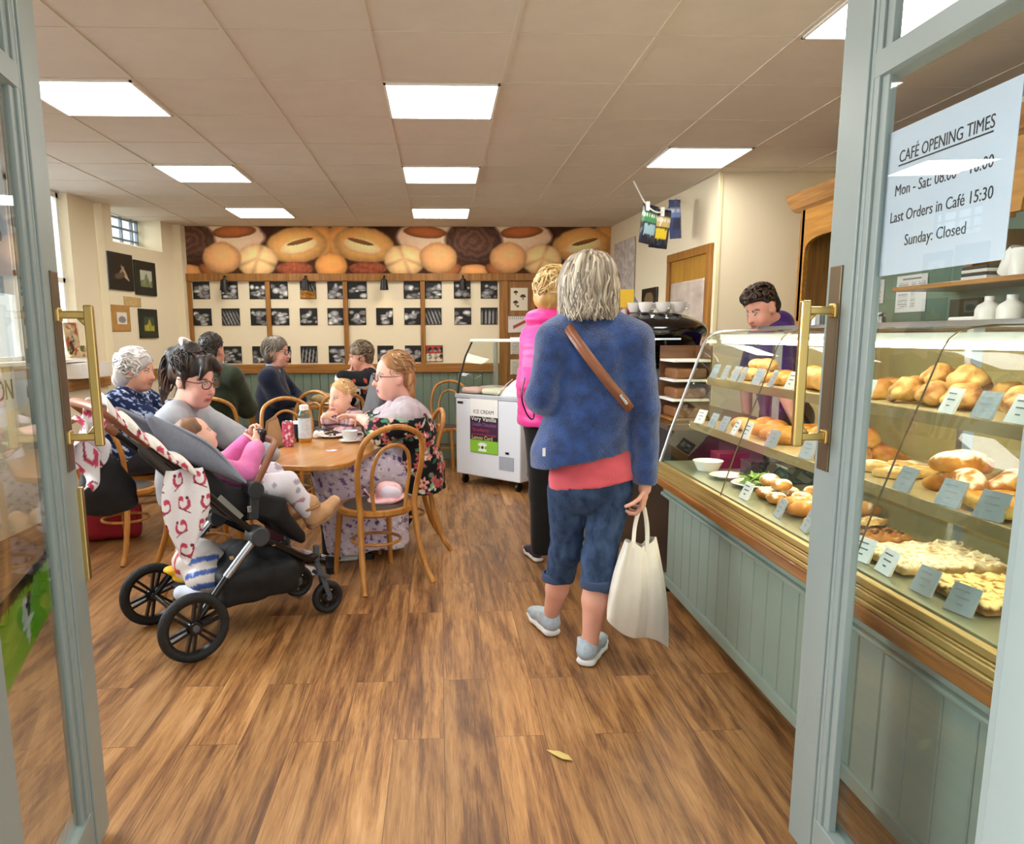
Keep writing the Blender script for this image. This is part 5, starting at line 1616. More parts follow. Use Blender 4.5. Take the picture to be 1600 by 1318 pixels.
for sy in (-1, 1):
    f = MB()
    f.tube(smooth_path([(-.12, sy * .25, 1.0), (.01, sy * .25, .872), (.15, sy * .25, .715), (.335, sy * .25, .52)], 4), .016, 10)
    f.tube(smooth_path([(.335, sy * .25, .52), (.48, sy * .22, .425), (.62, sy * .18, .335), (.69, sy * .165, .33)], 5), .019, 10)
    f.tube([(.19, sy * .262, .37), (.03, sy * .27, .19), (0, sy * .27, .16)], .017, 10)
    f.build('side_frame', M_FRAME, push, True)
    MB().tube([(.32, sy * .258, .505), (.17, sy * .262, .35)], .0185, 10).build('rear_strut', M_ALU, push, True)
    MB().cyl((.335, sy * .21, .52), (.335, sy * .30, .52), .047, n=24).build('fold_knob', mat('knob_grey', '#3c4046', .4), push, True, bevel=.006)
    hb = MB().cyl((.335, sy * .20, .742), (.335, sy * .275, .742), .042, n=24).beam((.335, sy * .25, .742), (.32, sy * .25, .60), .03, .05)
    hb.build('seat_hub', mat('hub_dark', '#2b2f34', .4), push, bevel=.006)
    fk = MB().cyl((.69, sy * .165, .30), (.69, sy * .165, .385), .017, n=16).beam((.69, sy * (.165) - .0, .30), (.745, sy * .165 - .028, .10), .008, .028, up=(1, 0, 0)).beam((.69, sy * .165, .30), (.745, sy * .165 + .028, .10), .008, .028, up=(1, 0, 0)).box((.71, sy * .165, .225), (.075, .06, .02), rotm(0, .5, 0))
    fk.build('fork', mat('fork_grey', '#4a4e56', .4), push, bevel=.004)
MB().cyl((0, -.30, .16), (0, .30, .16), .012).cyl((.62, -.18, .335), (.62, .18, .335), .012).build('axle', M_FRAME, push, True)
MB().tube(smooth_path([(-.12, -.25, 1.0), (-.2, -.25, 1.075), (-.285, -.235, 1.15), (-.305, -.16, 1.168), (-.31, 0, 1.172), (-.305, .16, 1.168), (-.285, .235, 1.15), (-.2, .25, 1.075), (-.12, .25, 1.0)], 5), .0205, 12).build('handle', M_TAN, push, True)
MB().tube(smooth_path([(.335, -.25, .75), (.395, -.24, .84), (.455, -.20, .91), (.525, -.08, .935), (.525, .08, .935), (.455, .2, .91), (.395, .24, .84), (.335, .25, .75)], 5), .017, 12).build('bumper_bar', M_TAN, push, True)
s = SDF(.010, .03)
back0, back1 = np.array((.30, 0, .62)), np.array((-.05, 0, 1.02))
bdv = (back1 - back0) / np.linalg.norm(back1 - back0); bn = np.array((bdv[2], 0, -bdv[0]))
rotb = np.stack([bdv, (0, 1, 0), bn], 1)
s.box((back0 + back1) / 2 - bn * .03, (.27, .185, .03), rotb, .02)
s.box((.40, 0, .615), (.14, .19, .032), rotm(0, -.05, 0), .02)
s.box((.56, 0, .525), (.14, .165, .022), rotm(0, 1.02, 0), .02)
for sy in (-1, 1):
    s.box((.36, sy * .20, .66), (.15, .018, .06), rotm(0, .35, 0), .015)
    s.box((.12, sy * .20, .80), (.20, .018, .055), rotb, .015)
    s.loft([((.46, sy * .19, .60), .03, .05), ((.6, sy * .165, .45), .025, .03)], (0, 1, 0))
s.mesh('seat', M_FAB, push, lambda P: .004 * waves(P, 31, 28, 2))
for sy in (-1, 1):
    n = 26
    up = smooth_path([(-.115, 0, 1.125), (.03, 0, 1.045), (.16, 0, .95), (.30, 0, .775)], n // 3); lo = smooth_path([(-.115, 0, 1.125), (-.05, 0, .975), (.07, 0, .895), (.30, 0, .775)], n // 3)
    V = []; m_ = len(up); k_ = 7
    for i in range(m_):
        for j in range(k_):
            q = j / (k_ - 1); p = up[i] * (1 - q) + lo[i] * q
            V.append((p.x, sy * (.225 + .022 * math.sin(PI * q) * (1 if i not in (0, m_ - 1) else 0) - .03 * max(0, .4 - i / m_)), p.z))
    m = MB().add(V, [(i * k_ + j, i * k_ + j + 1, (i + 1) * k_ + j + 1, (i + 1) * k_ + j) for i in range(m_ - 1) for j in range(k_ - 1)])
    m.build('side_wing', M_GREYF, push, True, solid=.022)
MB().tube(smooth_path([(-.115, -.21, 1.125), (.03, -.233, 1.05), (.16, -.24, .957), (.30, -.237, .778)], 8), .007, 8).build('piping', mat('piping_grey', '#9aa0ad', .7), push, True)
s = SDF(.010, .03)
s.loft([((.24, 0, .30), .09, .24), ((.36, 0, .30), .125, .245), ((.47, 0, .28), .12, .24), ((.56, 0, .28), .10, .2)], (0, 0, 1)).cut((0, 0, .42), (-.35, 0, 1))
s.box((.22, 0, .21), (.16, .22, .02), None, .015).box((.36, .0, .27), (.2, .235, .08), None, .03).cut((0, 0, .42), (-.35, 0, 1))
s.mesh('basket', M_FAB, push, lambda P: .009 * waves(P, 33, 30, 3, (1, 1, .35)))
MB().beam((.16, -.262, .735), (.262, -.262, .622), .004, .026, up=(0, 0, 1)).build('name_plate', M_ALU, push)
MB().box((.10, -.262, .70), (.02, .012, .05), rotm(0, -.7, 0)).box((.30, -.262, .655), (.02, .01, .03)).build('buckle', M_ALU, push, bevel=.003)
MB().cyl((.20, -.265, .44), (.20, -.27, .44), .01).cyl((.42, -.24, .46), (.42, -.25, .46), .01).cyl((.50, -.215, .42), (.50, -.228, .42), .01).build('rivet', M_CHROME, push)
def pl_(x, y, z):
    c, s_ = math.cos(PRZ), math.sin(PRZ)
    return Vector((PO.x + x * c - y * s_, PO.y + x * s_ + y * c, z))

# cloths printed with curling red dragons
def dragon_cols(P2, seed, base='#efeef4', sc=.105):
    """curled red creatures scattered over 2D cloth coordinates (metres)"""
    c = np.tile(hexrgb(base), (len(P2), 1))
    gx, gy = np.round(P2[:, 0] / sc), np.round(P2[:, 1] / sc)
    off = ((gy % 2) * .5 - .25) * sc
    x, y = P2[:, 0] - gx * sc - off * .4, P2[:, 1] - gy * sc
    fl = np.where((gx + gy) % 2 == 0, 1, -1); x = x * fl
    r = np.hypot(x, y); a = np.arctan2(y, x)
    red, dk = hexrgb('#c04a66'), hexrgb('#7d2c48')
    body = (np.abs(r - .026) < .004 + .004 * np.clip(-np.cos(a - .4), 0, 1)) & ((a < 1.4) | (a > 2.6))
    wing = (np.hypot(x - .012, y - .018) < .015) & (y > .006 + .35 * x)
    headm = np.hypot(x + .02, y - .022) < .008
    tail = (np.abs(y + .03 - .5 * x) < .003) & (np.abs(x) < .03)
    c[wing] = red * 1.12; c[body] = red; c[headm] = dk; c[tail] = dk
    return c
def cloth_patch(name, label, cat, outline_fn, nu, nv, seed, m, thick=.006, base='#efeef4'):
    u, v = np.meshgrid(np.linspace(0, 1, nu), np.linspace(0, 1, nv)); u, v = u.ravel(), v.ravel()
    P, Q = outline_fn(u, v)
    i, j = np.meshgrid(np.arange(nu - 1), np.arange(nv - 1)); a = (j * nu + i).ravel()
    o = np_mesh(name, P, np.stack([a, a + 1, a + nu + 1, a + nu], 1), m, None, True, dragon_cols(Q, seed, base))
    md = o.modifiers.new('solid', 'SOLIDIFY'); md.thickness = thick; md.offset = 0
    return tag(o, label, cat)
CLOTH = painted('muslin', .85, .25, 120, .2)
def hang(u, v):
    # hangs from the handle joint down beside the near rear wheel
    w = .062 + .055 * np.sin(PI * np.clip(v * .9 + .08, 0, 1)) - .03 * v ** 3
    x = .005 + (u - .5) * 2 * w * (1 - .15 * v) - .02 * v; z = .885 - .43 * v + .06 * v * (1 - np.cos((u - .55) * 3)) * .5 + .035 * v * np.abs(u - .55) * 2
    y = -.285 - .018 * np.sin(u * 9 + v * 2) - .02 * np.sin(PI * v)
    P = np.array([tuple(pl_(a, b, c)) for a, b, c in zip(x, y, z)])
    return P, np.stack([x * 1.15 + .02, z], 1)
cloth_patch('muslin_cloth', 'white muslin cloth with red dragons hanging down beside the rear wheel', 'cloth', hang, 70, 120, 1, CLOTH)
def drape(u, v):
    # lies along the near arm of the handle and over its end
    x = -.30 + .345 * u; zr = 1.168 - .31 * u - .02 * np.sin(u * 3)
    ang = (v - .5) * 3.6
    rad = .034 + .012 * np.sin(u * 21 + v * 5) + .016 * (1 - u)
    y = -.255 + np.sin(ang) * rad * 1.5 + .06 * (v - .4) * (1 - u)
    z = zr + .028 + np.cos(ang) * rad - .02
    P = np.array([tuple(pl_(a, b, c)) for a, b, c in zip(x, y, z)])
    return P, np.stack([x * 1.3, v * .16], 1)
o = cloth_patch('muslin_cloth', 'cream muslin with pink dragons draped along the pushchair handle arm', 'cloth', drape, 80, 40, 2, CLOTH, base='#ebe7e2')
def bunch(u, v):
    x = -.39 + .17 * u + .035 * np.sin(v * 9); z = 1.17 - .30 * v - .05 * np.sin(u * 5 + 1) + .02 * np.sin(u * 17)
    y = -.17 + .22 * u - .03 * np.sin(u * 12 + v * 6) - .03 * np.sin(v * 8 + u * 3)
    P = np.array([tuple(pl_(a, b, c)) for a, b, c in zip(x, y, z)])
    return P, np.stack([u * .2, v * .3], 1)
cloth_patch('muslin_cloth', 'white dragon muslin bunched behind the brass door handle on the pushchair bar', 'cloth', bunch, 60, 80, 3, CLOTH)
# black bag hung on the handle, carrier bag in the basket
s = SDF(.011, .04); q0 = pl_(-.20, .02, .80)
s.loft([(q0 + Vector((-.06, 0, .10)), .07, .04), (q0 + Vector((-.04, 0, -.02)), .11, .05), (q0 + Vector((-.03, 0, -.10)), .12, .045)], (math.cos(PRZ * .6), math.sin(PRZ * .6), 0))
s.mesh('b', M_FAB, None, lambda P: .010 * waves(P, 47, 20, 3)); ob = bpy.data.objects['b']; ob.name = 'changing_bag'
tag(ob, 'soft black bag hanging from the pushchair handle above the left chair', 'bag')
def bagcol(V):
    c = np.tile(hexrgb('#d3ccc8'), (len(V), 1)) * (1 + .05 * waves(V, 4, 30, 2)[:, None])
    L_ = (V - np.array(PO)); x = L_[:, 0] * math.cos(PRZ) + L_[:, 1] * math.sin(PRZ)
    y = -L_[:, 0] * math.sin(PRZ) + L_[:, 1] * math.cos(PRZ); z = V[:, 2]
    for y0 in (.02, .075):
        k = (np.abs(y - y0) < .011) & (z > .33) & (z < .43) | (np.abs(y - y0 + .015) < .022) & (np.abs(z - .34) < .012); c[k & (x < .22)] = hexrgb('#b02f38')
    c[(y < -.06) & (np.sin(z * 90 + y * 40) > .3)] = hexrgb('#3d5da8')
    return c
s = SDF(.009, .03); s.ell(pl_(.15, .04, .36), (.12, .13, .125), rotm(0, 0, PRZ)).ell(pl_(.14, -.08, .30), (.09, .09, .075)); 
o = s.mesh('carrier_bag', painted('plastic_bag', .35), None, lambda P: .012 * waves(P, 41, 30, 3), bagcol); tag(o, 'grey white carrier bag with red letters stuffed in the pushchair basket', 'bag')
s = SDF(.007, .02); s.ell(pl_(.045, .07, .33), (.05, .04, .022)).ell(pl_(.07, .03, .295), (.05, .03, .02))
o = s.mesh('yellow_cloth', mat('yellow_cloth', '#e9b622', .7), None, lambda P: .008 * waves(P, 43, 60, 2)); tag(o, 'yellow cloth poking out behind the carrier bag in the pushchair basket', 'cloth')
s = SDF(.007, .02); s.ell(pl_(.07, -.04, .235), (.07, .05, .045)).ell(pl_(.10, -.10, .25), (.05, .05, .04))
o = s.mesh('white_cloth', mat('blue_white_cloth', '#cdd6ea', .8), None, lambda P: .009 * waves(P, 45, 50, 2)); tag(o, 'pale blue white cloth below the carrier bag in the pushchair basket', 'cloth')

s = SDF(.011, .04); s.box((-2.42, 5.38, .26), (.20, .12, .12), rotm(0, 0, .3), .05)
o = s.mesh('red_bag', mat('red_cloth', '#a3162b', .7, noise=.2), None, lambda P: .010 * waves(P, 49, 20, 2)); o.location.z = -.128; tag(o, 'red bag on the floor behind the chair with the black bag', 'bag')

# ================================================================ PEOPLE
SKIN = painted('skin', .5, spec=.35)
class Head:
    def __init__(s, c, yaw, pitch=0., roll=0., k=1.):
        a = math.radians(yaw); p = math.radians(pitch); r = math.radians(roll)
        f = np.array((math.cos(a) * math.cos(p), math.sin(a) * math.cos(p), -math.sin(p)))
        l = np.array((-math.sin(a), math.cos(a), 0.))
        u = np.cross(f, l)
        s.l = l * math.cos(r) + u * math.sin(r); s.u = u * math.cos(r) - l * math.sin(r); s.f = f
        s.c = np.array(c, float); s.k = k
        s.R = np.stack([s.f, s.l, s.u], 1)
    def p(s, f, l, u): return s.c + s.k * (s.f * f + s.l * l + s.u * u)
    def loc(s, V): return (V - s.c) @ s.R / s.k
    def r(s, *a): return tuple(x * s.k for x in a)
def add_head(S, h, fat=0., ears=True, baby=False):
    k = h.k
    S.ell(h.p(-.012, 0, .035), h.r(.098, .077, .088), h.R, .02 * k)
    S.ell(h.p(.022, 0, -.035), h.r(.072, .064 + fat, .09), h.R, .03 * k)
    S.ell(h.p(.045, 0, -.095 + (.012 if baby else 0)), h.r(.042, .042 + fat, .028), h.R, .035 * k)
    for sd in (-1, 1):
        S.ell(h.p(.055, sd * (.036 + fat * .6), -.045), h.r(.032, .028, .032), h.R, .025 * k)
        S.ell(h.p(.093, sd * .031, .004), h.r(.014, .017, .011), h.R, .016 * k, 's')
        S.ell(h.p(.080, sd * .031, .003), h.r(.0115, .0125, .0105), h.R, .002)
        if ears:
            S.ell(h.p(-.012, sd * .076, -.012), h.r(.022, .011, .032), h.R, .010 * k)
    nz = .75 if baby else 1.
    S.limb(h.p(.086, 0, .004), h.p(.086 + .024 * nz, 0, -.036), .0085 * k, .0125 * k, .014 * k)
    for sd in (-1, 1): S.ell(h.p(.092, sd * .012, -.038), h.r(.011, .009, .008), h.R, .008 * k)
    S.ell(h.p(.087, 0, -.066), h.r(.012, .023, .0065), h.R, .008 * k)
    S.ell(h.p(.085, 0, -.078), h.r(.012, .02, .0075), h.R, .008 * k)
    return S
def skin_cols(h, tone='#e3ab92', lip='#c27f78', brow='#6a4a3a', eye='#3a3330', blush=.5, brows=True):
    t = hexrgb(tone)
    def fn(V):
        L = h.loc(V)
        c = np.tile(t, (len(V), 1)) * (1 + .03 * waves(V, 3, 40, 2)[:, None])
        F = L[:, 0] > .03
        def mix(w, col):
            nonlocal c
            w = np.clip(w, 0, 1)[:, None]; c = c * (1 - w) + hexrgb(col) * w
        ch = np.minimum(np.hypot(L[:, 1] - .042, L[:, 2] + .04), np.hypot(L[:, 1] + .042, L[:, 2] + .04))
        mix(blush * .55 * np.clip(1 - ch / .03, 0, 1) * F, '#d9736e')
        mix(blush * .5 * np.clip(1 - np.hypot(L[:, 1], L[:, 2] + .036) / .02, 0, 1) * F, '#d9736e')
        mix(((np.abs(L[:, 1]) < .026) & (np.abs(L[:, 2] + .072) < .0125 - .1 * np.abs(L[:, 1]) * .2) & (L[:, 0] > .07)) * .85, lip)
        mix(((np.abs(L[:, 1]) < .021) & (np.abs(L[:, 2] + .0715) < .0022) & (L[:, 0] > .07)) * .9, '#5a2b2c')
        for sd in (-1, 1):
            d = np.sqrt(((L[:, 1] - sd * .031) / 1.45) ** 2 + (L[:, 2] - .003) ** 2)
            mix((d < .0088) & (L[:, 0] > .06), '#e9e4de'); mix((np.hypot(L[:, 1] - sd * .031, L[:, 2] - .003) < .006) & (L[:, 0] > .06), eye)
            mix(((np.abs(d - .0095) < .0022) & (L[:, 2] > .004) & (L[:, 0] > .06)) * .7, '#4a342c')
            if brows: mix(((np.abs(L[:, 1] - sd * .034) < .019) & (np.abs(L[:, 2] - .0245 + .18 * np.abs(L[:, 1] - sd * .034)) < .0042) & (L[:, 0] > .05)) * .8, brow)
        return c
    return fn
def finger_chain(S, base, d, n, lens, r, curl):
    p = np.array(base, float); d = np.array(d, float); n = np.array(n, float)
    for i, L in enumerate(lens):
        a = curl[i] if isinstance(curl, (list, tuple)) else curl
        d2 = d * math.cos(a) + n * math.sin(a); n = n * math.cos(a) - d * math.sin(a); d = d2
        q = p + d * L
        S.limb(p, q, r * (1 - .08 * i), r * (1 - .08 * (i + 1)), .003); p = q
def add_hand(S, w, d, n, side=1, curl=.5, k=1., thumb=.4):
    """w wrist, d direction of the fingers, n direction the palm faces; side = which side the thumb leaves (+1: d x n)"""
    w, d, n = (np.array(x, float) for x in (w, d, n))
    d /= np.linalg.norm(d); n = n - d * (n @ d); n /= np.linalg.norm(n)
    e = np.cross(d, n) * side
    S.limb(w - d * .03 * k, w + d * .012 * k, .026 * k, .025 * k, .01)
    S.loft([(w, .026 * k, .017 * k), (w + d * .045 * k, .038 * k, .015 * k), (w + d * .085 * k, .039 * k, .012 * k)], e, .008)
    for i, (off, L, r, st) in enumerate(((.030, .075, .0088, .084), (.010, .083, .009, .090), (-.011, .077, .0087, .087), (-.031, .06, .0078, .078))):
        b = w + d * st * k + e * off * k
        cu = curl[i] if isinstance(curl, (list, tuple)) else curl
        finger_chain(S, b, d + e * off * .8, n, [L * .45 * k, L * .3 * k, L * .25 * k], r * k, [cu * .8, cu * 1.1, cu * .8])
    tb = w + d * .022 * k + e * .03 * k
    td = (d * .62 + e * .72 + n * thumb * .5); td /= np.linalg.norm(td)
    finger_chain(S, tb, td, n, [.038 * k, .03 * k, .024 * k], .0098 * k, [.1, .25 * (1 + thumb), .3])
    return S
def body(t, h, chains, hands, cols, res=.0075, head_kw={}, shape=None):
    """one continuous skin surface; the fine hands are part of the same mesh"""
    S = SDF(res, .02); add_head(S, h, **head_kw)
    for pts, rs in chains: S.chain(pts, rs, .02)
    if shape: shape(S)
    V, F = S.solve()
    Vs, Fs = [V], [F]; n = len(V)
    for a in hands:
        H = SDF(.0034, .006); add_hand(H, *a[0], **a[1]); v, f = H.solve(relax=1)
        Vs.append(v); Fs.append(f + n); n += len(v)
    V = np.concatenate(Vs)
    return np_mesh('body', V, np.concatenate(Fs), SKIN, t, True, cols(V))
def hair_cols(h, c1, c2, c3=None, f=55, seed=3, aniso=(1, 1, .25)):
    def fn(V):
        L = h.loc(V)
        w = np.clip(.5 + .6 * waves(L, seed, f * 1.6, 3, (1, 1, .22)), 0, 1)[:, None]
        c = hexrgb(c1) * (1 - w) + hexrgb(c2) * w
        if c3:
            q = np.clip(waves(L, seed + 4, f * 2.2, 2, (1, 1, .2)) * 2 - .6, 0, 1)[:, None]; c = c * (1 - q) + hexrgb(c3) * q
        return c
    return fn
HAIR = painted('hair', .45, spec=.5)
def hair(t, S, h, c1, c2, c3=None, amp=.006, f=60, seed=3, name='hair'):
    return S.mesh(name, HAIR, t, lambda P: amp * waves(h.loc(P), seed, f, 3, (1, 1, .3)), hair_cols(h, c1, c2, c3, f, seed))
def locks(t, h, n, fn, m, seed=1, r=.011, name='hair_locks', cols=None):
    """wavy strands joined as one hair mesh: fn(q, rr) -> points in head coordinates"""
    rr = np.random.RandomState(seed); mb = MB(); C_ = []
    for i in range(n):
        pts = fn(i / n, rr)
        path = smooth_path([h.p(*p) for p in pts], 5); N = len(path)
        b = len(mb.v)
        mb.tube(path, [r * h.k * (1.0 - .75 * (j / (N - 1)) ** 1.5) * (.5 + .5 * min(1, j / 3)) for j in range(N)], 6, flat=.6)
        sh = rr.uniform(0, 1); C_ += [sh] * (len(mb.v) - b)
    o = mb.build(name, HAIR, t, True) if False else None
    me_c = np.array(C_)[:, None]
    me = bpy.data.meshes.new(name); me.from_pydata(mb.v, [], mb.f); me.polygons.foreach_set('use_smooth', [True] * len(me.polygons)); me.materials.append(HAIR)
    set_col(me, hexrgb(cols[0]) * (1 - me_c) + hexrgb(cols[1]) * me_c)
    return link(bpy.data.objects.new(name, me), t)
def curls(t, h, n, c, r, L, cols, seed=1, flt=None, rad=.006, wig=.35, grav=.6, name='hair_curls'):
    """short locks springing from an ellipsoid (head coordinates) and following it"""
    c, r = np.array(c), np.array(r)
    def fn(q, rr):
        while True:
            d = rr.normal(size=3); d /= np.linalg.norm(d)
            if flt is None or flt(d): break
        tg = np.array((-.35, 0, -grav)) + rr.normal(size=3) * wig; tg -= d * (tg @ d); tg /= np.linalg.norm(tg) + 1e-6
        b = np.cross(d, tg); ph = rr.uniform(0, 6); out = []
        for s_ in np.linspace(0, 1, 5):
            e = d + tg * s_ * L / r.mean() + b * .12 * math.sin(s_ * 5 + ph); e /= np.linalg.norm(e)
            out.append(tuple(c + e * r * (.99 + .07 * math.sin(PI * s_ * .8))))
        return out
    return locks(t, h, n, fn, HAIR, seed, rad, name, cols)
def glasses(t, h, m, w=.034, gh=.019, name='glasses', lens=True):
    g = MB()
    for sd in (-1, 1):
        ring = [h.p(.104 - .25 * abs((sd * .034 + w * .85 * math.cos(a))) ** 1.3, sd * .034 + w * .82 * math.cos(a) * .95, .002 + gh * math.copysign(abs(math.sin(a)) ** .8, math.sin(a))) for a in np.linspace(0, 2 * PI, 25)[:-1]]
        g.tube(ring, .0024 * h.k, 6, True)
        g.tube([h.p(.088, sd * .064, .01), h.p(.06, sd * .080, .008), h.p(-.02, sd * .084, .004)], .0024 * h.k, 6)
    g.tube([h.p(.104, -.008, .006), h.p(.107, 0, .009), h.p(.104, .008, .006)], .0024 * h.k, 6)
    o = g.build(name, m, t, True)
    if lens:
        for sd in (-1, 1):
            pts = [h.p(.102 - .25 * abs((sd * .034 + w * .8 * math.cos(a))) ** 1.3, sd * .034 + w * .78 * math.cos(a) * .95, .002 + gh * .95 * math.copysign(abs(math.sin(a)) ** .8, math.sin(a))) for a in np.linspace(0, 2 * PI, 21)[:-1]]
            MB().add(pts, [tuple(range(20))]).build('lens', M_GLASS, o)
    return o
def shoe(t, heel, d, m, solem, L=.27, k=1., up=None, pitch=0., sock=None):
    """trainer: heel on the ground, pointing along d"""
    d = np.array(d, float); d /= np.linalg.norm(d); e = np.array((-d[1], d[0], 0.)); e /= np.linalg.norm(e); u = np.cross(d, e)
    P = lambda f, s_, z: np.array(heel, float) + d * f * k + e * s_ * k + u * z * k
    R = np.stack([d, e, u], 1)
    S = SDF(.0055, .02)
    S.loft([(P(.035, 0, .055), .036 * k, .035 * k), (P(.10, 0, .06), .038 * k, .042 * k), (P(.17, 0, .045), .044 * k, .03 * k), (P(.235, 0, .035), .038 * k, .02 * k)], e)
    S.loft([(P(.045, 0, .06), .036 * k, .034 * k), (P(.055, 0, .105), .038 * k, .042 * k)], d)
    S.cut(P(0, 0, .112), u + d * .25)
    S.ell(P(.058, 0, .115), (.038 * k, .028 * k, .03 * k), R, .005, 's')
    S.cut(P(0, 0, .02), -u)
    S.mesh('shoe', m, t, lambda Q: .0012 * waves(Q, 5, 70, 2))
    S = SDF(.0055, .012)
    S.loft([(P(.03, 0, .018), .037 * k, .02 * k), (P(.10, 0, .016), .038 * k, .019 * k), (P(.18, 0, .016), .047 * k, .019 * k), (P(.24, 0, .02), .040 * k, .016 * k)], e).cut(P(0, 0, .001), -u)
    S.cut(P(0, 0, .033), u)
    S.mesh('sole', solem, t)
def px3(l):  # pixel skeleton points (x, y, depth)
    return [np.array(pix(x, y, Y=Y)) for x, y, Y in l]

def person(label, loc):
    return thing('person', label, 'person', (0, 0, 0))
def fabric(name, c, c2=None, bump=.35, bscale=140, rough=.85, sheen=.2):
    return mat(name, c, rough, noise=.15, nscale=9, col2=c2, bump=bump, bscale=bscale, spec=.25, sheen=sheen)

# ---- woman in the blue fleece, standing with her back to us
t = person('woman standing in a blue fleece jacket, cropped jeans and trainers, holding a cream bag', 0)
h = Head(pix(919, 455, Y=3.16), 84, 4, 0, 1.06)
nb, sl, sr, ch_, wa, hp = px3([(922, 505, 3.12), (868, 533, 3.09), (990, 533, 3.07), (928, 585, 3.10), (926, 670, 3.10), (922, 745, 3.10)])
el, er, wl_, wr_ = px3([(846, 620, 3.06), (1006, 640, 3.03), (868, 610, 3.36), (1008, 757, 3.02)])
hl, hr, kl, kr, al, ar = px3([(888, 765, 3.13), (955, 765, 3.09), (884, 862, 3.20), (936, 868, 3.06), (860, 962, 3.42), (922, 1000, 3.08)])
body(t, h, [([h.p(-.02, 0, -.08), nb, ch_, wa, hp], [.052, .06, .10, .095, .105]),
            ([nb, sl, el, wl_], [.05, .055, .042, .03]), ([nb, sr, er, wr_], [.05, .055, .042, .028]),
            ([hp, hl, kl, (kl * .45 + al * .55), al], [.09, .085, .055, .052, .034]), ([hp, hr, kr, (kr * .5 + ar * .5) + np.array((0, -.012, 0)), ar], [.09, .085, .056, .056, .035]),
            ([al, al + np.array((-.02, .1, -.055))], [.034, .025]), ([ar, ar + np.array((.03, .1, -.055))], [.034, .025])],
     [((wr_ + np.array((0, 0, -.005)), (-.08, .05, -1), (-.85, .35, 0)), dict(side=-1, curl=[.75, .8, .85, .9], k=1.05, thumb=.5))], skin_cols(h, '#e2aa94'), .0075)
# wavy grey brown bob: base volume plus separate curling strands
S = SDF(.007, .03)
S.ell(h.p(-.02, 0, .045), h.r(.112, .098, .100), h.R).ell(h.p(-.06, 0, -.02), h.r(.075, .105, .10), h.R).ell(h.p(-.055, 0, -.085), h.r(.062, .108, .055), h.R)
S.ell(h.p(.0, .085, -.04), h.r(.06, .03, .09), h.R).ell(h.p(.0, -.085, -.04), h.r(.06, .03, .09), h.R)
hair(t, S, h, '#8d8072', '#675a4c', '#c9bda6', .009, 42, 3)
def bob(q, rr):
    a = rr.uniform(-2.1, 2.1); b = rr.uniform(.0, 1.)
    w = rr.uniform(.008, .018); ph = rr.uniform(0, 6); R_ = .108 + .008 * rr.rand()
    out = []
    for s_ in np.linspace(0, 1, 8):
        el_ = 1.40 - b * 1.0 - s_ * (2.75 - b * 1.1)
        rad = R_ * (max(.1, math.cos(el_)) if el_ > 0 else 1 + .05 * s_ + .04 * rr.rand())
        u_ = .045 + .105 * math.sin(el_) if el_ > 0 else .045 + .125 * el_
        aa = a + w * 12 * math.sin(s_ * 9 + ph) * s_
        out.append((-.02 - rad * math.cos(aa) * 1.02, rad * math.sin(aa) * .98, u_ + w * math.cos(s_ * 9 + ph) * .6))
    return out
locks(t, h, 420, bob, HAIR, 5, .0075, 'hair_strands', ('#574b3e', '#dccfb8'))
FLEECE = mat('blue_fleece', '#2c5090', .95, noise=.3, nscale=16, col2='#16305f', bump=.8, bscale=240, spec=.15, sheen=.6)
hemp, hemm = px3([(906, 714, 3.09), (922, 600, 3.10)])
side = np.array(sr) - np.array(sl); side[2] = 0; side /= np.linalg.norm(side)
S = SDF(.0075, .035)
S.loft([(nb + np.array((0, 0, -.005)), .075, .07), (nb * .35 + ch_ * .65 + np.array((0, 0, .03)), .185, .115), (ch_ * .4 + wa * .6, .190, .135), (hemp, .205, .145), (hemp + np.array((0, 0, -.06)), .21, .15)], side)
S.chain([nb + side * -.06, sl, el, wl_], [.075, .078, .064, .05]).chain([nb + side * .06, sr, er, wr_ + np.array((0, 0, .01))], [.075, .078, .063, .052])
S.loft([(nb + np.array((0, 0, -.02)), .075, .068), (nb + np.array((0, .01, .05)), .068, .062)], side)
hcutp, hcutn = hemp, np.array((.20, 0, -1.)); 
S.ops.append((lambda P: np.where((np.abs((P - hemp) @ side) < .235) & (P[..., 2] < hemp[2] + .25) & (np.linalg.norm(np.cross(P - er, (wr_ - er) / np.linalg.norm(wr_ - er)), axis=-1) > .068), (P - hemp) @ (hcutn / np.linalg.norm(hcutn)), -1.), None, None, 0, 'i'))
S.ops.append((lambda P: np.where(np.linalg.norm(P - wr_, axis=-1) < .11, (P - (wr_ + np.array((0, 0, .004)))) @ np.array((0, 0, -1.)), -1.), None, None, 0, 'i'))
S.mesh('jacket', FLEECE, t, lambda P: .006 * waves(P, 71, 16, 3, (1, 1, .6)) + .0025 * waves(P, 72, 55, 2))
S = SDF(.008, .02); c0, c1 = px3([(924, 700, 3.095), (927, 752, 3.10)])
S.loft([(c0, .155, .105), (c0 * .6 + c1 * .4, .180, .136), (c1 + np.array((0, 0, -.03)), .194, .154)], side); S.cut(c1, (.16, 0, -1.))
S.mesh('coral_top', fabric('coral_top', '#e0606a'), t, lambda P: .004 * waves(P, 73, 20, 2, (1, 1, 2)))
DENIM = mat('denim', '#44597a', .9, noise=.4, nscale=22, col2='#2a3a55', bump=.4, bscale=300, spec=.2, stretch=(1, 1, .6))
S = SDF(.0075, .035)
k2l, k2r = px3([(871, 905, 3.26), (935, 915, 3.04)])
S.loft([(c0 + np.array((0, 0, -.08)), .140, .105), (hp + np.array((0, 0, -.02)), .170, .130), ((hl + hr) / 2 + np.array((0, 0, .01)), .160, .115)], side); S.k = .02
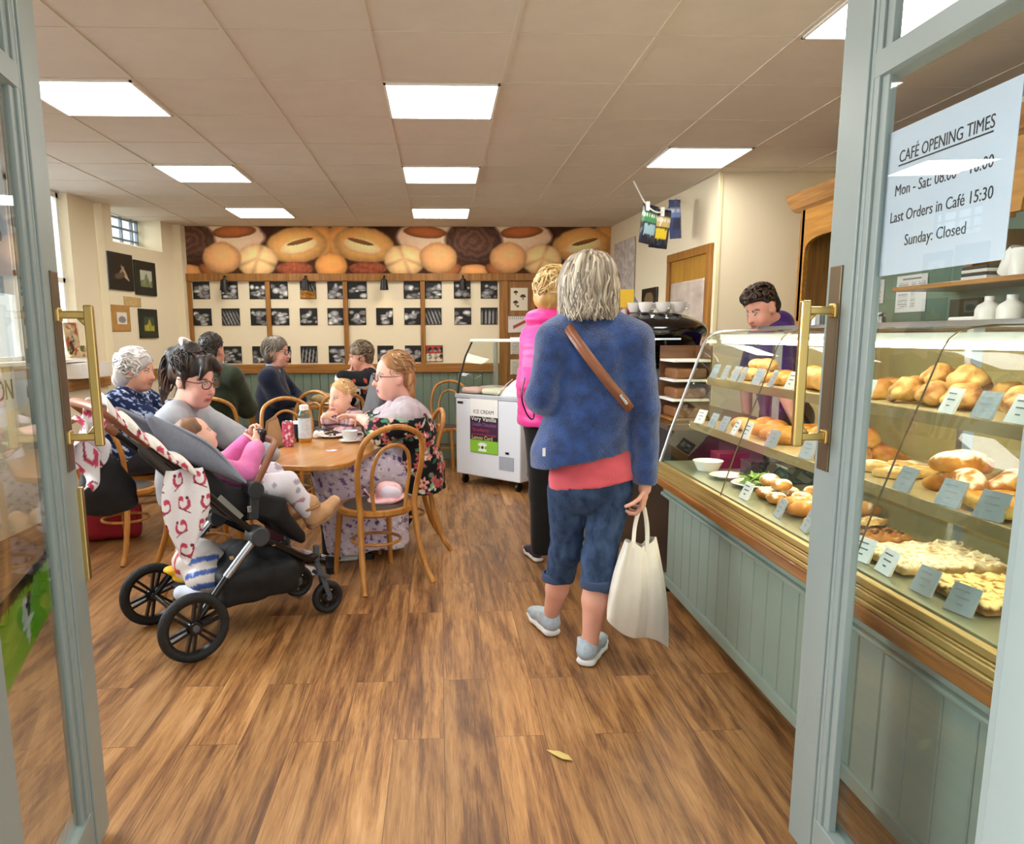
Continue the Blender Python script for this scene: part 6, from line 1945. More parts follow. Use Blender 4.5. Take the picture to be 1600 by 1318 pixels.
S.chain([hl, kl, k2l + np.array((0, 0, -.01))], [.092, .070, .070]).chain([hr, kr, k2r + np.array((0, 0, -.01))], [.094, .073, .076])
S.ops.append((lambda P: np.where(np.linalg.norm(P - k2l, axis=-1) < .16, (P - k2l) @ np.array((0, .1, -1.)) - .0, -1.), None, None, 0, 'i'))
S.ops.append((lambda P: np.where(np.linalg.norm(P - k2r, axis=-1) < .16, (P - k2r) @ np.array((-.25, .1, -1.)) - .0, -1.), None, None, 0, 'i'))
S.mesh('cropped_jeans', DENIM, t, lambda P: .006 * waves(P, 75, 22, 3, (1, 1, 1.6)) * np.clip((1.0 - P[:, 2]) * 3, .3, 1.2))
for kk, rr_ in ((k2l, .073), (k2r, .079)):
    S = SDF(.007, .01); S.limb(kk + np.array((0, 0, .045)), kk + np.array((0, 0, -.01)), rr_, rr_ + .002); S.cut(kk + np.array((0, 0, -.004)), (0, 0, -1)).cut(kk + np.array((0, 0, .04)), (0, 0, 1))
    S.limb(kk + np.array((0, 0, .1)), kk + np.array((0, 0, -.1)), rr_ * .8, rr_ * .8, .004, 's')
    S.mesh('turn_up', mat('denim_dark', '#394a68', .9, bump=.4, bscale=300), t, lambda P: .003 * waves(P, 76, 40, 2))
TR = mat('trainer_grey', '#b9cad6', .8, noise=.2, nscale=50, bump=.3, bscale=400)
M_SOLE = mat('sole_white', '#f1f3f2', .6)
hr_, hl_ = px3([(912, 1046, 3.01), (858, 996, 3.40)])
shoe(t, (ar[0] - .035, ar[1] - .05, .002), (.42, .9, 0), TR, M_SOLE, k=1.2)
shoe(t, (al[0] + .012, al[1] - .055, .002), (-.2, .97, 0), TR, M_SOLE, k=1.2)
MB().box(pix(850, 706, Y=2.975), (.012, .004, .034)).build('side_tag', M_PAPER, t)
# shoulder strap over the back
def on_back(x, y):
    p = np.array(pix(x, y, Y=2.96)); return p
sp_ = [np.array(pix(884, 502, Y=3.06)), np.array(pix(893, 520, Y=3.005)), np.array(pix(915, 551, Y=2.945)), np.array(pix(945, 590, Y=2.925)), np.array(pix(978, 630, Y=2.955)), np.array(pix(992, 650, Y=3.02))]
pth = smooth_path([tuple(p) for p in sp_], 6); m = MB()
vs, fs = [], []
for i, p in enumerate(pth):
    d = (pth[min(i + 1, len(pth) - 1)] - pth[max(i - 1, 0)]).normalized(); e = d.cross(Vector((0, -1, 0))).normalized()
    vs += [p + e * .020, p - e * .020]
m.add(vs, [(2 * i, 2 * i + 1, 2 * i + 3, 2 * i + 2) for i in range(len(pth) - 1)])
m.build('shoulder_strap', M_TAN, t, True, solid=.006)
bq = pix(974, 624, Y=2.94); MB().box(bq, (.05, .012, .012), rotm(0, .95, 0)).build('strap_buckle', M_CHROME, t, bevel=.002)
# cream cotton bag
tb_ = thing('cotton_tote_bag', 'cream cotton tote bag hanging from the hand of the woman in blue', 'bag', (0, 0, 0))
def bagm(u, v, s_):
    top = np.array(pix(1002, 842, Y=3.0)); bot = np.array(pix(1000, 1000, Y=3.0)); H_ = top[2] - bot[2]
    w = .076 + .046 * np.sin(PI * np.clip(v * .62 + .02, 0, 1)) + .012 * v
    fold = np.sin(u * 17 + 1) * .009 + np.sin(u * 31) * .004
    x = top[0] + (u - .5) * 2 * w + .02 * v * (u > .5) - .018 * v * (1 - u)
    dip = (.035 * np.sin(PI * u) ** 2 * (1 - v) + .028 * np.abs(u - .3) * (1 - v))
    z = top[2] + .015 - dip - v * (H_ * (.78 + .40 * u)) - .02 * np.sin(u * 6) * v
    y = 3.0 + s_ * (.055 * np.sin(PI * u) ** .6 * (np.sin(PI * np.clip(v * .85 + .08, 0, 1))) * 1.2 + .012) + fold * (1 - .5 * v) * s_ + .10 * (u - .5)
    return np.stack([x, y, z], 1)
nu, nv = 60, 50
u, v = np.meshgrid(np.linspace(0, 1, nu), np.linspace(0, 1, nv)); u, v = u.ravel(), v.ravel()
A, B = bagm(u, v, -1), bagm(u, v, 1)
i, j = np.meshgrid(np.arange(nu - 1), np.arange(nv - 1)); a = (j * nu + i).ravel(); Fq = np.stack([a, a + nu, a + nu + 1, a + 1], 1)
N_ = len(A); ring = [nu * q for q in range(nv)] + [nu * (nv - 1) + q for q in range(1, nu)] + [nu * q + nu - 1 for q in range(nv - 2, -1, -1)]
side_f = [[ring[q], ring[q] + N_, ring[q + 1] + N_, ring[q + 1]] for q in range(len(ring) - 1)]
M_COT = mat('cream_cotton', '#e6e1d6', .9, noise=.05, nscale=10, bump=.25, bscale=260, spec=.2)
np_mesh('bag_body', np.concatenate([A, B]), np.concatenate([Fq, Fq[:, ::-1] + N_, np.array(side_f)]), M_COT, tb_, True)
gp_ = wr_ + np.array((-.008, .015, -.105))
for s_, us in ((-1, (.22, .62)), (1, (.34, .78))):
    pts = []
    q0, q1 = bagm(np.array([us[0]]), np.array([.06]), s_)[0], bagm(np.array([us[1]]), np.array([.06]), s_)[0]
    pth = smooth_path([tuple(q0), tuple(q0 * .45 + gp_ * .55 + np.array((-.012, 0, 0))), tuple(gp_ + np.array((-.008, s_ * .006, .0))), tuple(gp_ + np.array((.010, s_ * .006, .0))), tuple(q1 * .45 + gp_ * .55 + np.array((.012, 0, 0))), tuple(q1)], 6)
    MB().tube(pth, .0085, 8, flat=.3, up=(0, 1, 0)).build('handle', M_COT, tb_, True)

# ---- woman in the pink padded jacket
t = person('woman standing in a bright pink hooded jacket and black trousers behind the blue fleece', 0)
h = Head(pix(872, 456, Y=4.58), 20, 4, 0, 1.12)
nb, sl, sr, wa, hp = px3([(866, 500, 4.6), (838, 528, 4.66), (880, 530, 4.42), (850, 600, 4.58), (852, 660, 4.58)])
el, wl_, kn, an = px3([(832, 600, 4.5), (880, 640, 4.45), (848, 770, 4.6), (846, 862, 4.62)])
k2, a2 = px3([(880, 770, 4.75), (890, 850, 4.85)])
body(t, h, [([h.p(-.02, 0, -.08), nb, wa, hp], [.055, .065, .12, .12]), ([nb, sl, el, wl_], [.05, .055, .045, .03]), ([hp, kn, an], [.1, .06, .045]), ([hp, k2, a2], [.1, .06, .045])], [], skin_cols(h, '#e0a890'), .009)
S = SDF(.009, .03); S.ell(h.p(-.015, 0, .045), h.r(.118, .094, .098), h.R).ell(h.p(-.06, 0, -.03), h.r(.07, .085, .085), h.R)
S.ell(h.p(.10, 0, -.04), h.r(.06, .08, .085), h.R, .01, 's')
hair(t, S, h, '#d9b878', '#a98447', '#efdcab', .008, 40, 11)
curls(t, h, 150, (-.02, 0, .03), (.120, .097, .110), .07, ('#b08a4c', '#f3e3b8'), 8, lambda d: d[0] < .5, .008, .35, .7)
S = SDF(.009, .03); c = nb
S.loft([(nb, .09, .10), (nb * .5 + wa * .5 + np.array((0, 0, .03)), .16, .20), (wa, .155, .19), (hp, .16, .2), (hp + np.array((0, 0, -.05)), .16, .2)], (.94, .34, 0)).chain([nb, sl, el, wl_], [.08, .09, .075, .06]).cut(hp + np.array((0, 0, -.01)), (0, 0, -1))
S.ell(nb + np.array((-.06, 0, .01)), (.12, .13, .06)).ell(nb + np.array((-.02, 0, .02)), (.11, .11, .05))
S.mesh('pink_jacket', mat('pink_nylon', '#e62f93', .45, bump=.12, bscale=40, sheen=.2), t, lambda P: .006 * np.abs(np.sin(P[:, 2] * 62)) ** .6 + .004 * waves(P, 81, 25, 2))
S = SDF(.01, .03); S.chain([hp, kn, an + np.array((0, 0, .02))], [.135, .085, .07]).chain([hp, k2, a2 + np.array((0, 0, .02))], [.13, .085, .07]).cut(an + np.array((0, 0, -.01)), (0, 0, -1))
S.mesh('trousers', fabric('black_trousers', '#0f0f11'), t)
shoe(t, (an[0] - .02, an[1] - .05, .002), (-.15, 1, 0), mat('shoe_navy', '#3b3a52', .7), M_SOLE, k=1.05)
shoe(t, (a2[0] - .02, a2[1] - .05, .002), (.5, .9, 0), mat('shoe_navy', '#3b3a52', .7), M_SOLE, k=1.05)
bs = px3([(820, 590, 4.38), (815, 620, 4.36), (824, 648, 4.38), (834, 652, 4.38), (832, 610, 4.4)])
MB().tube(smooth_path([tuple(p) for p in bs], 5), .012, 8, flat=.4).build('bag_strap', M_BLACK, t, True)

# ---- man serving behind the case
t = person('man with short dark hair in a purple T-shirt leaning forward behind the display case', 0)
h = Head(pix(1190, 482, Y=4.25), 200, 26, 0, .96)
nb, ch_, wa = np.array(pix(1216, 508, Y=4.32)), np.array((2.02, 4.40, 1.30)), np.array((2.16, 4.5, .95))
sl, sr = np.array((1.93, 4.22, 1.42)), np.array((2.02, 4.62, 1.42))
el, er, wl_, wr_ = np.array((1.95, 4.12, 1.14)), np.array((1.98, 4.70, 1.13)), np.array((1.96, 3.95, .98)), np.array((1.93, 4.55, .97))
lg = [wa, wa + np.array((.0, .0, -.45)), wa + np.array((.02, .0, -.91))]
def tshirt(S): pass
body(t, h, [([h.p(-.03, 0, -.08), nb, ch_, wa], [.055, .06, .11, .11]), ([nb, sl, el, wl_], [.05, .055, .042, .03]), ([nb, sr, er, wr_], [.05, .055, .042, .03]), ([p + np.array((0, -.1, 0)) for p in lg], [.09, .06, .045]), ([p + np.array((0, .1, 0)) for p in lg], [.09, .06, .045])], [], skin_cols(h, '#dca08a', brow='#2e221c'), .0085)
S = SDF(.007, .02); S.ell(h.p(-.022, 0, .055), h.r(.098, .082, .082), h.R).ell(h.p(-.07, 0, -.01), h.r(.045, .07, .06), h.R).ell(h.p(.055, 0, .105), h.r(.055, .065, .035), h.R, .03)
S.ell(h.p(.12, 0, -.0), h.r(.06, .075, .075), h.R, .02, 's')
hair(t, S, h, '#2a1d16', '#15100d', '#4d3726', .008, 45, 13)
curls(t, h, 150, (.0, 0, .075), (.105, .082, .078), .05, ('#17100c', '#6b4c33'), 3, lambda d: d[2] > -.1 and not (d[0] > .6 and d[2] < .3), .009, .9, .1)
S = SDF(.009, .03); S.loft([(nb, .075, .08), (nb * .4 + ch_ * .6, .21, .13), (ch_, .2, .135), (wa, .18, .14), (wa + np.array((0, 0, -.1)), .18, .14)], (.2, .98, 0)).chain([nb, sl, sl * .4 + el * .6], [.08, .085, .075]).chain([nb, sr, sr * .4 + er * .6], [.08, .085, .075]).cut(wa + np.array((0, 0, -.06)), (0, 0, -1))
S.mesh('purple_tshirt', fabric('purple_jersey', '#43197a', '#331060'), t, lambda P: .005 * waves(P, 83, 18, 2))
S = SDF(.011, .03); S.chain([p + np.array((0, -.1, 0)) for p in lg], [.12, .085, .07]).chain([p + np.array((0, .1, 0)) for p in lg], [.12, .085, .07]).cut((0, 0, .02), (0, 0, -1))
S.mesh('trousers', fabric('black_trousers', '#0f0f11'), t)
shoe(t, (lg[2][0] + .06, lg[2][1] - .1, .002), (-1, 0, 0), M_BLACK, M_BLACK); shoe(t, (lg[2][0] + .06, lg[2][1] + .1, .002), (-1, 0, 0), M_BLACK, M_BLACK)

# ---- seated figures: shared builder
def seated(t, h, pel, yaw, knee, foot, arms, tone, lean=None, w=1., girth=1., fine=(), skinkw={}, headkw={}, sh=.17):
    """pel pelvis point; knee/foot: ((l,r)) points; arms: ((elbow,wrist) left, right)"""
    a = math.radians(yaw); l = np.array((-math.sin(a), math.cos(a), 0)); f = np.array((math.cos(a), math.sin(a), 0))
    pel = np.array(pel, float); nb = h.p(-.045, 0, -.155)
    ch_ = nb * .62 + pel * .38 - f * .01; wa = nb * .22 + pel * .78
    s_l, s_r = nb + l * sh * w - np.array((0, 0, .055 * w)), nb - l * sh * w - np.array((0, 0, .055 * w))
    hipl, hipr = pel + l * .09 * girth, pel - l * .09 * girth
    chains = [([h.p(-.02, 0, -.08), nb, ch_, wa, pel], [.054 * h.k, .06, .1 * w, .1 * girth, .11 * girth])]
    for s_, (e, q) in ((s_l, arms[0]), (s_r, arms[1])):
        chains.append(([nb, s_, np.array(e), np.array(q)], [.05, .052 * w, .042 * w, .029]))
    for hp_, k_, ft in ((hipl, knee[0], foot[0]), (hipr, knee[1], foot[1])):
        chains.append(([hp_, np.array(k_), np.array(ft)], [.085 * girth, .06 * girth, .04]))
        fd = f * .13; chains.append(([np.array(ft) + np.array((0, 0, -.02)), np.array(ft) + fd + np.array((0, 0, -.045))], [.034, .026]))
    body(t, h, chains, list(fine), skin_cols(h, tone, **skinkw), .0085, headkw)
    return dict(nb=nb, ch=ch_, wa=wa, pel=pel, sl=s_l, sr=s_r, hl=hipl, hr=hipr, l=l, f=f)
def top(t, b, name, m, arms, w=1., girth=1., cuff=(.055, .05), collar=True, cols=None, amp=.006, drop=.06, d=.11, cutw=True):
    S = SDF(.0085, .035)
    S.loft([(b['nb'] - np.array((0, 0, .02)), .07, .065), (b['nb'] * .55 + b['ch'] * .45, .165 * w, d), (b['ch'], .185 * w, d * 1.2 * girth), (b['wa'], .18 * girth, d * 1.35 * girth), (b['pel'] + np.array((0, 0, -.0)), .185 * girth, d * 1.4 * girth)], b['l'])
    for s_, (e, q) in ((b['sl'], arms[0]), (b['sr'], arms[1])):
        e, q = np.array(e), np.array(q)
        S.chain([b['nb'] * .5 + s_ * .5, s_, e, q + (e - q) * .08], [.075 * w, .075 * w, cuff[0] * 1.15 * w, cuff[1]])
    S.cut(b['pel'] + np.array((0, 0, -drop)), (0, 0, -1))
    return S.mesh(name, m, t, lambda P: amp * waves(P, 91, 17, 3) + .002 * waves(P, 92, 50, 2), cols)
def legs(t, b, knee, foot, name, m, girth=1., r=(.105, .08, .06), cols=None):
    S = SDF(.0095, .03); S.ell(b['pel'], (.16 * girth, .16 * girth, .10))
    for hp_, k_, ft in ((b['hl'], knee[0], foot[0]), (b['hr'], knee[1], foot[1])):
        S.chain([hp_, np.array(k_), np.array(ft)], [r[0] * girth, r[1] * girth, r[2]])
    S.cut((0, 0, max(.03, min(foot[0][2], foot[1][2]) - .02)), (0, 0, -1))
    return S.mesh(name, m, t, lambda P: .005 * waves(P, 95, 20, 2), cols)

# ---- woman in the grey sweatshirt beside the pushchair
t = person('woman with dark ponytail and red brown glasses in a grey sweatshirt behind the pushchair', 0)
h = Head(pix(303, 592, Y=4.02), 338, 14, 3, 1.16)
arms = ((np.array((-1.06, 4.32, .78)), np.array((-.98, 4.22, .80))), (np.array(pix(262, 700, Y=4.02)), np.array((-1.18, 3.98, .76))))
knee = (np.array((-1.08, 4.62, .58)), np.array((-1.00, 4.34, .60))); foot = (np.array((-1.05, 4.72, .10)), np.array((-.98, 4.38, .10)))
b = seated(t, h, (-1.52, 4.42, .54), 0, knee, foot, arms, '#e6b3a0', w=1.12, girth=1.1, skinkw=dict(brow='#2c1d16', lip='#c07a78'))
S = SDF(.0075, .02)
S.ell(h.p(-.02, 0, .05), h.r(.105, .086, .09), h.R).ell(h.p(-.075, 0, .02), h.r(.05, .07, .08), h.R)
S.ell(h.p(.10, 0, -.025), h.r(.065, .08, .08), h.R, .015, 's')
S.ell(h.p(-.035, 0, .135), h.r(.045, .045, .035), h.R).chain([h.p(-.06, -.01, .135), h.p(-.115, -.02, .09), h.p(-.135, -.03, .0), h.p(-.13, -.035, -.08), h.p(-.125, -.04, -.14)], [.028 * h.k, .032 * h.k, .030 * h.k, .024 * h.k, .012 * h.k])
S.chain([h.p(.055, .03, .108), h.p(.085, .055, .07), h.p(.082, .07, .035)], [.024 * h.k, .018 * h.k, .007 * h.k]).chain([h.p(.06, -.02, .108), h.p(.09, -.05, .075), h.p(.085, -.068, .03)], [.022 * h.k, .016 * h.k, .007 * h.k]).limb(h.p(.0, -.08, .03), h.p(.02, -.083, -.03), .012 * h.k, .006 * h.k)
hair(t, S, h, '#2b1d17', '#120c0a', '#5a4032', .007, 48, 17)
curls(t, h, 130, (-.02, 0, .05), (.107, .088, .092), .09, ('#120c0a', '#4a3327'), 4, lambda d: d[2] > -.25 and d[0] < .55, .005, .2, -.5)
curls(t, h, 46, (-.125, -.03, .0), (.036, .036, .10), .12, ('#1a120e', '#7a5a44'), 14, None, .006, .3, 1.2, 'pony_tail')
MB().tube([h.p(-.055 + .03 * math.cos(a_), .03 * math.sin(a_), .148 - .02 * math.cos(a_)) for a_ in np.linspace(0, 6.28, 17)[:-1]], .011, 8, True).build('hair_band', mat('band_white', '#efe6e8', .7), t, True)
glasses(t, h, mat('specs_red', '#5a1f22', .3))
top(t, b, 'grey_sweatshirt', fabric('grey_marl', '#aeb4bd', '#989ea8'), arms, 1.12, 1.1, (.07, .06), amp=.009)
MB().tube(smooth_path([tuple(b['nb'] + b['f'] * .075 * math.cos(a_) + b['l'] * .08 * math.sin(a_) + np.array((0, 0, .02 - .02 * math.cos(a_)))) for a_ in np.linspace(0, 6.28, 13)[:-1]], 3, True), .014, 8, True).build('neckband', fabric('grey_marl', '#aeb4bd'), t, True)
legs(t, b, knee, foot, 'maroon_trousers', fabric('maroon_jersey', '#4a1426'), 1.1)
for ft in foot: shoe(t, (ft[0] - .05, ft[1], .002), (1, .1, 0), mat('shoe_pale', '#e6e2e0', .6), M_SOLE)

# ---- toddler in the pushchair
t = person('toddler in a pink top in the pushchair holding up a small black toy', 0)
h = Head(pl_(.165, -.01, .985), math.degrees(PRZ) - 8, -22, 0, .80)
nb_ = pl_(.195, -.01, .845)
pel_ = np.array(pl_(.36, 0, .70)); neck = np.array(nb_)
al_, ar_ = (np.array(pl_(.36, .13, .82)), np.array(pl_(.46, .06, .945))), (np.array(pl_(.345, -.135, .80)), np.array(pl_(.455, -.045, .925)))
kl, kr = np.array(pl_(.575, .07, .74)), np.array(pl_(.575, -.10, .715)); fl, fr = np.array(pl_(.64, .07, .54)), np.array(pl_(.70, -.11, .545))
fwd = np.array((math.cos(PRZ), math.sin(PRZ), 0)); lf_ = np.array((-math.sin(PRZ), math.cos(PRZ), 0))
body(t, h, [([h.p(-.01, 0, -.08), neck, pel_], [.038, .055, .075]), ([neck, neck + lf_ * .10, al_[0], al_[1]], [.04, .04, .034, .026]), ([neck, neck - lf_ * .10, ar_[0], ar_[1]], [.04, .04, .034, .026]), ([pel_, kl, fl], [.06, .045, .032]), ([pel_, kr, fr], [.06, .045, .032])],
     [((al_[1], fwd * .3 + np.array((0, 0, .9)) - lf_ * .3, -lf_ + fwd * .3), dict(side=-1, curl=.9, k=.72)), ((ar_[1], fwd * .3 + np.array((0, 0, .9)) + lf_ * .3, lf_ + fwd * .3), dict(side=1, curl=.9, k=.72))], skin_cols(h, '#ecbaa4', brow='#a5825f'), .0075, dict(baby=True, fat=.008))
S = SDF(.007, .015); S.ell(h.p(-.022, 0, .045), h.r(.097, .084, .086), h.R); S.ell(h.p(.10, 0, -.02), h.r(.07, .085, .085), h.R, .01, 's')
hair(t, S, h, '#8a6242', '#6b4a31', '#a98460', .004, 50, 19)
S = SDF(.0075, .025); S.loft([(neck, .06, .055), (neck * .6 + pel_ * .4, .11, .08), (pel_, .115, .09)], lf_).chain([neck, neck + lf_ * .10, al_[0], al_[1] + (al_[0] - al_[1]) * .15], [.055, .055, .052, .044]).chain([neck, neck - lf_ * .10, ar_[0], ar_[1] + (ar_[0] - ar_[1]) * .15], [.055, .055, .052, .044])
S.mesh('pink_top', fabric('pink_cotton', '#e98bc0', '#d96fae'), t, lambda P: .006 * waves(P, 97, 32, 2))
def legcol(V):
    c = np.tile(hexrgb('#e3e1ea'), (len(V), 1)); n = waves(V, 9, 42, 2); c[n > .62] = hexrgb('#b58a96'); c[n < -.7] = hexrgb('#a8a3b4'); return c
S = SDF(.0075, .02); S.ell(pel_, (.10, .1, .075)).chain([pel_ + lf_ * .05, kl, fl], [.078, .062, .045]).chain([pel_ - lf_ * .05, kr, fr], [.078, .062, .046])
S.mesh('leggings', painted('leggings_print', .8, .2, 200, .2), t, lambda P: .004 * waves(P, 98, 35, 2), legcol)
M_BOOT = mat('tan_suede', '#c69a70', .85, noise=.12, nscale=20, bump=.3, bscale=150)
for q, dn in ((fr, .5), (fl, .42)):
    bt = MB() ; u_ = (fwd * .72 + np.array((0, 0, .35))); u_ /= np.linalg.norm(u_)
    S = SDF(.006, .018); dwn = fwd * .25 + np.array((0, 0, -1.)); dwn /= np.linalg.norm(dwn)
    S.limb(q - dwn * .05, q + dwn * .02, .053, .047).loft([(q + dwn * .035, .046, .036), (q + dwn * .035 + u_ * .07, .050, .040), (q + dwn * .02 + u_ * .15, .042, .026)], lf_)
    S.mesh('boot', M_BOOT, t, lambda P: .002 * waves(P, 99, 60, 2))
    S = SDF(.006, .012); S.loft([(q + dwn * .062 - u_ * .03, .040, .012), (q + dwn * .068 + u_ * .06, .052, .012), (q + dwn * .05 + u_ * .15, .042, .012)], lf_); S.mesh('boot_sole', mat('sole_tan', '#8c6a48', .7), t)
    MB().tube([tuple(q - dwn * .04 + lf_ * .053 * math.cos(a_) + np.cross(lf_, dwn) * .053 * math.sin(a_)) for a_ in np.linspace(0, 6.28, 17)[:-1]], .009, 6, True).build('boot_strap', mat('tan_dark', '#a87c55', .8), t, True)
ph = (al_[1] + ar_[1]) / 2 + np.array((0, 0, .05)) + fwd * .02
S = SDF(.005, .012); S.chain([ph - lf_ * .07, ph, ph + lf_ * .07], [.016, .014, .016]).limb(ph - lf_ * .07, ph - lf_ * .06 - np.array((0, 0, .045)), .015, .012).limb(ph + lf_ * .07, ph + lf_ * .06 - np.array((0, 0, .045)), .015, .012)
o = S.mesh('game_pad', M_BLACK); tag(o, 'small black toy held up by the toddler in the pushchair', 'toy')
# pale prints: shirt of bear or bag behind left out

# ---- woman in the floral jacket at the near table
t = person('woman with fair tied back hair and glasses in a dark floral jacket and lilac dress', 0)
h = Head(pix(614, 587, Y=4.86), 198, 4, -3, 1.20)
arms = ((np.array(pix(596, 672, Y=4.66)), np.array(pix(562, 652, Y=5.16))), (np.array((-.42, 5.24, .86)), np.array((-.62, 5.30, .86))))
knee = (np.array(pix(520, 735, Y=4.66)), np.array((-.74, 5.05, .60))); foot = (np.array((-.60, 4.72, .10)), np.array((-.62, 5.0, .10)))
hand = ((arms[0][1], (-.9, .45, .1), (-.3, -.2, -.9)), dict(side=-1, curl=.25, k=1.1, thumb=.3))
b = seated(t, h, (-.24, 5.02, .56), 190, knee, foot, arms, '#e9b6a4', w=1.25, girth=1.35, fine=[hand], skinkw=dict(brow='#8a6a48', lip='#bf6068'), headkw=dict(fat=.010), sh=.18)
S = SDF(.0075, .02)
S.ell(h.p(-.02, 0, .05), h.r(.100, .081, .084), h.R).ell(h.p(-.07, 0, .0), h.r(.05, .07, .08), h.R).chain([h.p(-.09, 0, .03), h.p(-.10, 0, -.04), h.p(-.09, .01, -.12), h.p(-.08, .01, -.17)], [.028 * h.k, .026 * h.k, .02 * h.k, .012 * h.k])
S.ell(h.p(.095, 0, .012), h.r(.075, .085, .095), h.R, .012, 's')
hair(t, S, h, '#b98a5c', '#8c5f38', '#d8b184', .004, 50, 23)
curls(t, h, 150, (-.02, 0, .05), (.102, .084, .087), .10, ('#8f663e', '#dcb98c'), 7, lambda d: d[2] > -.5 and d[0] < .5, .0045, .12, .35)
glasses(t, h, mat('specs_dark', '#4b2330', .3))
MB().lathe([(0, 0), (.007, .004), (0, .01)], h.p(-.005, .088, -.045), 10).build('earring', M_CHROME, t, True)
def lace(V):
    n = waves(V, 5, 90, 2)[:, None]; return np.clip(hexrgb('#b9afb6') * (1 + .10 * n), 0, 1)
top(t, b, 'lace_top', painted('lace', .85, .5, 220, .2), ((arms[0][0], arms[0][0]), (arms[1][0], arms[1][0])), 1.22, 1.3, (.062, .06), cols=lace, d=.125)
DR = painted('lilac_print', .85, .25, 200, .2)
def dresscol(V):
    c = np.tile(hexrgb('#d9d0e2'), (len(V), 1)); n = waves(V, 13, 120, 2); m_ = waves(V, 14, 70, 2)
    c[n > .5] = hexrgb('#7c5f9a'); c[(n < -.55)] = hexrgb('#efe9f2'); c[(m_ > .75)] = hexrgb('#51406e'); return c
S = SDF(.0095, .045); S.ell(b['pel'], (.24, .23, .15)).chain([b['hl'], knee[0], foot[0] + np.array((-.01, 0, .02))], [.16, .125, .15]).chain([b['hr'], knee[1], foot[1] + np.array((-.01, 0, .02))], [.16, .125, .15])
km, fm = (knee[0] + knee[1]) / 2, (foot[0] + foot[1]) / 2
S.chain([b['pel'], km, fm], [.16, .12, .15]).loft([(np.array((-.42, 4.92, .42)), .2, .2), (np.array((-.42, 4.9, .10)), .24, .2)], (0, 1, 0)).cut((0, 0, .07), (0, 0, -1))
S.mesh('lilac_dress', DR, t, lambda P: .010 * waves(P, 101, 15, 3, (1, 1, .35)), dresscol)
def floral(V):
    c = np.tile(hexrgb('#14151c'), (len(V), 1))
    r = np.random.RandomState(8)
    lo, hi = V.min(0), V.max(0)
    for k in range(620):
        q = V[r.randint(len(V))]; col = ('#d98a80', '#e9b0a0', '#4f8f6a', '#7fb894', '#dfe4d0', '#c25f62', '#3a6b58')[r.randint(7)]
        d = r.normal(size=3); d /= np.linalg.norm(d); L = r.uniform(.02, .042)
        x = V - q; ax = x @ d; rad = np.linalg.norm(x - ax[:, None] * d, axis=1)
        if col in ('#d98a80', '#e9b0a0', '#c25f62'):
            dd = np.linalg.norm(x, axis=1); an_ = np.arctan2(x[:, 2], x[:, 0] + x[:, 1])
            mk = dd < L * (.75 + .3 * np.cos(an_ * 5)); c[mk] = hexrgb(col); c[dd < L * .25] = hexrgb('#7a2e36')
        else: c[(np.abs(ax) < L * 1.3) & (rad < .35 * L * (1 - (ax / (L * 1.35)) ** 2))] = hexrgb(col)
    return c
S = SDF(.0068, .04)
w_ = 1.28
back = -b['f'] * .03
S.loft([(b['nb'] * .7 + b['ch'] * .3 + back, .20, .10), (b['ch'] + back, .245, .165), (b['wa'] + back, .27, .20), (b['pel'] + back, .29, .22), (b['pel'] + back + np.array((.03, 0, -.14)), .29, .21)], b['l'])
S.chain([b['sl'] + np.array((.02, 0, -.02)), b['sl'] * .5 + arms[0][0] * .5, arms[0][0], arms[0][0] * .62 + arms[0][1] * .38], [.10, .10, .092, .07]).chain([b['sr'] + np.array((.02, 0, -.02)), arms[1][0], arms[1][0] * .62 + arms[1][1] * .38], [.10, .09, .07])
# open front: cut away everything well in front of the chest
f_ = b['f']; fc = b['ch'] + f_ * .045
S.ops.append((lambda P: np.where((np.linalg.norm(np.cross(P - b['sl'], (arms[0][0] - b['sl']) / np.linalg.norm(arms[0][0] - b['sl'])), axis=-1) > .115) & (np.linalg.norm(P - arms[0][0], axis=-1) > .18) & (np.linalg.norm(P - arms[1][0], axis=-1) > .2), (P - fc) @ f_, -1.), None, None, 0, 'i'))
S.cut(b['pel'] + np.array((0, 0, -.15)), (.05, 0, -1)).cut(b['nb'] + np.array((0, 0, -.065)), (0, .0, 1))
S.mesh('floral_jacket', painted('floral_print', .75, .2, 200, .25), t, lambda P: .010 * waves(P, 103, 14, 3) + .003 * waves(P, 104, 45, 2), floral)
for ft in foot: shoe(t, (ft[0] + .06, ft[1], .002), (-1, -.1, 0), mat('shoe_pale', '#e6e2e0', .6), M_SOLE)
# sun hat on the near chair
S = SDF(.006, .02); q = np.array((-.335, 4.395, .475))
S.ell(q + np.array((.02, 0, .05)), (.085, .075, .06)).ell(q + np.array((0, 0, .015)), (.125, .11, .018), rotm(.1, -.1, 0)).limb(q + np.array((-.09, -.02, .02)), q + np.array((-.13, 0, .06)), .014, .008)
o = S.mesh('sun_hat', mat('pink_hat', '#f0a9b4', .8, noise=.3, nscale=14, col2='#f4d6da'), None, lambda P: .010 * waves(P, 105, 24, 2)); tag(o, 'pale pink sun hat lying on the seat of the nearest chair', 'hat')
S = SDF(.006, .02); S.ell(q + np.array((.035, -.055, .055)), (.06, .03, .045))
o = S.mesh('white_bib', mat('white_lilac', '#e4dff2', .85), None, lambda P: .008 * waves(P, 106, 30, 2)); tag(o, 'small white cloth in front of the pink sun hat on the chair', 'cloth')

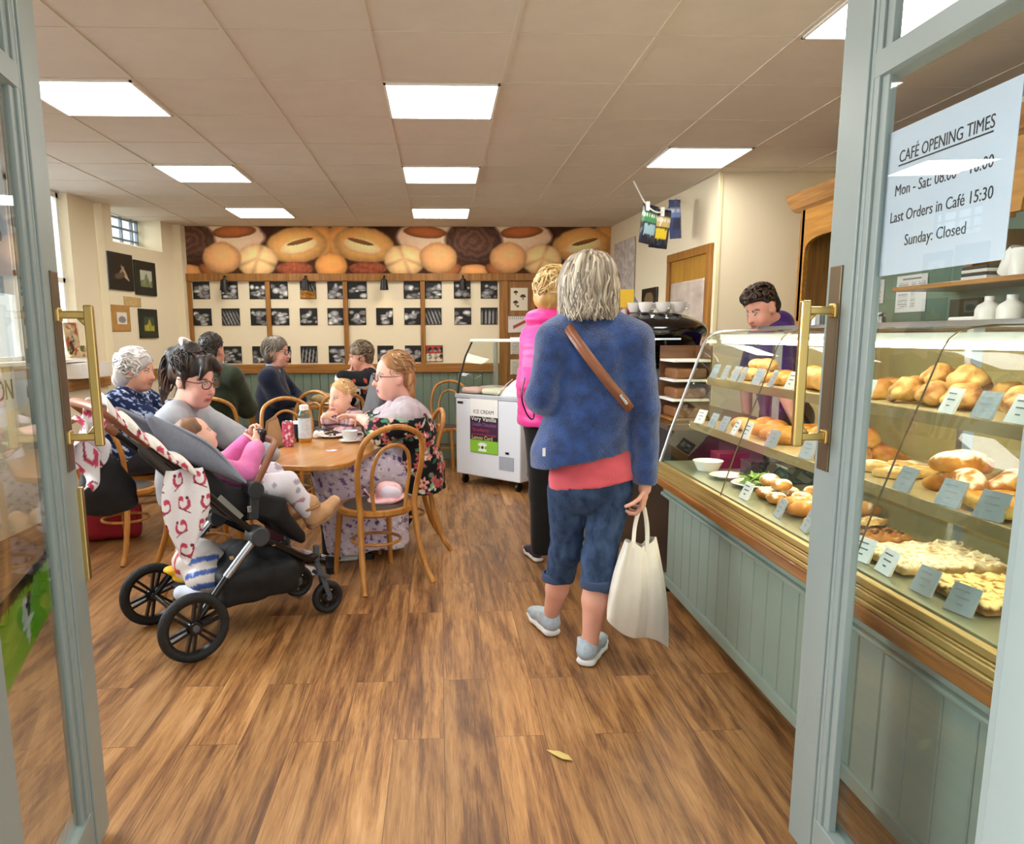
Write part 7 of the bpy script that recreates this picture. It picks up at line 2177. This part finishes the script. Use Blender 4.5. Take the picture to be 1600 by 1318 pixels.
# ---- baby and its pushchair seat behind the table
t = thing('baby_pushchair', 'grey pushchair with padded seat and dark bumper behind the near table', 'pushchair', (-.66, 5.62, 0), math.radians(205))
S = SDF(.010, .03); rot = rotm(0, -.28, 0)
S.box((-.17, 0, .86), (.05, .185, .32), rot, .04).box((.0, 0, .56), (.19, .175, .035), None, .03)
for sy in (-1, 1): S.box((-.07, sy * .19, .72), (.13, .03, .16), rot, .03)
S.mesh('seat', mat('grey_pushchair', '#5b5a5c', .8, noise=.15, nscale=20, bump=.3, bscale=120), t, lambda P: .005 * waves(P, 107, 20, 2))
MB().tube(smooth_path([(-.02, -.20, .70), (.14, -.2, .74), (.25, -.12, .76), (.27, 0, .765), (.25, .12, .76), (.14, .2, .74), (-.02, .20, .70)], 5), .021, 10).build('bumper_bar', M_BLACK, t, True)
for sy in (-1, 1):
    MB().tube([(-.22, sy * .2, .95), (.05, sy * .2, .5), (.24, sy * .2, .09)], .015, 10).tube([(.05, sy * .2, .5), (-.28, sy * .2, .10)], .015, 10).build('side_frame', M_FRAME, t, True)
    for x in (.26, -.30): MB().cyl((x, sy * .2 - .02, .08), (x, sy * .2 + .02, .08), .08, n=24).build('wheel', M_BLACK, t, True)
MB().tube(smooth_path([(-.22, -.2, .95), (-.34, -.18, 1.06), (-.38, 0, 1.09), (-.34, .18, 1.06), (-.22, .2, .95)], 5), .017, 10).build('handle', M_BLACK, t, True)
t = person('fair haired baby, hand at its mouth, in the grey pushchair behind the table', 0)
h = Head(pix(534, 620, Y=5.48), 225, 8, 0, .98)
bc = h.p(-.02, 0, -.15); pel_ = np.array((-.69, 5.58, .68))
f_ = np.array((math.cos(math.radians(225)), math.sin(math.radians(225)), 0)); l_ = np.array((-f_[1], f_[0], 0)) 
l_ = np.array((-math.sin(math.radians(225)), math.cos(math.radians(225)), 0))
mouth = h.p(.11, -.005, -.085)
arm_r = (bc - l_ * .11 + f_ * .07 - np.array((0, 0, .10)), mouth + f_ * .03 - l_ * .03 - np.array((0, 0, .035))); arm_l = (bc + l_ * .12 + f_ * .03 - np.array((0, 0, .12)), bc + l_ * .03 + f_ * .14 - np.array((0, 0, .11)))
body(t, h, [([h.p(-.01, 0, -.08), bc, pel_], [.045, .07, .10]), ([bc, bc - l_ * .09, arm_r[0], arm_r[1]], [.05, .045, .038, .028]), ([bc, bc + l_ * .09, arm_l[0], arm_l[1]], [.05, .045, .038, .028])],
     [((arm_r[1], -f_ * .5 + l_ * .7 + np.array((0, 0, .5)), -f_), dict(side=-1, curl=.9, k=.75)), ((arm_l[1], f_ * .6 - l_ * .6, np.array((0, 0, -1.))), dict(side=-1, curl=.4, k=.75))], skin_cols(h, '#efc0a8', brow='#c79f76', blush=.8), .0075, dict(baby=True, fat=.012))
S = SDF(.0075, .015); S.ell(h.p(-.02, 0, .045), h.r(.100, .083, .086), h.R); S.ell(h.p(.105, 0, -.03), h.r(.075, .1, .10), h.R, .01, 's')
hair(t, S, h, '#d8b07a', '#b98d58', '#ecd0a0', .003, 50, 29)
curls(t, h, 110, (-.02, 0, .045), (.102, .085, .088), .05, ('#c49a62', '#f0d8ae'), 13, lambda d: d[2] > -.4 and d[0] < .6, .004, .2, .3)
def tartan(V):
    c = np.tile(hexrgb('#d9b7b9'), (len(V), 1)); a_ = np.sin(V[:, 2] * 110) > .55; b_ = np.sin((V[:, 0] - V[:, 1]) * 90) > .6
    c[a_] = hexrgb('#6f5468'); c[b_] = c[b_] * .75; c[a_ & b_] = hexrgb('#4a3a4c'); return c
S = SDF(.0075, .03); S.loft([(bc, .075, .07), (bc * .5 + pel_ * .5, .125, .1), (pel_, .13, .11)], l_).chain([bc, bc - l_ * .09, arm_r[0], arm_r[1] + (arm_r[0] - arm_r[1]) * .25], [.06, .062, .055, .045]).chain([bc, bc + l_ * .09, arm_l[0], arm_l[1] + (arm_l[0] - arm_l[1]) * .25], [.06, .062, .055, .045])
S.mesh('checked_top', painted('check_print', .85, .2, 200, .2), t, lambda P: .006 * waves(P, 109, 28, 2), tartan)
S = SDF(.009, .03); S.chain([pel_, pel_ + f_ * .2 + l_ * .07, pel_ + f_ * .27 + l_ * .07 - np.array((0, 0, .15))], [.1, .065, .045]).chain([pel_, pel_ + f_ * .2 - l_ * .07, pel_ + f_ * .27 - l_ * .07 - np.array((0, 0, .15))], [.1, .065, .045])
S.mesh('leggings', fabric('dark_leggings', '#2c2a33'), t)

# ---- white haired woman at the left wall
t = person('white haired woman in a navy and white patterned cardigan seated by the left wall', 0)
h = Head(pix(215, 578, Y=5.42), 350, 8, 0, 1.14)
pel = (-2.36, 5.50, .56); arms = ((np.array((-2.02, 5.72, .86)), np.array((-1.86, 5.62, .82))), (np.array(pix(228, 655, Y=5.28)), np.array((-1.90, 5.38, .80))))
knee = (np.array((-1.94, 5.62, .58)), np.array((-1.94, 5.40, .58))); foot = (np.array((-1.92, 5.64, .1)), np.array((-1.92, 5.40, .1)))
b = seated(t, h, pel, -5, knee, foot, arms, '#dfa892', w=1.15, girth=1.2)
S = SDF(.008, .025); S.ell(h.p(-.025, 0, .045), h.r(.115, .098, .098), h.R).ell(h.p(-.07, 0, -.03), h.r(.07, .09, .085), h.R); S.ell(h.p(.11, 0, -.03), h.r(.07, .075, .085), h.R, .012, 's')
hair(t, S, h, '#dcdad8', '#a9a6a6', '#f4f3f1', .013, 30, 31)
curls(t, h, 170, (-.025, 0, .035), (.118, .102, .105), .06, ('#b5b2b2', '#fbfaf8'), 6, lambda d: d[0] < .65, .010, .8, .3)
def navywhite(V):
    c = np.tile(hexrgb('#1f2c50'), (len(V), 1)); n = waves(V, 15, 95, 2, (1, 1, 1.6)); m_ = waves(V, 16, 20, 2)
    L_ = V - b['ch']; k = (n > .25 - .35 * np.clip(-(L_ @ b['f']) * 6, 0, 1)); c[k] = hexrgb('#9fb0d8'); c[n > .7] = hexrgb('#dfe5f2'); return c
top(t, b, 'cardigan', painted('navy_white_knit', .9, .5, 120, .15), arms, 1.18, 1.25, (.065, .055), cols=navywhite, d=.13)
S = SDF(.008, .02); S.ell(h.p(-.105, .0, -.075), h.r(.05, .07, .06), h.R); S.mesh('scarf', mat('cream_scarf', '#efe3d2', .8), t, lambda P: .006 * waves(P, 110, 40, 2))
legs(t, b, knee, foot, 'dark_trousers', fabric('charcoal_cloth', '#2a2a30'), 1.1)
for ft in foot: shoe(t, (ft[0] - .06, ft[1], .002), (1, 0, 0), M_BLACK, M_BLACK)

# ---- man in the dark green jumper, back to us
t = person('man with short dark hair in a dark green jumper seated with his back to us', 0)
h = Head(pix(332, 546, Y=6.42), 78, 2, 0, 1.10)
pel = (-1.97, 6.48, .56); arms = ((np.array((-2.25, 6.55, .84)), np.array((-2.16, 6.85, .80))), (np.array((-1.70, 6.55, .84)), np.array((-1.78, 6.88, .80))))
knee = (np.array((-2.08, 6.93, .56)), np.array((-1.84, 6.93, .56))); foot = (np.array((-2.08, 6.93, .1)), np.array((-1.84, 6.93, .1)))
b = seated(t, h, pel, 85, knee, foot, arms, '#d99f88', w=1.1, girth=1.05)
S = SDF(.009, .02); S.ell(h.p(-.022, 0, .048), h.r(.098, .082, .084), h.R).ell(h.p(-.062, 0, -.03), h.r(.045, .068, .06), h.R); S.ell(h.p(.11, 0, -.03), h.r(.07, .085, .085), h.R, .012, 's')
hair(t, S, h, '#2c2722', '#17140f', '#575049', .004, 60, 37)
curls(t, h, 150, (-.022, 0, .045), (.100, .084, .087), .035, ('#15120e', '#6b635a'), 12, lambda d: d[2] > -.6 and d[0] < .6, .004, .2, .6)
top(t, b, 'green_jumper', fabric('dark_green_knit', '#2b3620', '#20291a'), arms, 1.18, 1.05, (.065, .055))
legs(t, b, knee, foot, 'dark_trousers', fabric('charcoal_cloth', '#2a2a30'))

# ---- woman in navy facing right
t = person('woman with grey bob and dark glasses in a navy jumper with pale blue collar', 0)
h = Head(pix(433, 550, Y=7.15), 345, 2, 0, 1.14)
pel = (-1.60, 7.22, .56); arms = ((np.array((-1.46, 7.45, .86)), np.array((-1.36, 7.34, .84))), (np.array((-1.52, 7.00, .88)), np.array((-1.38, 7.06, .84))))
knee = (np.array((-1.24, 7.3, .56)), np.array((-1.24, 7.12, .56))); foot = (np.array((-1.22, 7.3, .1)), np.array((-1.22, 7.12, .1)))
b = seated(t, h, pel, 0, knee, foot, arms, '#dca390', w=1.15, girth=1.1, skinkw=dict(brow='#5a5048'))
S = SDF(.009, .02); S.ell(h.p(-.02, 0, .048), h.r(.108, .092, .092), h.R).ell(h.p(-.05, 0, -.03), h.r(.065, .092, .085), h.R); S.ell(h.p(.11, 0, -.03), h.r(.075, .07, .09), h.R, .012, 's')
hair(t, S, h, '#7d7266', '#544b43', '#a39888', .005, 45, 41)
curls(t, h, 130, (-.025, 0, .02), (.110, .096, .115), .10, ('#5e554c', '#b3a898'), 9, lambda d: d[0] < .5, .006, .1, 1.)
glasses(t, h, M_BLACK)
top(t, b, 'navy_jumper', fabric('navy_knit', '#141c38', '#0d1328'), arms, 1.18, 1.15, (.065, .055))
S = SDF(.008, .02); S.loft([(b['nb'] + np.array((0, 0, -.01)), .088, .078), (b['nb'] + np.array((0, 0, .045)), .066, .06)], b['l']); S.mesh('blue_collar', fabric('pale_blue_shirt', '#b9cbe8'), t)
legs(t, b, knee, foot, 'dark_trousers', fabric('charcoal_cloth', '#2a2a30'))

# ---- person in the black and white top facing left
t = person('person with short brown hair resting chin on hand in a black and white top', 0)
h = Head(pix(563, 557, Y=7.15), 190, 14, 0, 1.10)
pel = (-.62, 7.30, .56)
mouth = h.p(.10, .0, -.10)
arms = ((np.array(pix(538, 592, Y=7.02)), mouth + np.array((-.02, 0, -.03))), (np.array((-.86, 7.42, .84)), np.array((-.98, 7.30, .84))))
knee = (np.array((-.95, 7.2, .56)), np.array((-.95, 7.38, .56))); foot = (np.array((-.93, 7.2, .1)), np.array((-.93, 7.38, .1)))
hand = ((arms[0][1], (.25, 0, .9), (.9, 0, -.2)), dict(side=1, curl=.7, k=1.0))
b = seated(t, h, pel, 180, knee, foot, arms, '#d9a08a', w=1.12, fine=[hand], skinkw=dict(brow='#4a3a30'))
S = SDF(.009, .02); S.ell(h.p(-.02, 0, .05), h.r(.105, .088, .088), h.R).ell(h.p(-.06, 0, -.02), h.r(.055, .08, .07), h.R); S.ell(h.p(.11, 0, -.03), h.r(.075, .08, .085), h.R, .012, 's')
hair(t, S, h, '#75614c', '#4c3d30', '#97866e', .006, 45, 43)
curls(t, h, 120, (-.02, 0, .04), (.108, .092, .098), .06, ('#54442f', '#a3917a'), 10, lambda d: d[0] < .55 and d[2] > -.6, .006, .3, .6)
def bwtop(V):
    c = np.tile(hexrgb('#15161b'), (len(V), 1)); n = waves(V, 21, 19, 2, (1, 1, 1.5)); c[n > .05] = hexrgb('#eceae6'); e_, q_ = arms[0]; tt = np.clip(((V - e_) @ (q_ - e_)) / ((q_ - e_) @ (q_ - e_)), 0, 1); c[np.linalg.norm(V - (e_ + tt[:, None] * (q_ - e_)), axis=1) < .075] = hexrgb('#dfe2ea'); c[(waves(V, 22, 60, 1) > .6) & (V[:, 0] < b['ch'][0] - .03)] = hexrgb('#b5503a'); return c
top(t, b, 'black_white_top', painted('bold_print', .8, .2, 200, .2), arms, 1.12, 1.05, (.06, .048), cols=bwtop)
legs(t, b, knee, foot, 'dark_trousers', fabric('charcoal_cloth', '#2a2a30'))
